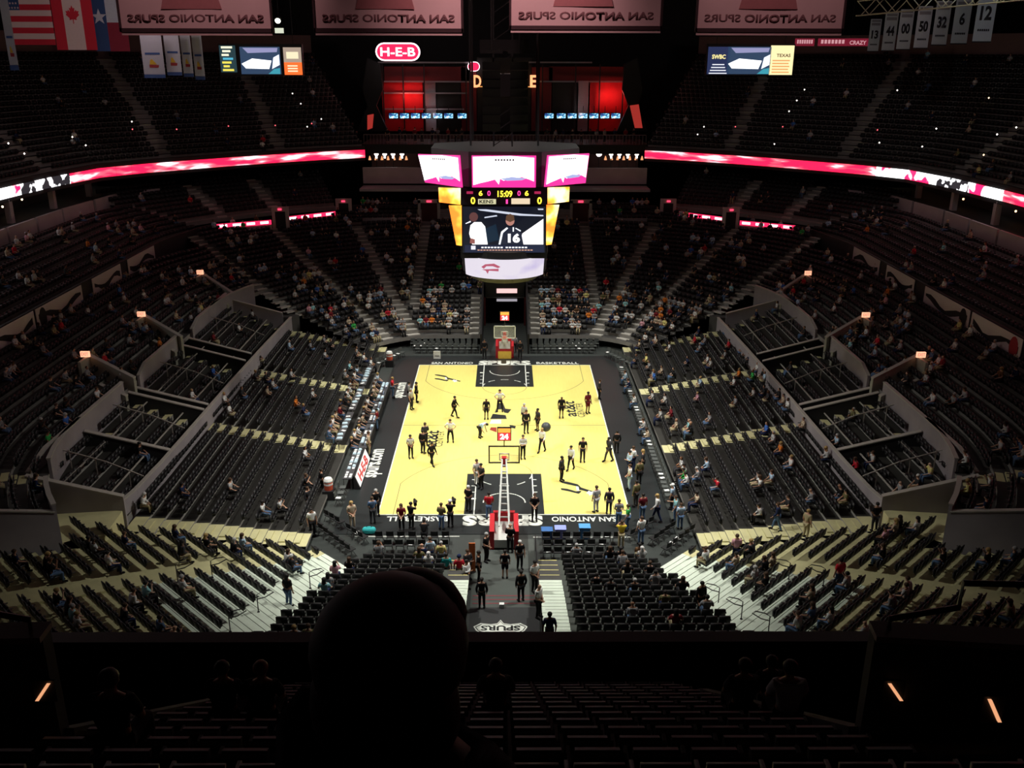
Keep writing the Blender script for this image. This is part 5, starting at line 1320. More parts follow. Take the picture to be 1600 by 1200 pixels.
# floor of the near tunnel with its emblem
tf = structure('tunnel_floor', 'grey runway through the near tunnel with a white emblem')
MB().box(-1.7, 1.7, -36, -17.3, -.02, .004).build('runway', mat('grey runway', (.075, .088, .082), .5, .2, 1.), tf)
MB().box(-1.7, 1.7, -36, -24.3, .004, .008).build('dark_mat', mat('dark mat', (.032, .034, .036), .6), tf)
for py in (931, 937, 943):
    p = GZ(785, py); MB().box(-1.6, 1.6, p.y-.04, p.y+.04, .008, .011).build('red_line', mat('dull red tape', (.22, .05, .06), .6), tf)
c = GZ(782, 984)
def ov(w, h, z0, z1, name, m, n=10):
    P = [(c.x-w, c.y+h*.35), (c.x-w*.9, c.y-h*.1), (c.x-w*.5, c.y-h*.75), (c.x, c.y-h), (c.x+w*.5, c.y-h*.75), (c.x+w*.9, c.y-h*.1), (c.x+w, c.y+h*.35), (c.x+w*.75, c.y+h*.75), (c.x+w*.35, c.y+h*.62), (c.x+w*.12, c.y+h*.72), (c.x, c.y+h*1.15), (c.x-w*.12, c.y+h*.72), (c.x-w*.35, c.y+h*.62), (c.x-w*.75, c.y+h*.75)]
    MB().prism(P, z0, z1).build(name, m, tf)
ov(1.32, .72, .008, .010, 'emblem_plate', M_white); ov(1.24, .64, .010, .012, 'emblem_plate', M_key); ov(1.18, .58, .012, .014, 'emblem_plate', M_white)
place_text('SPURS', 1.9, .42, M_key, tf, (c.x, c.y+.12, .0145), (-1, 0, 0), (0, -1, 0), bold=.03)
place_text('SAN ANTONIO', 1.5, .16, mat('navy floor ink', (.02, .03, .12), .6), tf, (c.x, c.y-.33, .0145), (-1, 0, 0), (0, -1, 0), bold=.01)
p = GZ(784, 949); o = MB().box(-.12, .12, -.1, .1, 0, .22).build('paper_cup_box', M_paper, None, (p.x, p.y, .008)); tag(o, 'small white box standing on the near tunnel floor', 'box')
# white framed sign left of the far baseline
p = GZ(683, 562); t = thing('floor_sign', 'small white sign standing left behind the far baseline', 'sign', (p.x, p.y, -.02)); MB().box(-.32, .32, -.03, .03, .1, .85).build('panel', mat('white sign', (.8, .82, .8), .5), t); MB().bar((-.25, 0, 0), (-.25, 0, .12), .05).build('leg', M_rail, t); MB().bar((.25, 0, 0), (.25, 0, .12), .05).build('leg', M_rail, t); MB().box(-.2, .2, -.035, -.03, .35, .42).build('print', M_black, t)
# orange cone pole by the tunnel
p = GZ(738, 893); t = thing('orange_banner', 'narrow orange panel standing left of the near tunnel', 'panel', (p.x, p.y, -.02)); MB().box(-.17, .17, -.03, .03, .05, 1.75).build('panel', mat('orange panel cloth', (.85, .22, .06), .7), t); MB().lathe((0, 0, 0), [(.22, 0), (.2, .05)], 10).build('foot', M_rail, t)

# ================================================================== GRAPHICS ON THE SIDE BANNER WALLS
M_bwhite = mat('banner vinyl', (.70, .62, .65), .7, .1, .5); M_bink = mat('banner ink', (.015, .015, .018), .7); M_bred = mat('banner red', (.40, .03, .04), .7)
for s in (-1, 1):
    sd = 'left' if s < 0 else 'right'
    for k, (ya, yb) in enumerate(((-8., -1.2), (-.9, 6.6), (8.6, 14.4), (16., 22.5))):
        t = thing('vinyl_banner', f'pale vinyl banner with black wave on the {sd} stand wall, {ORD[k]} from the near end', 'banner', (s*33.14, 0, 0), 0, f'banners on the {sd} stand wall')
        x0, x1 = (0, .05) if s < 0 else (-.05, 0)
        MB().box(x0, x1, ya, yb, 7.7, 9.15).build('sheet', M_bwhite, t)
        xx = .06 if s < 0 else -.06
        n = 8; w = [(ya+.3+(yb-ya-.6)*i/n, 8.3+.28*math.sin(i*.9+k)) for i in range(n+1)]
        mb = MB()
        for (a0, z0), (a1, z1) in zip(w, w[1:]):
            t0 = .09+.16*abs(math.sin(a0)); t1 = .09+.16*abs(math.sin(a1))
            q = [(xx, a0, z0-t0), (xx, a1, z1-t1), (xx, a1, z1+t1), (xx, a0, z0+t0)]; mb.poly(q if s > 0 else q[::-1])
        mb.build('wave', M_bink, t)
        if k in (0, 1):
            mb = MB(); yc_ = ya+.9; q = [(xx*1.05, yc_+.55*math.cos(2*math.pi*i/12), 8.35+.75*math.sin(2*math.pi*i/12)) for i in range(12)]; mb.poly(q); mb.build('emblem', M_bred if k == 0 else M_bink, t)
# ================================================================== BANNERS AND FLAGS UNDER THE ROOF
M_ban = mat('pinkish banner cloth', (.72, .48, .49), .9, .08, .6); M_bantxt = mat('banner print', (.22, .10, .11), .9); M_banred = mat('banner brown red', (.45, .17, .18), .9); M_bandark = mat('banner hem', (.06, .03, .035), .9)
for k, (x0, x1, yb_) in enumerate(((190, 425, 46), (493, 722, 46), (798, 1032, 42), (1088, 1315, 46))):
    a, b = GY(x0, yb_, -24), GY(x1, yb_, -24)
    t = thing('championship_banner', f'wide pinkish hanging banner with mirrored lettering, {ORD[k]} from the left', 'banner', (a.x, -24, a.z), 0, 'hanging championship banners')
    w = b.x-a.x; h = 5.2
    mb = MB(); n = 10
    for i in range(n):
        u0, u1 = i/n, (i+1)/n; f = lambda u: .025*math.sin(u*9+k)
        mb.hexa([(u0*w, f(u0), 0), (u1*w, f(u1), 0), (u1*w, f(u1)+.02, 0), (u0*w, f(u0)+.02, 0), (u0*w, f(u0), h), (u1*w, f(u1), h), (u1*w, f(u1)+.02, h), (u0*w, f(u0)+.02, h)])
    cl_ = mb.build('cloth', M_ban, t)
    MB().box(-.05, w+.05, -.08, .08, -.10, .05).build('hem', M_bandark, t)
    MB().box(0, w, -.03, .03, -.22, -.10).build('lower_strip', M_ban, t)
    MB().box(-.06, .02, -.08, .08, -.1, h).build('side_hem', M_bandark, t); MB().box(w-.02, w+.06, -.08, .08, -.1, h).build('side_hem', M_bandark, t)
    MB().box(-.1, w+.1, -.06, .06, h, h+.12).build('top_bar', M_rail, t)
    place_text('SAN ANTONIO SPURS', w*.90, .30, M_bantxt, t, (a.x+w/2, -24.03, a.z+.43), (-1, 0, 0), (0, 0, 1), bold=.03, depth=.01)
    MB().hexa([(w*.28, -.05, .78), (w*.68, -.05, .78), (w*.68, -.03, .78), (w*.28, -.03, .78), (w*.33, -.05, 1.9), (w*.63, -.05, 1.9), (w*.63, -.03, 1.9), (w*.33, -.03, 1.9)]).build('print', M_banred, t)
    for sx in (.1, .9): MB().bar((w*sx, 0, h), (w*sx, 0, 35.95-a.z), .04).build('cable', M_rail, t)
M_fr = mat('flag red', (.70, .03, .06), .9, .05); M_fw = mat('flag white', (.85, .68, .68), .9, .05); M_fb = mat('flag blue', (.04, .09, .25), .9, .05)
def star(cx, cz, r, y, ang=0.): return [(cx+(r if i % 2 == 0 else r*.4)*math.sin(math.pi*i/5+ang), y, cz+(r if i % 2 == 0 else r*.4)*math.cos(math.pi*i/5+ang)) for i in range(10)]
def panel(name, x0, x1, z0, z1, y, m, t, th=.02): return MB().box(x0, x1, y, y+th, z0, z1).build(name, m, t)
YFL = 15.
a, b = GY(13, 70, YFL), GY(88, 74, YFL); w = b.x-a.x
t = thing('flag', 'American flag with stars and stripes hanging at the upper left', 'flag', (a.x, YFL, a.z)); h = 5.6
for i in range(13): panel('stripe', 0 if i < 6 else (w*.36 if i < 13 and i >= 6 and False else 0), w, i*h/13, (i+1)*h/13, 0, M_fr if i % 2 == 0 else M_fw, t)
cn = panel('canton', -.01, w*.36, h*6/13, h, -.03, M_fb, t)
for r_ in range(9):
    for q in range(6 if r_ % 2 == 0 else 5):
        cx_ = w*.36*(q+.5+(.5 if r_ % 2 else 0))/6; cz_ = h*6/13+h*7/13*(r_+.5)/9
        solid_y(star(cx_, cz_, .10, -.045), .01, 'star', M_fw, cn)
MB().tube([(0, 0, h), (w, 0, h)], .04, 6).build('pole', M_rail, t); MB().bar((w/2, 0, h), (w/2, 0, 35.95-a.z), .03).build('cable', M_rail, t)
a, b = GY(90, 78, YFL), GY(153, 80, YFL); w = b.x-a.x
t = thing('flag', 'Canadian flag with red maple leaf hanging between two other flags', 'flag', (a.x, YFL, a.z)); h = 5.0
panel('red_bar', 0, w*.27, 0, h, 0, M_fr, t); panel('white_field', w*.27, w*.73, 0, h, 0, M_fw, t); panel('red_bar', w*.73, w, 0, h, 0, M_fr, t)
leaf = [(0, 1.), (.16, .7), (.34, .78), (.27, .38), (.5, .58), (.57, .44), (.85, .48), (.74, .22), (.86, .10), (.42, -.22), (.46, -.40), (.05, -.33), (.05, -.75)]
LP = leaf+[(-x, z) for x, z in leaf[::-1][:-1]]
sc_ = .62; solid_y([(w/2+x*sc_, -.03, 2.55+z*sc_*1.25) for x, z in LP], .02, 'maple_leaf', M_fr, t)
MB().tube([(0, 0, h), (w, 0, h)], .04, 6).build('pole', M_rail, t); MB().bar((w/2, 0, h), (w/2, 0, 35.95-a.z), .03).build('cable', M_rail, t)
a, b = GY(151, 80, YFL+1), GY(204, 84, YFL+1); w = b.x-a.x
t = thing('flag', 'Texas flag with one white star on blue hanging right of the Canadian flag', 'flag', (a.x, YFL+1, a.z)); h = 5.2
panel('blue_bar', 0, w*.42, 0, h, 0, M_fb, t); panel('white_bar', w*.42, w, h*.42, h, 0, mat('flag pale blue white', (.6, .66, .78), .9), t); panel('red_bar', w*.42, w, 0, h*.42, 0, mat('flag dark red', (.30, .03, .06), .9), t)
solid_y(star(w*.21, 2.6, .62, -.03), .02, 'star', MATS['flag pale blue white'], t)
MB().tube([(0, 0, h), (w, 0, h)], .04, 6).build('pole', M_rail, t); MB().bar((w/2, 0, h), (w/2, 0, 35.95-a.z), .03).build('cable', M_rail, t)
M_bl = mat('pale banner cloth', (.55, .58, .68), .9, .06); M_bh = mat('banner blue', (.06, .12, .34), .9); M_byel = mat('banner yellow', (.75, .50, .05), .9); M_bmar = mat('banner maroon', (.38, .05, .06), .9)
for k, (x0, x1, yt, yb_, yy) in enumerate(((-12, 30, -60, 110, 4), (216, 259, 40, 122, 20), (253, 285, 40, 118, 21), (279, 303, 42, 120, 22), (297, 321, 42, 125, 23))):
    a, b = GY(x0, yt, yy), GY(x1, yb_, yy); w = b.x-a.x; h = a.z-b.z
    t = thing('sponsor_banner', f'narrow pale banner with blue hem and small emblem, {ORD[k]} from the left edge', 'banner', (a.x, yy, b.z), 0, 'narrow pale banners at the upper left')
    panel('cloth', 0, w, 0, h, 0, M_bl, t); panel('hem', 0, w, 0, h*.07 if k else .35, -.02, M_bh, t)
    panel('blue_line', w*.15, w*.85, h*.45 if k else 2.1, h*.49 if k else 2.25, -.02, M_bh, t)
    e0 = h*.20 if k else .9
    solid_y([(w*.30, -.02, e0), (w*.72, -.02, e0), (w*.76, -.02, e0+.22), (w*.30, -.02, e0+.25)], .01, 'emblem_base', M_bmar, t)
    solid_y([(w*.32, -.02, e0+.26), (w*.66, -.02, e0+.26), (w*.55, -.02, e0+.5), (w*.45, -.02, e0+.7), (w*.36, -.02, e0+.62)], .01, 'emblem_top', M_byel, t)
    MB().bar((w/2, 0, h), (w/2, 0, 35.95-b.z), .03).build('cable', M_rail, t)
# retired numbers
M_rn = mat('number banner cloth', (.42, .47, .52), .9, .06); M_rnd = mat('number banner ink', (.02, .02, .025), .9)
for k, (txt, px0, px1, pb, yy) in enumerate((('13', 1355, 1372, 80, 34), ('44', 1377, 1397, 79, 31), ('00', 1400, 1421, 77, 27.5), ('50', 1427, 1449, 75, 23.5), ('32', 1455, 1478, 70, 19), ('6', 1485, 1510, 68, 14), ('12', 1519, 1548, 65, 8))):
    a, b = GY(px0, pb, yy), GY(px1, pb, yy); w = b.x-a.x; h = w*2.75
    t = thing('number_banner', f'white retired number banner, {ORD[k]} from the left at upper right, reading {txt}', 'banner', (a.x, yy, a.z), 0, 'retired number banners')
    panel('cloth', 0, w, 0, h, 0, M_rn, t); panel('hem', -.02, w+.02, -.06, .03, -.01, M_rnd, t)
    place_text(txt, w*(.34 if len(txt) == 1 else .62), w*.72, M_rnd, t, (a.x+w/2, yy-.02, a.z+h*.52), (1, 0, 0), (0, 0, 1), name='number', bold=.04, depth=.01)
    for q in range(6): panel('small_print', w*(.18+q*.11), w*(.26+q*.11), h*.19, h*.23, -.02, M_rnd, t)
    panel('top_print', w*.1, w*.9, h*.80, h*.88, -.02, mat('number banner grey', (.2, .2, .22), .9), t); panel('top_print', w*.1, w*.9, h*.91, h*.97, -.02, MATS['number banner grey'], t)
    MB().bar((w/2, 0, h), (w/2, 0, 35.95-a.z), .03).build('cable', M_rail, t)
# truss at the upper right
a, b = GY(1345, 24, 0), GY(1640, -4, 0)
t = thing('roof_truss', 'pale lit roof truss crossing above the number banners', 'truss', (a.x, 0, a.z)); d = b-a
M_tr = mat('pale truss paint', (.50, .50, .36), .6)
for oy in (0, .9):
    for oz in (0, .9): MB().tube([(0, oy, oz), (d.x, oy, d.z+oz)], .05, 6).build('chord', M_tr, t)
n = 14
for k in range(n):
    u0, u1 = k/n, (k+1)/n; za, zb_ = (0, .9) if k % 2 == 0 else (.9, 0)
    MB().bar((d.x*u0, 0, d.z*u0+za), (d.x*u1, 0, d.z*u1+zb_), .05).build('brace', M_tr, t); MB().bar((d.x*u0, .9, d.z*u0+zb_), (d.x*u1, .9, d.z*u1+za), .05).build('brace', M_tr, t)
for k, u in enumerate((.05, .95)): MB().bar((d.x*u, .45, d.z*u+.9), (d.x*u, .45, 35.95-a.z), .04).build('cable', M_rail, t)
li = bpy.data.lights.new('truss_light', 'POINT'); li.energy = 60; li.color = (1, .98, .75); li.shadow_soft_size = .2
lo = bpy.data.objects.new('truss_light', li); COL.objects.link(lo); lo.location = a+d*.7+Vector((0, -1.2, 1.8)); lo['kind'] = 'helper'
# lamp between the first two banners
p = GY(435, 30, 8); t = thing('stage_lamp', 'bright stage lamp hanging between the first two wide banners', 'lamp', p); MB().tube([(0, .3, .1), (0, 0, 0), (0, -.25, -.08)], [.12, .22, .26], 10).build('housing', M_housing, t); MB().ball((0, -.22, -.08), .22, .1, .22).build('lens', emit('stage lens', (1., 1., .85), 3.5), t); MB().bar((0, 0, .2), (0, 0, 35.95-p.z), .04).build('hanger', M_rail, t)
MB().box(-.3, .3, -.1, .1, -.95, -.6).build('lower_lens', emit('stage lens dim', (.9, .95, .75), .8), t)
# side video boards
YB = 35.
M_vid = emit_noise('side video', (.02, .05, .12), (.85, .92, 1.), 1.4, (.35, .35, .5), .42, .52, (.1, .3, .6))
for s, P in ((-1, ((342, 71, 371, 113), (374, 73, 440, 116), (442, 74, 473, 117))), (1, ((1107, 73, 1138, 116), (1138, 73, 1202, 116), (1205, 71, 1237, 117)))):
    sd = 'left' if s < 0 else 'right'
    a, b = GY(P[0][0], 70, YB), GY(P[2][2], 117, YB)
    t = thing('video_board', f'{sd} upper video board made of three lit panels', 'screen', (a.x, YB, b.z))
    def pp(r, y=-.12):
        u, v = GY(r[0], r[1], YB), GY(r[2], r[3], YB); return u.x-a.x, v.x-a.x, v.z-b.z, u.z-b.z
    MB().box(-.1, b.x-a.x+.1, 0, .5, -.1, a.z-b.z+.1).build('case', M_black, t)
    x0, x1, z0, z1 = pp(P[1]); panel('video_panel', x0, x1, z0, z1, -.05, emit('video dark', (.03, .06, .12), 1.), t)
    solid_y([(x0+.1, -.08, z0+1.0), (x0+.5, -.08, z0+.55), (x1-1.2, -.08, z0+.5), (x1-.9, -.08, z0+1.3), (x0+1.2, -.08, z0+1.5)], .01, 'picture', emit('video white', (.95, .97, 1.), 2.), t)
    solid_y([(x1-.9, -.08, z0+.5), (x1-.1, -.08, z0+.9), (x1-.1, -.08, z0+1.9), (x1-.7, -.08, z0+1.6)], .01, 'picture', emit('video pale', (.8, .87, 1.), 1.4), t)
    solid_y([(x1-1.3, -.08, z0+.02), (x1-.1, -.08, z0+.02), (x1-.1, -.08, z0+.6), (x1-.7, -.08, z0+.5)], .01, 'picture', emit('video teal', (.05, .35, .45), 1.), t)
    solid_y([(x0+.3, -.08, z1-.1), (x1-.2, -.08, z1-.1), (x1-.3, -.08, z1-.5), (x0+.8, -.08, z1-.6)], .01, 'picture', emit('video violet', (.35, .35, .6), .9), t)
    if s < 0:
        x0, x1, z0, z1 = pp(P[0]); pn = panel('advert_panel', x0, x1, z0, z1, -.05, emit('advert night', (.02, .05, .06), 1.), t)
        for q in range(7):
            zz = z1-.28-q*.36; m_ = (emit('advert cream', (1., .95, .7), 1.1), emit('advert yellow', (.9, .75, .1), 1.1), emit('advert teal', (.1, .5, .7), 1.))[(0, 0, 0, 2, 1, 1, 1)[q]]
            panel('advert_line', x0+.2+.1*(q % 2), x1-.3-.2*(q % 3), zz, zz+.2, -.08, m_, t)
        x0, x1, z0, z1 = pp(P[2]); panel('advert_panel', x0, x1, z0+1.2, z1, -.05, emit('advert tan', (.55, .42, .33), .8), t); panel('advert_panel', x0, x1, z0, z0+1.2, -.05, emit('advert orange', (1., .16, .03), 1.2), t)
        panel('advert_line', x0+.3, x1-.3, z0+1.55, z0+2.2, -.08, emit('advert pale', (1., .9, .6), 1.), t)
        for q in range(3): panel('advert_line', x0+.35, x1-.45, z0+.3+.25*q, z0+.42+.25*q, -.08, emit('advert peach', (1., .75, .5), 1.3), t)
    else:
        x0, x1, z0, z1 = pp(P[0]); panel('advert_panel', x0, x1, z0, z1, -.05, emit('advert navy', (.02, .03, .09), 1.), t)
        c_ = Vector((a.x+(x0+x1)/2, YB-.08, b.z+z1-.95)); place_text('SWBC', (x1-x0)*.62, .42, emit('advert gold', (1., .85, .35), 1.2), t, c_, (1, 0, 0), (0, 0, 1), bold=.03, depth=.01)
        for q in range(4): panel('advert_line', x0+.5-.1*q, x1-.5+.1*q, z1-1.75-.28*q, z1-1.65-.28*q, -.08, emit('advert white', (.9, .92, 1.), 1.), t)
        x0, x1, z0, z1 = pp(P[2]); panel('advert_panel', x0, x1, z0, z1, -.05, emit('advert straw', (1., .85, .45), 1.15), t)
        c_ = Vector((a.x+(x0+x1)/2+.15, YB-.08, b.z+z1-.95)); place_text('TEXAS', (x1-x0)*.6, .32, mat('advert red ink', (.5, .05, .02), .6), t, c_, (1, 0, 0), (0, 0, 1), bold=.02, depth=.01)
        for q in range(5): panel('advert_line', x0+.25, x1-.35-.1*(q % 2), z1-1.5-.28*q, z1-1.38-.28*q, -.08, emit('advert orange dim', (1., .45, .15), .9), t)
    for u in (.1, .9): MB().bar(((b.x-a.x)*u, .25, a.z-b.z+.1), ((b.x-a.x)*u, .25, 35.95-b.z), .05).build('cable', M_rail, t)
# red sign strips high on the right
for k, (x0, x1, txt) in enumerate(((1243, 1272, None), (1279, 1323, None), (1325, 1356, 'CRAZY'))):
    a, b = GY(x0, 60, 44), GY(x1, 72, 44); t = thing('fan_sign', f'dark red sign with pale letters below the number banners, {ORD[k]} from the left', 'sign', (a.x, 44, b.z), 0, 'red signs at the upper right')
    MB().box(0, b.x-a.x, 0, .1, 0, a.z-b.z).build('board', emit('dim red board', (.35, .02, .05), .5), t)
    if txt: place_text(txt, (b.x-a.x)*.8, .42, emit('dim pink letters', (.9, .45, .5), .7), t, (a.x+(b.x-a.x)*.5, 43.97, b.z+.35), (1, 0, 0), (0, 0, 1), depth=.01, bold=.02)
    else:
        for q in range(7): MB().box((b.x-a.x)*(.1+.12*q), (b.x-a.x)*(.18+.12*q), -.03, 0, .25, .65).build('letter_block', emit('dim pink letters', (.9, .45, .5), .7), t)
    MB().bar((.3, .05, a.z-b.z), (.3, .05, 35.95-b.z), .04).build('cable', M_rail, t)
# glow line under them
for s in (-1, 1):
    pass
# tiny lights in suites
rp = random.Random(21); GM = {}
for nm, col in (('warm', (1., .75, .4)), ('white', (1., .95, .9)), ('red', (1., .1, .12)), ('amber', (1., .5, .2))): GM[nm] = MB().ball((0, 0, 0), .10, .10, .10, 6, 4).mesh('lamp_bulb', emit('small '+nm+' bulb', col, 6. if nm != 'red' else 2.5))
k = 0
for s in (-1, 1):
    for y in np.arange(8, 44, 1.5):
        if rp.random() < .62:
            k += 1; nm = rp.choice(['warm', 'white', 'amber', 'red', 'amber'])
            o = link('suite_lamp', GM[nm], None, (s*rp.uniform(43.2, 45.5), float(y)+rp.uniform(-.4, .4), rp.uniform(13.3, 14.1))); tag(o, f'tiny {nm} lamp glowing in the {"left" if s < 0 else "right"} suites', 'lamp', f'tiny {nm} lamps in the {"left" if s < 0 else "right"} suites')
for px, py, nm in ((13, 224, 'white'), (38, 240, 'white'), (113, 214, 'white'), (134, 227, 'white'), (207, 202, 'red'), (276, 202, 'red'), (357, 197, 'red'), (206, 190, 'white'), (430, 196, 'red'), (487, 193, 'red'), (470, 162, 'white'), (480, 198, 'white'), (457, 146, 'white'), (502, 186, 'white'), (1402, 141, 'white'), (1545, 153, 'warm'), (1257, 140, 'white'), (1245, 157, 'white'), (1233, 174, 'white'), (1223, 198, 'red'), (1371, 203, 'red'), (1374, 223, 'white'), (1463, 201, 'white'), (1537, 242, 'warm'), (1441, 229, 'white'), (1100, 198, 'white'), (1149, 198, 'red'), (1090, 210, 'white'), (1210, 225, 'white'), (1588, 199, 'white'), (1558, 210, 'white')):
    # on the upper deck surface: march the ray down to the deck
    best = None
    s = -1 if px < 790 else 1
    for tt in np.arange(70, 150, .1):
        p = CAM+_ray(px, py)*tt
        # distance outside the fascia polyline
        dmin = 1e9
        for A_, B_ in zip(FASC, FASC[1:]):
            ax, ay, bx, by = A_[0], A_[1], B_[0], B_[1]; dx, dy = bx-ax, by-ay; l = math.hypot(dx, dy); u = max(0, min(1, ((abs(p[0])-ax)*dx+(p[1]-ay)*dy)/(l*l)))
            q = math.hypot(abs(p[0])-ax-u*dx, p[1]-ay-u*dy)*(1 if ((abs(p[0])-ax)*dy-(p[1]-ay)*dx) > 0 else -1)
            if abs(q) < abs(dmin): dmin = q
        if dmin > 0 and p[2] < 15.7+.47*dmin/.8+1.0: best = p; break
    if best is not None:
        o = link('phone_light', GM[nm], None, tuple(best-_ray(px, py)*.4)); o.scale = (.7,)*3; tag(o, f'tiny {nm} light shining in the dark {"left" if s < 0 else "right"} upper deck', 'light', f'tiny {nm} lights in the {"left" if s < 0 else "right"} upper deck')

# ================================================================== THE CAMERA'S OWN BALCONY
bal = structure('balcony_terrace', 'dark steep balcony in the foreground')
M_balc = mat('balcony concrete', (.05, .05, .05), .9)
def bal_z(Dd): return 26.217-.725-.695*Dd-.86
for j in range(-4, 18):
    Dd = 3.7+.85*j
    y = -64.53+Dd
    if Dd > 17.7: break
    full = Dd < 6.6
    x0, x1 = (-13, 13) if Dd < 8.4 else (-4.8, 4.0)
    z = bal_z(Dd)
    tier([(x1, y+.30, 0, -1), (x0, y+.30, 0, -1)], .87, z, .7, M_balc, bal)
    if full: seat_path([(x0, y+.3, 0, -1), (x1, y+.3, 0, -1)], .62, z, 'balcony', j+4, .52)
    else: seat_path([(-4.6, y+.3, 0, -1), (3.8, y+.3, 0, -1)], .62, z, 'balcony', j+4, .52)
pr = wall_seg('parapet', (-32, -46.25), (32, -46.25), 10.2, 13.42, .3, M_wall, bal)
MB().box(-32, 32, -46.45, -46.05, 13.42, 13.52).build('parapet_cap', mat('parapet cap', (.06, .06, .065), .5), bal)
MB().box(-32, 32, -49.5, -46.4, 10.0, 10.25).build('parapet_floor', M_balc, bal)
for s, xa, xb in ((-1, -4.85, -13), (1, 4.05, 13)):
    sd = 'left' if s < 0 else 'right'
    w = wall_seg('vomitory_wall', (xa, -56.0), (xb, -56.9 if s > 0 else -56.3), 16.5, 20.32, .2, M_wall, bal, mat('dull pink cap', (.20, .13, .13), .6))
    wall_seg('vomitory_wall', (xa, -56.0), (xa, -49), 12, 19.1, .2, M_wall, bal, None, z1b=14.2)
    rb = thing('balcony_rail', f'black pipe rail on the {sd} entrance wall of the foreground balcony', 'railing', (xa, -56, 20.32))
    d = xb-xa
    MB().tube([(d*.02, 0, .0), (d*.02, .02, .18), (d*.1, .02, .32), (d*.1, .02, .62), (d, -.4, .66)], .035, 8).build('pipe', M_rail, rb)
    for u in (.22, .45, .7): MB().bar((d*u, -.1, 0), (d*u, -.1, .62), .05).build('post', M_rail, rb)
M_al = emit('step light glow', (1., .45, .22), .9)
for px, py, dx, lab in ((68, 1083, 1, 'left'), (1398, 1083, -1, 'right inner'), (1553, 1112, -1, 'right outer')):
    y = -56.12 if px > 800 else -56.15
    c = GY(px, py, y-(.25 if px > 1500 else 0)-.05); s_ = .105 if px < 1500 else .14
    t = thing('step_light', f'small slanted orange step light in the {lab} foreground wall', 'light', c)
    MB().hexa([(-.09*dx-.02, 0, -s_), (-.09*dx+.02, 0, -s_), (-.09*dx+.02, .03, -s_), (-.09*dx-.02, .03, -s_), (.06*dx-.02, 0, s_), (.06*dx+.02, 0, s_), (.06*dx+.02, .03, s_), (.06*dx-.02, .03, s_)]).build('lens', M_al, t)
    MB().box(-.12, .12, .03, .06, -s_-.03, s_+.03).build('case', M_black, t)
# handrails on the near boards
def handrail(px, py, label):
    best = None
    for k in range(300):
        z = k*.02; p = GZ(px, py, z); e = abs(z_near_xy(p.x, p.y)-z)
        if best is None or e < best[0]: best = (e, p)
    p = best[1]; z = z_near_xy(p.x, p.y); sx = 1 if p.x > 0 else -1
    t = thing('handrail', label, 'handrail', (p.x, p.y, z+.03), 0, 'handrails in the stand aisles')
    MB().tube([(0, 0, 0), (0, 0, .9), (-sx*.18, .1, .98), (-sx*.5, .45, .86), (-sx*.62, .55, .70), (-sx*.3, .25, .62), (0, .02, .66)], .025, 6).build('pipe', M_rail, t); MB().lathe((0, 0, 0), [(.07, 0), (.05, .03)], 8).build('foot', M_rail, t)
for k, (px, py) in enumerate(((404, 957), (360, 988), (485, 920), (278, 910), (332, 903))): handrail(px, py, f'black pipe handrail on the left boarded aisle, {ORD[k]}')
for k, (px, py) in enumerate(((1122, 945), (1158, 968), (1200, 992), (1232, 906), (1286, 916))): handrail(px, py, f'black pipe handrail on the right boarded aisle, {ORD[k]}')
# ================================================================== SEATS
M_seat = mat('black seat plastic', (.014, .014, .0155), .5, .2, 8., .4)
M_seatmetal = mat('seat bracket metal', (.10, .10, .11), .4)
def seat_parts(up):
    bk = MB().hexa([(-.25, .20, .38), (.25, .20, .38), (.25, .25, .38), (-.25, .25, .38), (-.24, .26, .80), (.24, .26, .80), (.235, .31, .79), (-.235, .31, .79)])
    if up: pn = MB().hexa([(-.21, .10, .43), (.21, .10, .43), (.21, .19, .40), (-.21, .19, .40), (-.20, .07, .70), (.20, .07, .70), (.20, .13, .72), (-.20, .13, .72)])
    else: pn = MB().hexa([(-.21, -.22, .40), (.21, -.22, .40), (.21, .2, .37), (-.21, .2, .37), (-.21, -.24, .46), (.21, -.24, .46), (.21, .2, .43), (-.21, .2, .43)])
    ar = MB().box(-.285, -.25, -.05, .26, .58, .62)
    lg = MB().box(-.28, -.255, .06, .16, .0, .58)
    return bk, pn, ar, lg
def to_arrays(mbs):
    v = []; f = []; n = 0
    for mb in mbs:
        v += mb.v; f += [[i+n for i in q] for q in mb.f]; n += len(mb.v)
    return np.array(v, float), np.array(f, int)
def bulk_quads(name, verts, quads, mats, cols=None, mi=None):
    me = bpy.data.meshes.new(name)
    me.vertices.add(len(verts)); me.vertices.foreach_set('co', verts.astype(np.float32).ravel())
    nq, k = quads.shape
    me.loops.add(nq*k); me.loops.foreach_set('vertex_index', quads.astype(np.int32).ravel())
    me.polygons.add(nq); me.polygons.foreach_set('loop_start', np.arange(0, nq*k, k, dtype=np.int32))
    if mi is not None: me.polygons.foreach_set('material_index', mi.astype(np.int32))
    for m in mats: me.materials.append(m)
    me.update(calc_edges=True)
    if cols is not None:
        at = me.color_attributes.new('Col', 'FLOAT_COLOR', 'POINT')
        at.data.foreach_set('color', cols.astype(np.float32).ravel())
    return me
def in_frame(x, y, z, pad=0):
    p = PJ((x, y, z)); return p[2] > 0 and -pad < p[0] < 1600+pad and -pad < p[1] < 1200+pad
_seen = {}; _keep = []
for q in SEATS:
    kx, ky = int(math.floor(q[0]/.5)), int(math.floor(q[1]/.5)); bad = False
    for a_ in (-1, 0, 1):
        for b_ in (-1, 0, 1):
            for e in _seen.get((kx+a_, ky+b_), ()):
                if (e[0]-q[0])**2+(e[1]-q[1])**2 < .42**2 and abs(e[2]-q[2]) < 1.5: bad = True
    if not bad: _keep.append(q); _seen.setdefault((kx, ky), []).append(q)
SEATS[:] = _keep
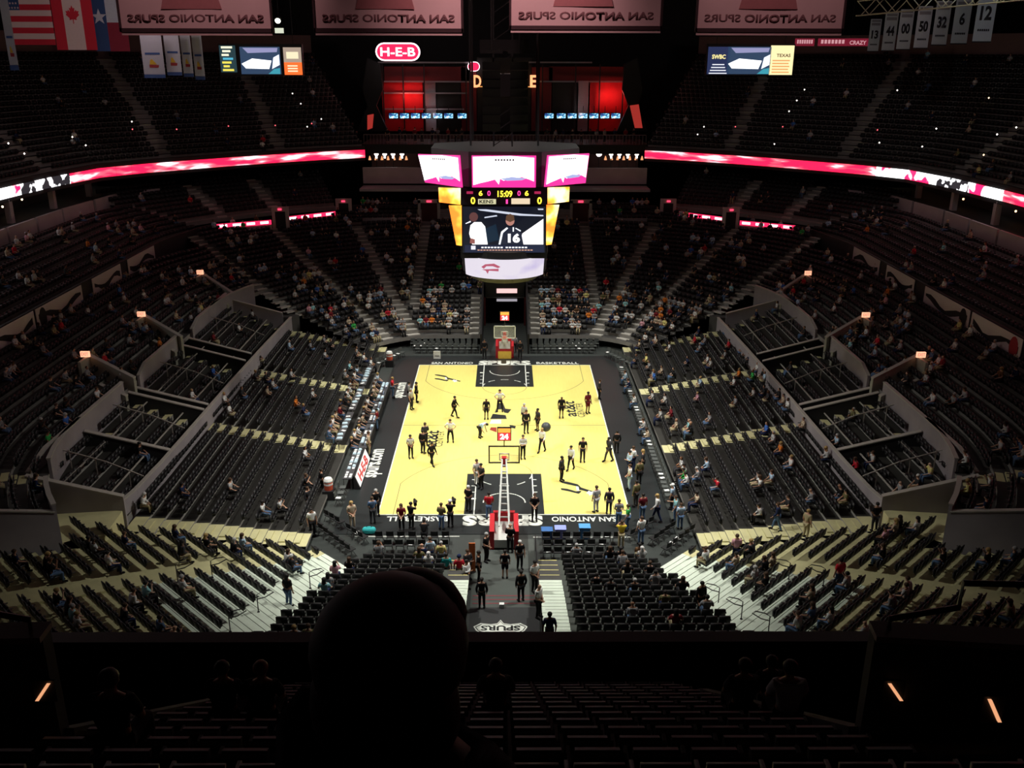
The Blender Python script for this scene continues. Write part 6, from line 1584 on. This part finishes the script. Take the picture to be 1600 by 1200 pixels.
# persons take seats first (TAKEN is filled by the crowd code): indices of SEATS in use
def build_seats(TAKEN):
    S = np.array([q[:4] for q in SEATS])
    dep = np.array([PJ((q[0], q[1], q[2]+.5)) for q in SEATS])
    vis = (dep[:, 0] > 0) & (dep[:, 0] < 1600) & (dep[:, 1] > 0) & (dep[:, 1] < 1195) & (dep[:, 2] > 0)
    # seats hidden by the near parapet and by the foreground do not count as in view
    hid = (dep[:, 2] > 22) & (dep[:, 1] > 1012)
    score = np.where(vis & ~hid, dep[:, 2], 1e6)
    order = np.argsort(score, kind='stable')
    hero = set(int(i) for i in order[:296])
    rows = {}
    for i in hero: rows.setdefault((SEATS[i][4], SEATS[i][5]), []).append(i)
    names = {}
    for (blk, row), ids in rows.items():
        ids.sort(key=lambda i: dep[i, 0])
        for k, i in enumerate(ids): names[i] = (blk, row, k)
    where = {'near left': 'near stand left of tunnel', 'near right': 'near stand right of tunnel', 'near left corner': 'left near corner', 'near right corner': 'right near corner', 'balcony': 'dark foreground balcony'}
    ME = {}
    for up in (True, False):
        bk, pn, ar, lg = seat_parts(up)
        ME[up] = [('backrest', bk.mesh('backrest', M_seat)), ('seat_pan', pn.mesh('seat_pan', M_seat)), ('armrest', ar.mesh('armrest', M_seatmetal)), ('leg', lg.mesh('leg', M_seatmetal))]
    for i in sorted(hero):
        x, y, z, a, blk, row = SEATS[i]
        b, rw, k = names[i]
        t = thing('stadium_seat', f'black tip-up seat, {ORD[k]} from left, {ORD[rw]} row, {where.get(blk, blk+" stand")}', 'seat', (x, y, z), a, 'black tip-up stadium seats')
        for nm, me in ME[i not in TAKEN]: link(nm, me, t)
    rest = [i for i in range(len(SEATS)) if i not in hero]
    vv = []; ff = []; n = 0; mi = []
    for up in (True, False):
        ids = [i for i in rest if (i not in TAKEN) == up]
        if not ids: continue
        v, f = to_arrays(seat_parts(up)[:3])
        A = S[ids]; c, s_ = np.cos(A[:, 3]), np.sin(A[:, 3])
        X = c[:, None]*v[None, :, 0]-s_[:, None]*v[None, :, 1]+A[:, 0:1]
        Y = s_[:, None]*v[None, :, 0]+c[:, None]*v[None, :, 1]+A[:, 1:2]
        Z = v[None, :, 2]+A[:, 2:3]
        vv.append(np.stack([X, Y, Z], 2).reshape(-1, 3))
        ff.append((f[None]+(np.arange(len(ids))*len(v))[:, None, None]).reshape(-1, 4)+n); n += len(ids)*len(v)
    me = bulk_quads('stadium_seats', np.concatenate(vv), np.concatenate(ff), [M_seat])
    o = link('stadium_seats', me); tag(o, 'rows of black tip-up seats filling the stands', 'seats', kind='stuff')
    print('SEATS', len(SEATS), 'tris', len(me.polygons)*2)
# ================================================================== PEOPLE (figures grown from a joint skeleton)
def skin_obj(nodes, edges, name, sub=1, root=0):
    me = bpy.data.meshes.new(name); me.from_pydata([n[0] for n in nodes], edges, [])
    ob = bpy.data.objects.new(name, me); COL.objects.link(ob)
    ob.modifiers.new('skin', 'SKIN').use_smooth_shade = True
    if sub:
        ss = ob.modifiers.new('sub', 'SUBSURF'); ss.levels = sub; ss.render_levels = sub
    sv = me.skin_vertices[0].data
    for i, n in enumerate(nodes):
        r = n[1]; sv[i].radius = r if isinstance(r, tuple) else (r, r); sv[i].use_root = (i == root)
    dg = bpy.context.evaluated_depsgraph_get()
    out = bpy.data.meshes.new_from_object(ob.evaluated_get(dg)); out.name = name
    bpy.data.objects.remove(ob); bpy.data.meshes.remove(me)
    return out
M_dummy = mat('cloth', (.2, .2, .2), .9)
V = Vector
POSES = {}
def make_pose(key, J, sleeves='short', legs='long', hair='short'):
    """J: joints: pelvis, spine, chest, neck, head, top, sh(L,R), el, wr, ha, hip, kn, an, toe -> body and clothing meshes"""
    N = []; E = []; idx = {}
    def add(k, p, r, par=None):
        idx[k] = len(N); N.append((tuple(p), r))
        if par is not None: E.append((idx[par], idx[k]))
    fwd = V(J.get('face', (0, -1, 0)))
    add('pelvis', J['pelvis'], (.15, .11)); add('spine', J['spine'], (.135, .10), 'pelvis'); add('chest', J['chest'], (.155, .11), 'spine')
    add('neck', J['neck'], .058, 'chest'); add('jaw', V(J['neck'])*.45+V(J['head'])*.55+fwd*.015, .068, 'neck'); add('head', J['head'], (.082, .098), 'jaw'); add('top', J['top'], .062, 'head')
    add('nose', V(J['head'])+fwd*.115-V((0, 0, .02)), .014, 'head')
    side = V((-fwd.y, fwd.x, 0))
    for e in (-1, 1): add(f'ear{e}', V(J['head'])+side*e*.093-V((0, 0, .015)), .014, 'head')
    for k, e in (('L', -1), ('R', 1)):
        add('sh'+k, J['sh'+k], .072, 'chest'); add('el'+k, J['el'+k], .047, 'sh'+k); add('wr'+k, J['wr'+k], .032, 'el'+k)
        w, h = V(J['wr'+k]), V(J['ha'+k]); d = (h-w); dn = d.normalized()
        add('pa'+k, w+d*.55, (.038, .022), 'wr'+k)
        ax = dn.cross(V((0, 0, 1))) if abs(dn.z) < .9 else V((1, 0, 0)).cross(dn)
        if ax.length < .1: ax = V((1, 0, 0))
        ax.normalize(); cur = ax.cross(dn).normalized()
        for q, ln in enumerate((.085, .10, .095, .075)):
            b = w+d*.95+ax*(q-1.5)*.020
            add(f'f{q}{k}', b, .0095, 'pa'+k); add(f'g{q}{k}', b+dn*ln*.55+cur*.012, .008, f'f{q}{k}'); add(f'h{q}{k}', b+dn*ln*.85+cur*.035, .007, f'g{q}{k}')
        add('th'+k, w+d*.55+ax*.05, .011, 'pa'+k); add('tt'+k, w+d*1.0+ax*.062, .009, 'th'+k)
        add('hip'+k, J['hip'+k], .088, 'pelvis'); add('kn'+k, J['kn'+k], .058, 'hip'+k)
        kk, aa = V(J['kn'+k]), V(J['an'+k]); add('ca'+k, kk*.65+aa*.35, .055, 'kn'+k); add('an'+k, aa, .036, 'ca'+k)
        add('toe'+k, J['toe'+k], .034, 'an'+k)
    P = {'body': skin_obj(N, E, 'person_body')}
    def sub(keys, grow, nm, cut=None):
        ids = {k: i for i, k in enumerate(keys)}; nn = []; ee = []
        for k in keys:
            if isinstance(k, tuple):
                a, b, t = k; nn.append((tuple(V(N[idx[a]][0])*(1-t)+V(N[idx[b]][0])*t), (N[idx[a]][1] if not isinstance(N[idx[a]][1], tuple) else N[idx[a]][1][0])*(1-t)+(N[idx[b]][1] if not isinstance(N[idx[b]][1], tuple) else N[idx[b]][1][0])*t+grow))
            else:
                r = N[idx[k]][1]; nn.append((N[idx[k]][0], tuple(q+grow for q in r) if isinstance(r, tuple) else r+grow))
        return nn, ids
    ks = ['pelvis', 'spine', 'chest', 'shL', 'shR', 'elL', 'elR', ('chest', 'neck', .55)]
    if sleeves == 'long': ks += ['wrL', 'wrR']
    else: ks[5] = ('shL', 'elL', .8); ks[6] = ('shR', 'elR', .8)
    nn, ids = sub(ks, .018, 'shirt')
    ee = [(0, 1), (1, 2), (2, 3), (2, 4), (3, 5), (4, 6), (2, 7)] + ([(5, 8), (6, 9)] if sleeves == 'long' else [])
    P['shirt'] = skin_obj(nn, ee, 'shirt')
    if legs == 'long': ks = ['pelvis', 'hipL', 'hipR', 'knL', 'knR', 'caL', 'caR', ('caL', 'anL', .9), ('caR', 'anR', .9)]; ee = [(0, 1), (0, 2), (1, 3), (2, 4), (3, 5), (4, 6), (5, 7), (6, 8)]
    else: ks = ['pelvis', 'hipL', 'hipR', ('hipL', 'knL', .9), ('hipR', 'knR', .9)]; ee = [(0, 1), (0, 2), (1, 3), (2, 4)]
    nn, ids = sub(ks, .016 if legs == 'long' else .03, 'trousers')
    nn[0] = (nn[0][0], (.158, .125)); P['trousers'] = skin_obj(nn, ee, 'trousers')
    h, t = V(J['head']), V(J['top'])
    mb = MB(); c = h-fwd*.018+(t-h)*.42
    mb.ball(c, .103, .115, .098, 10, 8); P['hair'] = mb.mesh('hair', M_dummy, True)
    mb = MB(); mb.ball(c, .112, .12, .105, 10, 8); mb.ball(c-fwd*.055-V((0, 0, .14)), .105, .07, .20, 10, 8); P['long_hair'] = mb.mesh('hair', M_dummy, True)
    mb = MB(); mb.lathe(c+V((0, 0, .02)), [(.118, -.04), (.115, .03), (.08, .085), (.02, .10)], 10)
    mb.hexa([c+side*-.08+fwd*.09+V((0, 0, -.02)), c+side*.08+fwd*.09+V((0, 0, -.02)), c+side*.06+fwd*.20+V((0, 0, -.035)), c+side*-.06+fwd*.20+V((0, 0, -.035)), c+side*-.08+fwd*.09, c+side*.08+fwd*.09, c+side*.06+fwd*.20+V((0, 0, -.02)), c+side*-.06+fwd*.20+V((0, 0, -.02))])
    P['cap'] = mb.mesh('cap', M_dummy, True)
    for k in 'LR':
        a, b = V(J['an'+k]), V(J['toe'+k]); m_ = (a+b)/2; d = (b-a); ang = math.atan2(d.x, -d.y)
        mb = MB(); mb.tube([a+V((0, 0, .0))-d.normalized()*.05, V((m_.x, m_.y, (a.z+b.z)/2+.005)), b+d.normalized()*.03], [.05, .056, .042], 8)
        P['shoe'+k] = mb.mesh('shoe', M_dummy, True)
    for nm, me in P.items():
        me.materials.clear(); me.materials.append(M_dummy)
        me.polygons.foreach_set('use_smooth', [True]*len(me.polygons))
    POSES[key] = P
def stand(elL, wrL, elR, wrR, haL=None, haR=None, legs=((-.10, 0), (.10, 0)), lean=0., **kw):
    l0, l1 = legs
    J = dict(pelvis=(0, 0, .95), spine=(0, -lean*.3, 1.14), chest=(0, -lean*.7, 1.34), neck=(0, -lean-.005, 1.50), head=(0, -lean-.03, 1.645), top=(0, -lean-.02, 1.715),
             shL=(-.185, -lean*.8, 1.42), shR=(.185, -lean*.8, 1.42), elL=elL, wrL=wrL, elR=elR, wrR=wrR,
             hipL=(-.095, 0, .90), hipR=(.095, 0, .90), knL=(l0[0]*1.05, l0[1]*.5-.03, .50), knR=(l1[0]*1.05, l1[1]*.5-.03, .50),
             anL=(l0[0]*1.15, l0[1]+.02, .085), anR=(l1[0]*1.15, l1[1]+.02, .085), toeL=(l0[0]*1.25, l0[1]-.14, .045), toeR=(l1[0]*1.25, l1[1]-.14, .045))
    for k, w, e, h in (('L', wrL, elL, haL), ('R', wrR, elR, haR)):
        d = (V(w)-V(e)).normalized()*.10; J['ha'+k] = h or tuple(V(w)+d)
    return J
make_pose('stand', stand((-.26, .02, 1.13), (-.25, -.06, .89), (.26, .02, 1.13), (.25, -.06, .89)))
make_pose('suit', stand((-.26, .02, 1.13), (-.24, -.06, .89), (.26, .02, 1.13), (.24, -.06, .89)), 'long')
make_pose('akimbo', stand((-.40, .06, 1.17), (-.20, -.06, 1.02), (.40, .06, 1.17), (.20, -.06, 1.02), legs=((-.16, 0), (.16, 0))))
make_pose('walk', stand((-.25, .10, 1.14), (-.23, .05, .90), (.25, -.08, 1.14), (.23, -.25, .96), legs=((-.09, -.28), (.09, .26)), lean=.04), 'long')
make_pose('shorts', stand((-.26, .02, 1.13), (-.24, -.10, .90), (.26, .02, 1.13), (.24, -.10, .90)), 'short', 'shorts')
make_pose('folded', stand((-.25, -.04, 1.15), (.04, -.20, 1.14), (.25, -.04, 1.15), (-.04, -.20, 1.10)), 'long')
make_pose('clasped', stand((-.25, .0, 1.14), (-.05, -.18, .98), (.25, .0, 1.14), (.05, -.18, .98)))
make_pose('camera', stand((-.28, -.16, 1.30), (-.08, -.26, 1.52), (.28, -.16, 1.30), (.10, -.24, 1.48)))
make_pose('reach', stand((-.26, -.14, 1.20), (-.20, -.38, 1.24), (.26, .02, 1.13), (.24, -.10, .92)))
J = stand((-.26, -.30, .80), (-.20, -.42, .62), (.26, -.30, .80), (.20, -.42, .62))
J.update(spine=(0, -.14, 1.06), chest=(0, -.34, 1.14), neck=(0, -.48, 1.15), head=(0, -.60, 1.17), top=(0, -.67, 1.19), shL=(-.185, -.38, 1.14), shR=(.185, -.38, 1.14), pelvis=(0, .05, .90), hipL=(-.095, .04, .86), hipR=(.095, .04, .86))
make_pose('bend', J)
J = stand((-.25, -.22, .68), (-.12, -.36, .66), (.25, -.22, .68), (.12, -.36, .66))
J.update(pelvis=(0, .10, .36), spine=(0, .02, .54), chest=(0, -.06, .72), neck=(0, -.10, .88), head=(0, -.14, 1.02), top=(0, -.14, 1.09), shL=(-.185, -.06, .80), shR=(.185, -.06, .80),
         hipL=(-.10, .06, .34), hipR=(.10, .06, .34), knL=(-.15, -.30, .50), knR=(.15, -.30, .46), anL=(-.14, -.10, .085), anR=(.14, .05, .085), toeL=(-.15, -.26, .045), toeR=(.15, -.10, .045))
make_pose('crouch', J)
def sit(lean, arm):
    A = {'lap': ((-.24, -.02, .78), (-.12, -.24, .66), (.24, -.02, .78), (.12, -.24, .66)), 'wide': ((-.30, .02, .80), (-.26, -.20, .70), (.30, .02, .80), (.24, -.22, .70)), 'up': ((-.26, -.12, .84), (-.12, -.22, 1.06), (.24, -.02, .78), (.12, -.24, .66))}[arm]
    J = stand(*A)
    J.update(pelvis=(0, .08, .55), spine=(0, .08-lean*.3, .74), chest=(0, .06-lean*.7, .94), neck=(0, .05-lean, 1.10), head=(0, .02-lean, 1.245), top=(0, .03-lean, 1.315),
             shL=(-.185, .05-lean*.8, 1.02), shR=(.185, .05-lean*.8, 1.02), hipL=(-.095, .03, .54), hipR=(.095, .03, .54), knL=(-.13, -.36, .53), knR=(.13, -.36, .53),
             anL=(-.13, -.36, .085), anR=(.13, -.34, .085), toeL=(-.14, -.50, .045), toeR=(.14, -.48, .045))
    return J
make_pose('sit', sit(.0, 'lap')); make_pose('sit_lean', sit(.16, 'lap'), 'long'); make_pose('sit_wide', sit(-.02, 'wide')); make_pose('sit_up', sit(.05, 'up'))

CLOTH = {'white': (.78, .80, .80), 'pale blue': (.45, .62, .80), 'cyan': (.35, .70, .75), 'grey': (.30, .31, .33), 'light grey': (.52, .53, .54), 'black': (.015, .015, .017), 'charcoal': (.04, .04, .045), 'navy': (.02, .03, .08),
         'red': (.62, .03, .05), 'dark red': (.22, .02, .03), 'maroon': (.16, .02, .03), 'orange': (.85, .25, .04), 'yellow': (.85, .65, .06), 'pale yellow': (.85, .78, .30), 'lime': (.55, .85, .10), 'green': (.05, .45, .10), 'teal': (.03, .40, .42),
         'blue': (.06, .18, .60), 'denim': (.10, .17, .30), 'pink': (.80, .42, .52), 'beige': (.55, .45, .33), 'olive': (.16, .15, .07), 'brown': (.15, .08, .04), 'khaki': (.42, .36, .22), 'purple': (.22, .10, .40)}
SKIN = [(.55, .32, .22), (.42, .23, .15), (.28, .14, .08), (.12, .06, .035), (.62, .40, .30)]
HAIR = {'black': (.012, .010, .010), 'brown': (.06, .03, .015), 'blond': (.40, .27, .10), 'grey': (.42, .42, .42), 'white': (.70, .70, .70), 'bald': None, 'red': (.25, .06, .02)}
def cloth(c): return mat('cloth '+c, CLOTH[c], .9, .15, 5., .1)
def skinm(k): return mat(f'skin tone {k}', SKIN[k], .55, .06, 8., .3)
def hairm(h): return mat('hair '+h, HAIR[h], .6, .2, 30.)
def setm(o, m):
    o.material_slots[0].link = 'OBJECT'; o.material_slots[0].material = m
PERSONS = 0
def person(loc, rotz, pose, top, bottom, label, skin=0, hair='brown', hairstyle='short', cap=None, scale=1., group=None, shoes='black', detail=True):
    global PERSONS; PERSONS += 1
    P = POSES[pose]
    o = link('person', P['body'], None, loc, rotz); tag(o, label, 'person', group); o.scale = (scale,)*3
    setm(o, skinm(skin))
    kids = [('shirt', P['shirt'], cloth(top)), ('trousers', P['trousers'], cloth(bottom))]
    if hair != 'bald': kids.append(('hair', P['long_hair' if hairstyle == 'long' else 'hair'], hairm(hair)))
    if cap: kids.append(('cap', P['cap'], cloth(cap)))
    if detail: kids += [('shoe', P['shoeL'], cloth(shoes)), ('shoe', P['shoeR'], cloth(shoes))]
    for nm, me, m in kids:
        c = link(nm, me, o); setm(c, m)
    return o
R_ = random.Random(3)
def at_floor(px, py, z=0.): p = GZ(px, py, z); return (p.x, p.y, z)
# (px, py of the feet, pose, facing in degrees: 0 to the camera, 90 right, 180 away, top, bottom, skin, hair, hairstyle, cap, label)
for q in COURT:
    px, py, pose, ang, top, bot, sk, hr, hs, cp, lab = q
    person(at_floor(px, py, .0215 if abs(GZ(px, py).x) < 9.9 and -16.7 < GZ(px, py).y < 16.95 else -.018), rad(ang), pose, top, bot, lab, sk, hr, 'long' if hs == 'l' else 'short', cp, R_.uniform(.97, 1.05) if 'sit' not in pose else 1.)
rq = random.Random(4)
for k in range(30):
    px = 606+k*13.2+rq.uniform(-4, 4)
    if 735 < px < 845: continue
    q = GY(px, 215, 51.6); c = rq.choice(['black', 'charcoal', 'grey', 'black', 'light grey', 'dark red', 'navy'])
    person((q.x, 51.6+rq.uniform(0, 1.5), 16.0), rad(rq.uniform(-40, 40)), rq.choice(['stand', 'folded', 'suit', 'clasped']), c, 'charcoal', f'spectator in {c} standing at the fan deck railing, {ORD[k]} from left', rq.randrange(4), rq.choice(['black', 'brown']), 'short', None, rq.uniform(.95, 1.04), 'spectators on the fan deck', detail=False)
PRESS_TOPS = ['white', 'pale blue', 'light grey', 'navy', 'black', 'charcoal', 'denim', 'dark red', 'beige', 'white', 'grey']
for k in range(26):
    row = k % 2; x = (-10.5, -12.2)[row]; zf_ = (-.018, .572)[row]; y = (-5.2, -5.0)[row]+(k//2)*1.12+rq.uniform(-.15, .15)
    c = rq.choice(PRESS_TOPS)
    if not clear_of_people(x, y): continue
    person((x, y, zf_), rad(90), rq.choice(['sit', 'sit_lean', 'sit_wide']), c, rq.choice(['denim', 'charcoal', 'khaki']), f'person in {c} seated at the {("front", "rear")[row]} press table, {ORD[k//2]} from near end', rq.randrange(5), rq.choice(['black', 'brown', 'grey', 'blond']), 'short', None, 1., 'press people at the left tables')
    chair(x, y, zf_, rad(90), f'grey folding chair at the {("front", "rear")[row]} press table, {ORD[k//2]} from near end', 'grey')
for k, (px, py, top, lab) in enumerate(((1000, 602, 'pale blue', 'person in pale blue seated in the right courtside row, first'), (1006, 615, 'navy', 'person in navy seated in the right courtside row, second'), (1010, 640, 'white', 'person in white leaning forward in the right courtside row'), (985, 695, 'beige', 'person in beige seated in the right courtside row'), (990, 680, 'light grey', 'person in light grey seated in the right courtside row'))):
    q = GZ(px, py, 0); person((10.2, q.y, -.018), rad(-90), 'sit_lean', top, 'denim', lab, k % 4, 'brown')
def on_near(px, py):       # stand on the near terrace under this pixel
    best = None
    for k in range(400):
        z = k*.02; p = GZ(px, py, z); e = abs(z_near_xy(p.x, p.y)-z)
        if best is None or e < best[0]: best = (e, p)
    p = best[1]; return (p.x, p.y, z_near_xy(p.x, p.y)+.032)
for px, py, pose, ang, top, bot, sk, hr, hs, cp, lab in [
 (841, 967, 'clasped', 60, 'white', 'black', 0, 'bald', 's', None, 'usher with white sleeves on the boards right of the near tunnel'),
 (835, 926, 'clasped', 40, 'white', 'black', 1, 'black', 's', None, 'usher in vest and white sleeves further down the near tunnel fence'),
 (858, 1016, 'stand', 180, 'navy', 'black', 3, 'black', 's', None, 'person in dark numbered jersey seen from behind on the near boards'),
 (452, 949, 'stand', 150, 'black', 'denim', 2, 'black', 'l', None, 'person in black standing on the left boarded aisle'),
 (1093, 962, 'suit', 30, 'black', 'black', 2, 'black', 's', None, 'person in black standing on the right boarded aisle'),
 (1148, 882, 'clasped', 180, 'pink', 'navy', 0, 'brown', 's', None, 'person in pink shirt standing in the right corner rows'),
 (1308, 925, 'stand', 200, 'red', 'denim', 1, 'black', 's', None, 'person in red shirt standing in the right near corner'),
 (1258, 842, 'stand', 120, 'khaki', 'khaki', 0, 'blond', 's', None, 'person in khaki standing on the right yellow aisle'),
 (1365, 832, 'clasped', 180, 'black', 'charcoal', 1, 'black', 's', None, 'person in black below the right loge corner'),
 (1213, 830, 'walk', 250, 'navy', 'denim', 1, 'brown', 's', None, 'person in navy and jeans on the right sideline aisle'),
]:
    q_ = on_near(px, py); STANDING.append(Vector(q_))
    person(q_, rad(ang), pose, top, bot, lab, sk, hr, 'long' if hs == 'l' else 'short', cp, 1.)
# ------------------------------------------------------------------ spectators in the seats
TAKEN = set(); CROWD = []
DENS = {'far left': .17, 'far right': .18, 'side left': .13, 'side right': .14, 'near left': .10, 'near right': .12, 'near left corner': .11, 'near right corner': .12, 'sideline left': .05, 'sideline right': .085, 'loge left': .03, 'loge right': .03,
        'upper side left': .07, 'upper side right': .07, 'upper deck left': .02, 'upper deck right': .02, 'corner upper left': .015, 'corner upper right': .015, 'far upper left': .3, 'far upper right': .3, 'balcony': 0.}
TOPS = ['white']*11+['black']*11+['charcoal']*8+['grey']*7+['light grey']*7+['pale blue']*3+['navy']*3+['red']*2+['dark red', 'orange', 'pale yellow', 'green', 'blue', 'denim', 'denim', 'pink', 'beige', 'beige', 'olive', 'brown', 'khaki', 'cyan']
run = 0
for i, (x, y, z, a, blk, row) in enumerate(SEATS):
    d = DENS.get(blk, 0)
    if not clear_of_people(x, y, .75): continue
    if blk == 'far left' or blk == 'far right':
        d *= 2.6 if row < 8 else 1.
    if blk in ('sideline left', 'sideline right') and row < 3: d *= 1.8 if blk == 'sideline right' else 1.2
    if blk.startswith('near') and row < 2: d *= .6
    run = run*.72 + (R_.random()-.5)
    if R_.random() < d*max(.15, 1+2.2*max(-.45, min(.9, run))):
        TAKEN.add(i)
        CROWD.append((i, R_.choice(TOPS), R_.choice(['denim', 'denim', 'black', 'charcoal', 'khaki', 'navy']), R_.choices([0, 1, 2, 3, 4], [5, 4, 2, 1, 2])[0], R_.choices(['black', 'brown', 'blond', 'grey', 'white', 'bald'], [7, 7, 2, 2, 1, 1])[0], R_.random()))
def seat_floor(i): x, y, z, a, b, r = SEATS[i]; return x, y, z, a
cd = []
for q in CROWD:
    x, y, z, a = seat_floor(q[0]); p = PJ((x, y, z+.9))
    ok = 2 < p[0] < 1598 and 2 < p[1] < 1012 and p[2] > 0
    cd.append(p[2] if ok else 1e6)
order = sorted(range(len(CROWD)), key=lambda k: cd[k])
N_HERO = 292-PERSONS
heroes = [k for k in order[:N_HERO] if cd[k] < 1e5]
BLK = {'near left': 'near left stand', 'near right': 'near right stand', 'near left corner': 'near left corner stand', 'near right corner': 'near right corner stand', 'sideline left': 'left sideline stand', 'sideline right': 'right sideline stand', 'loge left': 'left loge boxes', 'loge right': 'right loge boxes', 'side left': 'left side stand', 'side right': 'right side stand'}
rowk = {}
for k in sorted(heroes, key=lambda k: PJ(SEATS[CROWD[k][0]][:3])[0]):
    i, top, bot, sk, hr, u = CROWD[k]; x, y, z, a = seat_floor(i); blk, row = SEATS[i][4], SEATS[i][5]
    n = rowk.get((blk, row), 0); rowk[(blk, row)] = n+1
    pose = ('sit', 'sit_lean', 'sit_wide', 'sit_up')[int(u*4) % 4]
    lab = f'seated spectator in {top}, {ORD[row]} row of the {BLK.get(blk, blk+" stand")}, number {ORD[min(n, 29)]} from left'.replace('number ', '')
    person((x+.0, y, z), a, pose, top, bot, lab, sk, hr, 'long' if (u*7) % 1 < .3 else 'short', None, .95+.1*((u*13) % 1), 'spectators in the stands', detail=True)
hs = set(heroes)
rest = [k for k in range(len(CROWD)) if k not in hs]
# the far spectators: one mesh of small simplified seated figures
def figure_mesh():
    parts = []
    def tri(mb): 
        T = []
        for f in mb.f:
            for q in range(1, len(f)-1): T.append((f[0], f[q], f[q+1]))
        return np.array(mb.v, float), np.array(T, int)
    sh = MB(); sh.hexa([(-.15, -.04, .46), (.15, -.04, .46), (.15, .17, .46), (-.15, .17, .46), (-.16, -.06, .80), (.16, -.06, .80), (.16, .14, .80), (-.16, .14, .80)])
    sh.hexa([(-.16, -.06, .80), (.16, -.06, .80), (.16, .14, .80), (-.16, .14, .80), (-.20, -.03, 1.02), (.20, -.03, 1.02), (.20, .12, 1.02), (-.20, .12, 1.02)])
    sh.hexa([(-.20, -.03, 1.02), (.20, -.03, 1.02), (.20, .12, 1.02), (-.20, .12, 1.02), (-.08, .0, 1.09), (.08, .0, 1.09), (.08, .10, 1.09), (-.08, .10, 1.09)])
    for s in (-1, 1): sh.bar((s*.21, .04, 1.0), (s*.25, -.02, .76), .09)
    sk = MB(); sk.ball((0, .02, 1.22), .085, .10, .12, 6, 5); sk.bar((0, .04, 1.06), (0, .03, 1.16), .09)
    for s in (-1, 1): sk.bar((s*.25, -.02, .77), (s*.12, -.24, .66), .07)
    hr = MB(); hr.ball((0, .045, 1.255), .095, .10, .10, 6, 4)
    tr = MB()
    for s in (-1, 1):
        tr.bar((s*.1, .1, .50), (s*.13, -.36, .52), .15); tr.bar((s*.13, -.36, .54), (s*.13, -.35, .06), .11)
    return [tri(m) for m in (sh, sk, hr, tr)]
FM = figure_mesh()
if rest:
    A = np.array([seat_floor(CROWD[k][0]) for k in rest]); c, s_ = np.cos(A[:, 3]), np.sin(A[:, 3])
    sc = RNG.uniform(.93, 1.05, len(rest))
    vv, ff, cc, n = [], [], [], 0
    for pi, (v, f) in enumerate(FM):
        X = (c[:, None]*v[None, :, 0]-s_[:, None]*v[None, :, 1])*sc[:, None]+A[:, 0:1]; Y = (s_[:, None]*v[None, :, 0]+c[:, None]*v[None, :, 1])*sc[:, None]+A[:, 1:2]; Z = v[None, :, 2]*sc[:, None]+A[:, 2:3]
        vv.append(np.stack([X, Y, Z], 2).reshape(-1, 3)); ff.append((f[None]+(np.arange(len(rest))*len(v))[:, None, None]).reshape(-1, 3)+n); n += len(rest)*len(v)
        col = np.array([(CLOTH[CROWD[k][1]] if pi == 0 else SKIN[CROWD[k][3]] if pi == 1 else (HAIR[CROWD[k][4]] or SKIN[CROWD[k][3]]) if pi == 2 else CLOTH[CROWD[k][2]])+(1.,) for k in rest])
        cc.append(np.repeat(col, len(v), 0))
    me = bulk_quads('spectators', np.concatenate(vv), np.concatenate(ff), [vcol_mat('spectator clothing')], np.concatenate(cc))
    o = link('spectators', me); tag(o, 'scattered seated spectators filling the far and upper stands', 'spectators', kind='stuff')
print('PERSONS', PERSONS, 'crowd', len(CROWD), 'rest', len(rest))
# ================================================================== PEOPLE IN THE FOREGROUND BALCONY
def bal_row(j): Dd = 3.7+.85*j; return -64.53+Dd-.32, bal_z(Dd)
def fg(px, j, top, label, skin=1, hair='black', hs='short', dz=0., cap=None, scale=1.):
    y, z = bal_row(j)
    p = GY(px, 1040, y); x = p.x
    x = (px-800)/F_PX*PJ((0, y, z+1.1))[2]+CAM[0]
    person((x, y, z+dz+.10), away, 'sit', top, 'black', label, skin, hair, hs, cap, scale)
fg(785, 9, 'charcoal', 'dark foreground spectator left of the near tunnel emblem, seen from behind', 1)
fg(422, 8, 'charcoal', 'foreground spectator with reddish hair seen from behind, lower left', 0, 'red')
fg(362, 8, 'black', 'foreground spectator in black next to the red haired one', 1)
fg(190, 5, 'black', 'foreground spectator in black near the left entrance wall', 1, dz=0.)
fg(1242, 8, 'light grey', 'foreground spectator in pale grey shirt seen from behind, lower right', 1)
fg(1172, 9, 'charcoal', 'foreground spectator in charcoal left of the pale grey shirted one', 2)
fg(1214, 11, 'black', 'foreground spectator in black raising a phone, lower right', 2)
# the big dark head close to the camera: a full figure seated just in front
y = -64.53+1.36
o = person((-.085, y, 25.375-1.345), rad(180-30), 'sit', 'black', 'black', 'big dark silhouette of a spectator with thick hair close to the camera', 1, 'black', 'short', None, 1.0)
c = V((0, .05, 1.25))
mb = MB(); mb.ball(c, .132, .138, .125, 18, 12); mb.ball(c+V((0, .02, -.10)), .135, .115, .14, 18, 12); mb.ball(c+V((0, -.09, .03)), .09, .06, .07, 14, 10)
for ch in o.children:
    if ch.name.startswith('hair'):
        ch.data = mb.mesh('hair', M_dummy, True); setm(ch, hairm('black'))
build_seats(TAKEN)
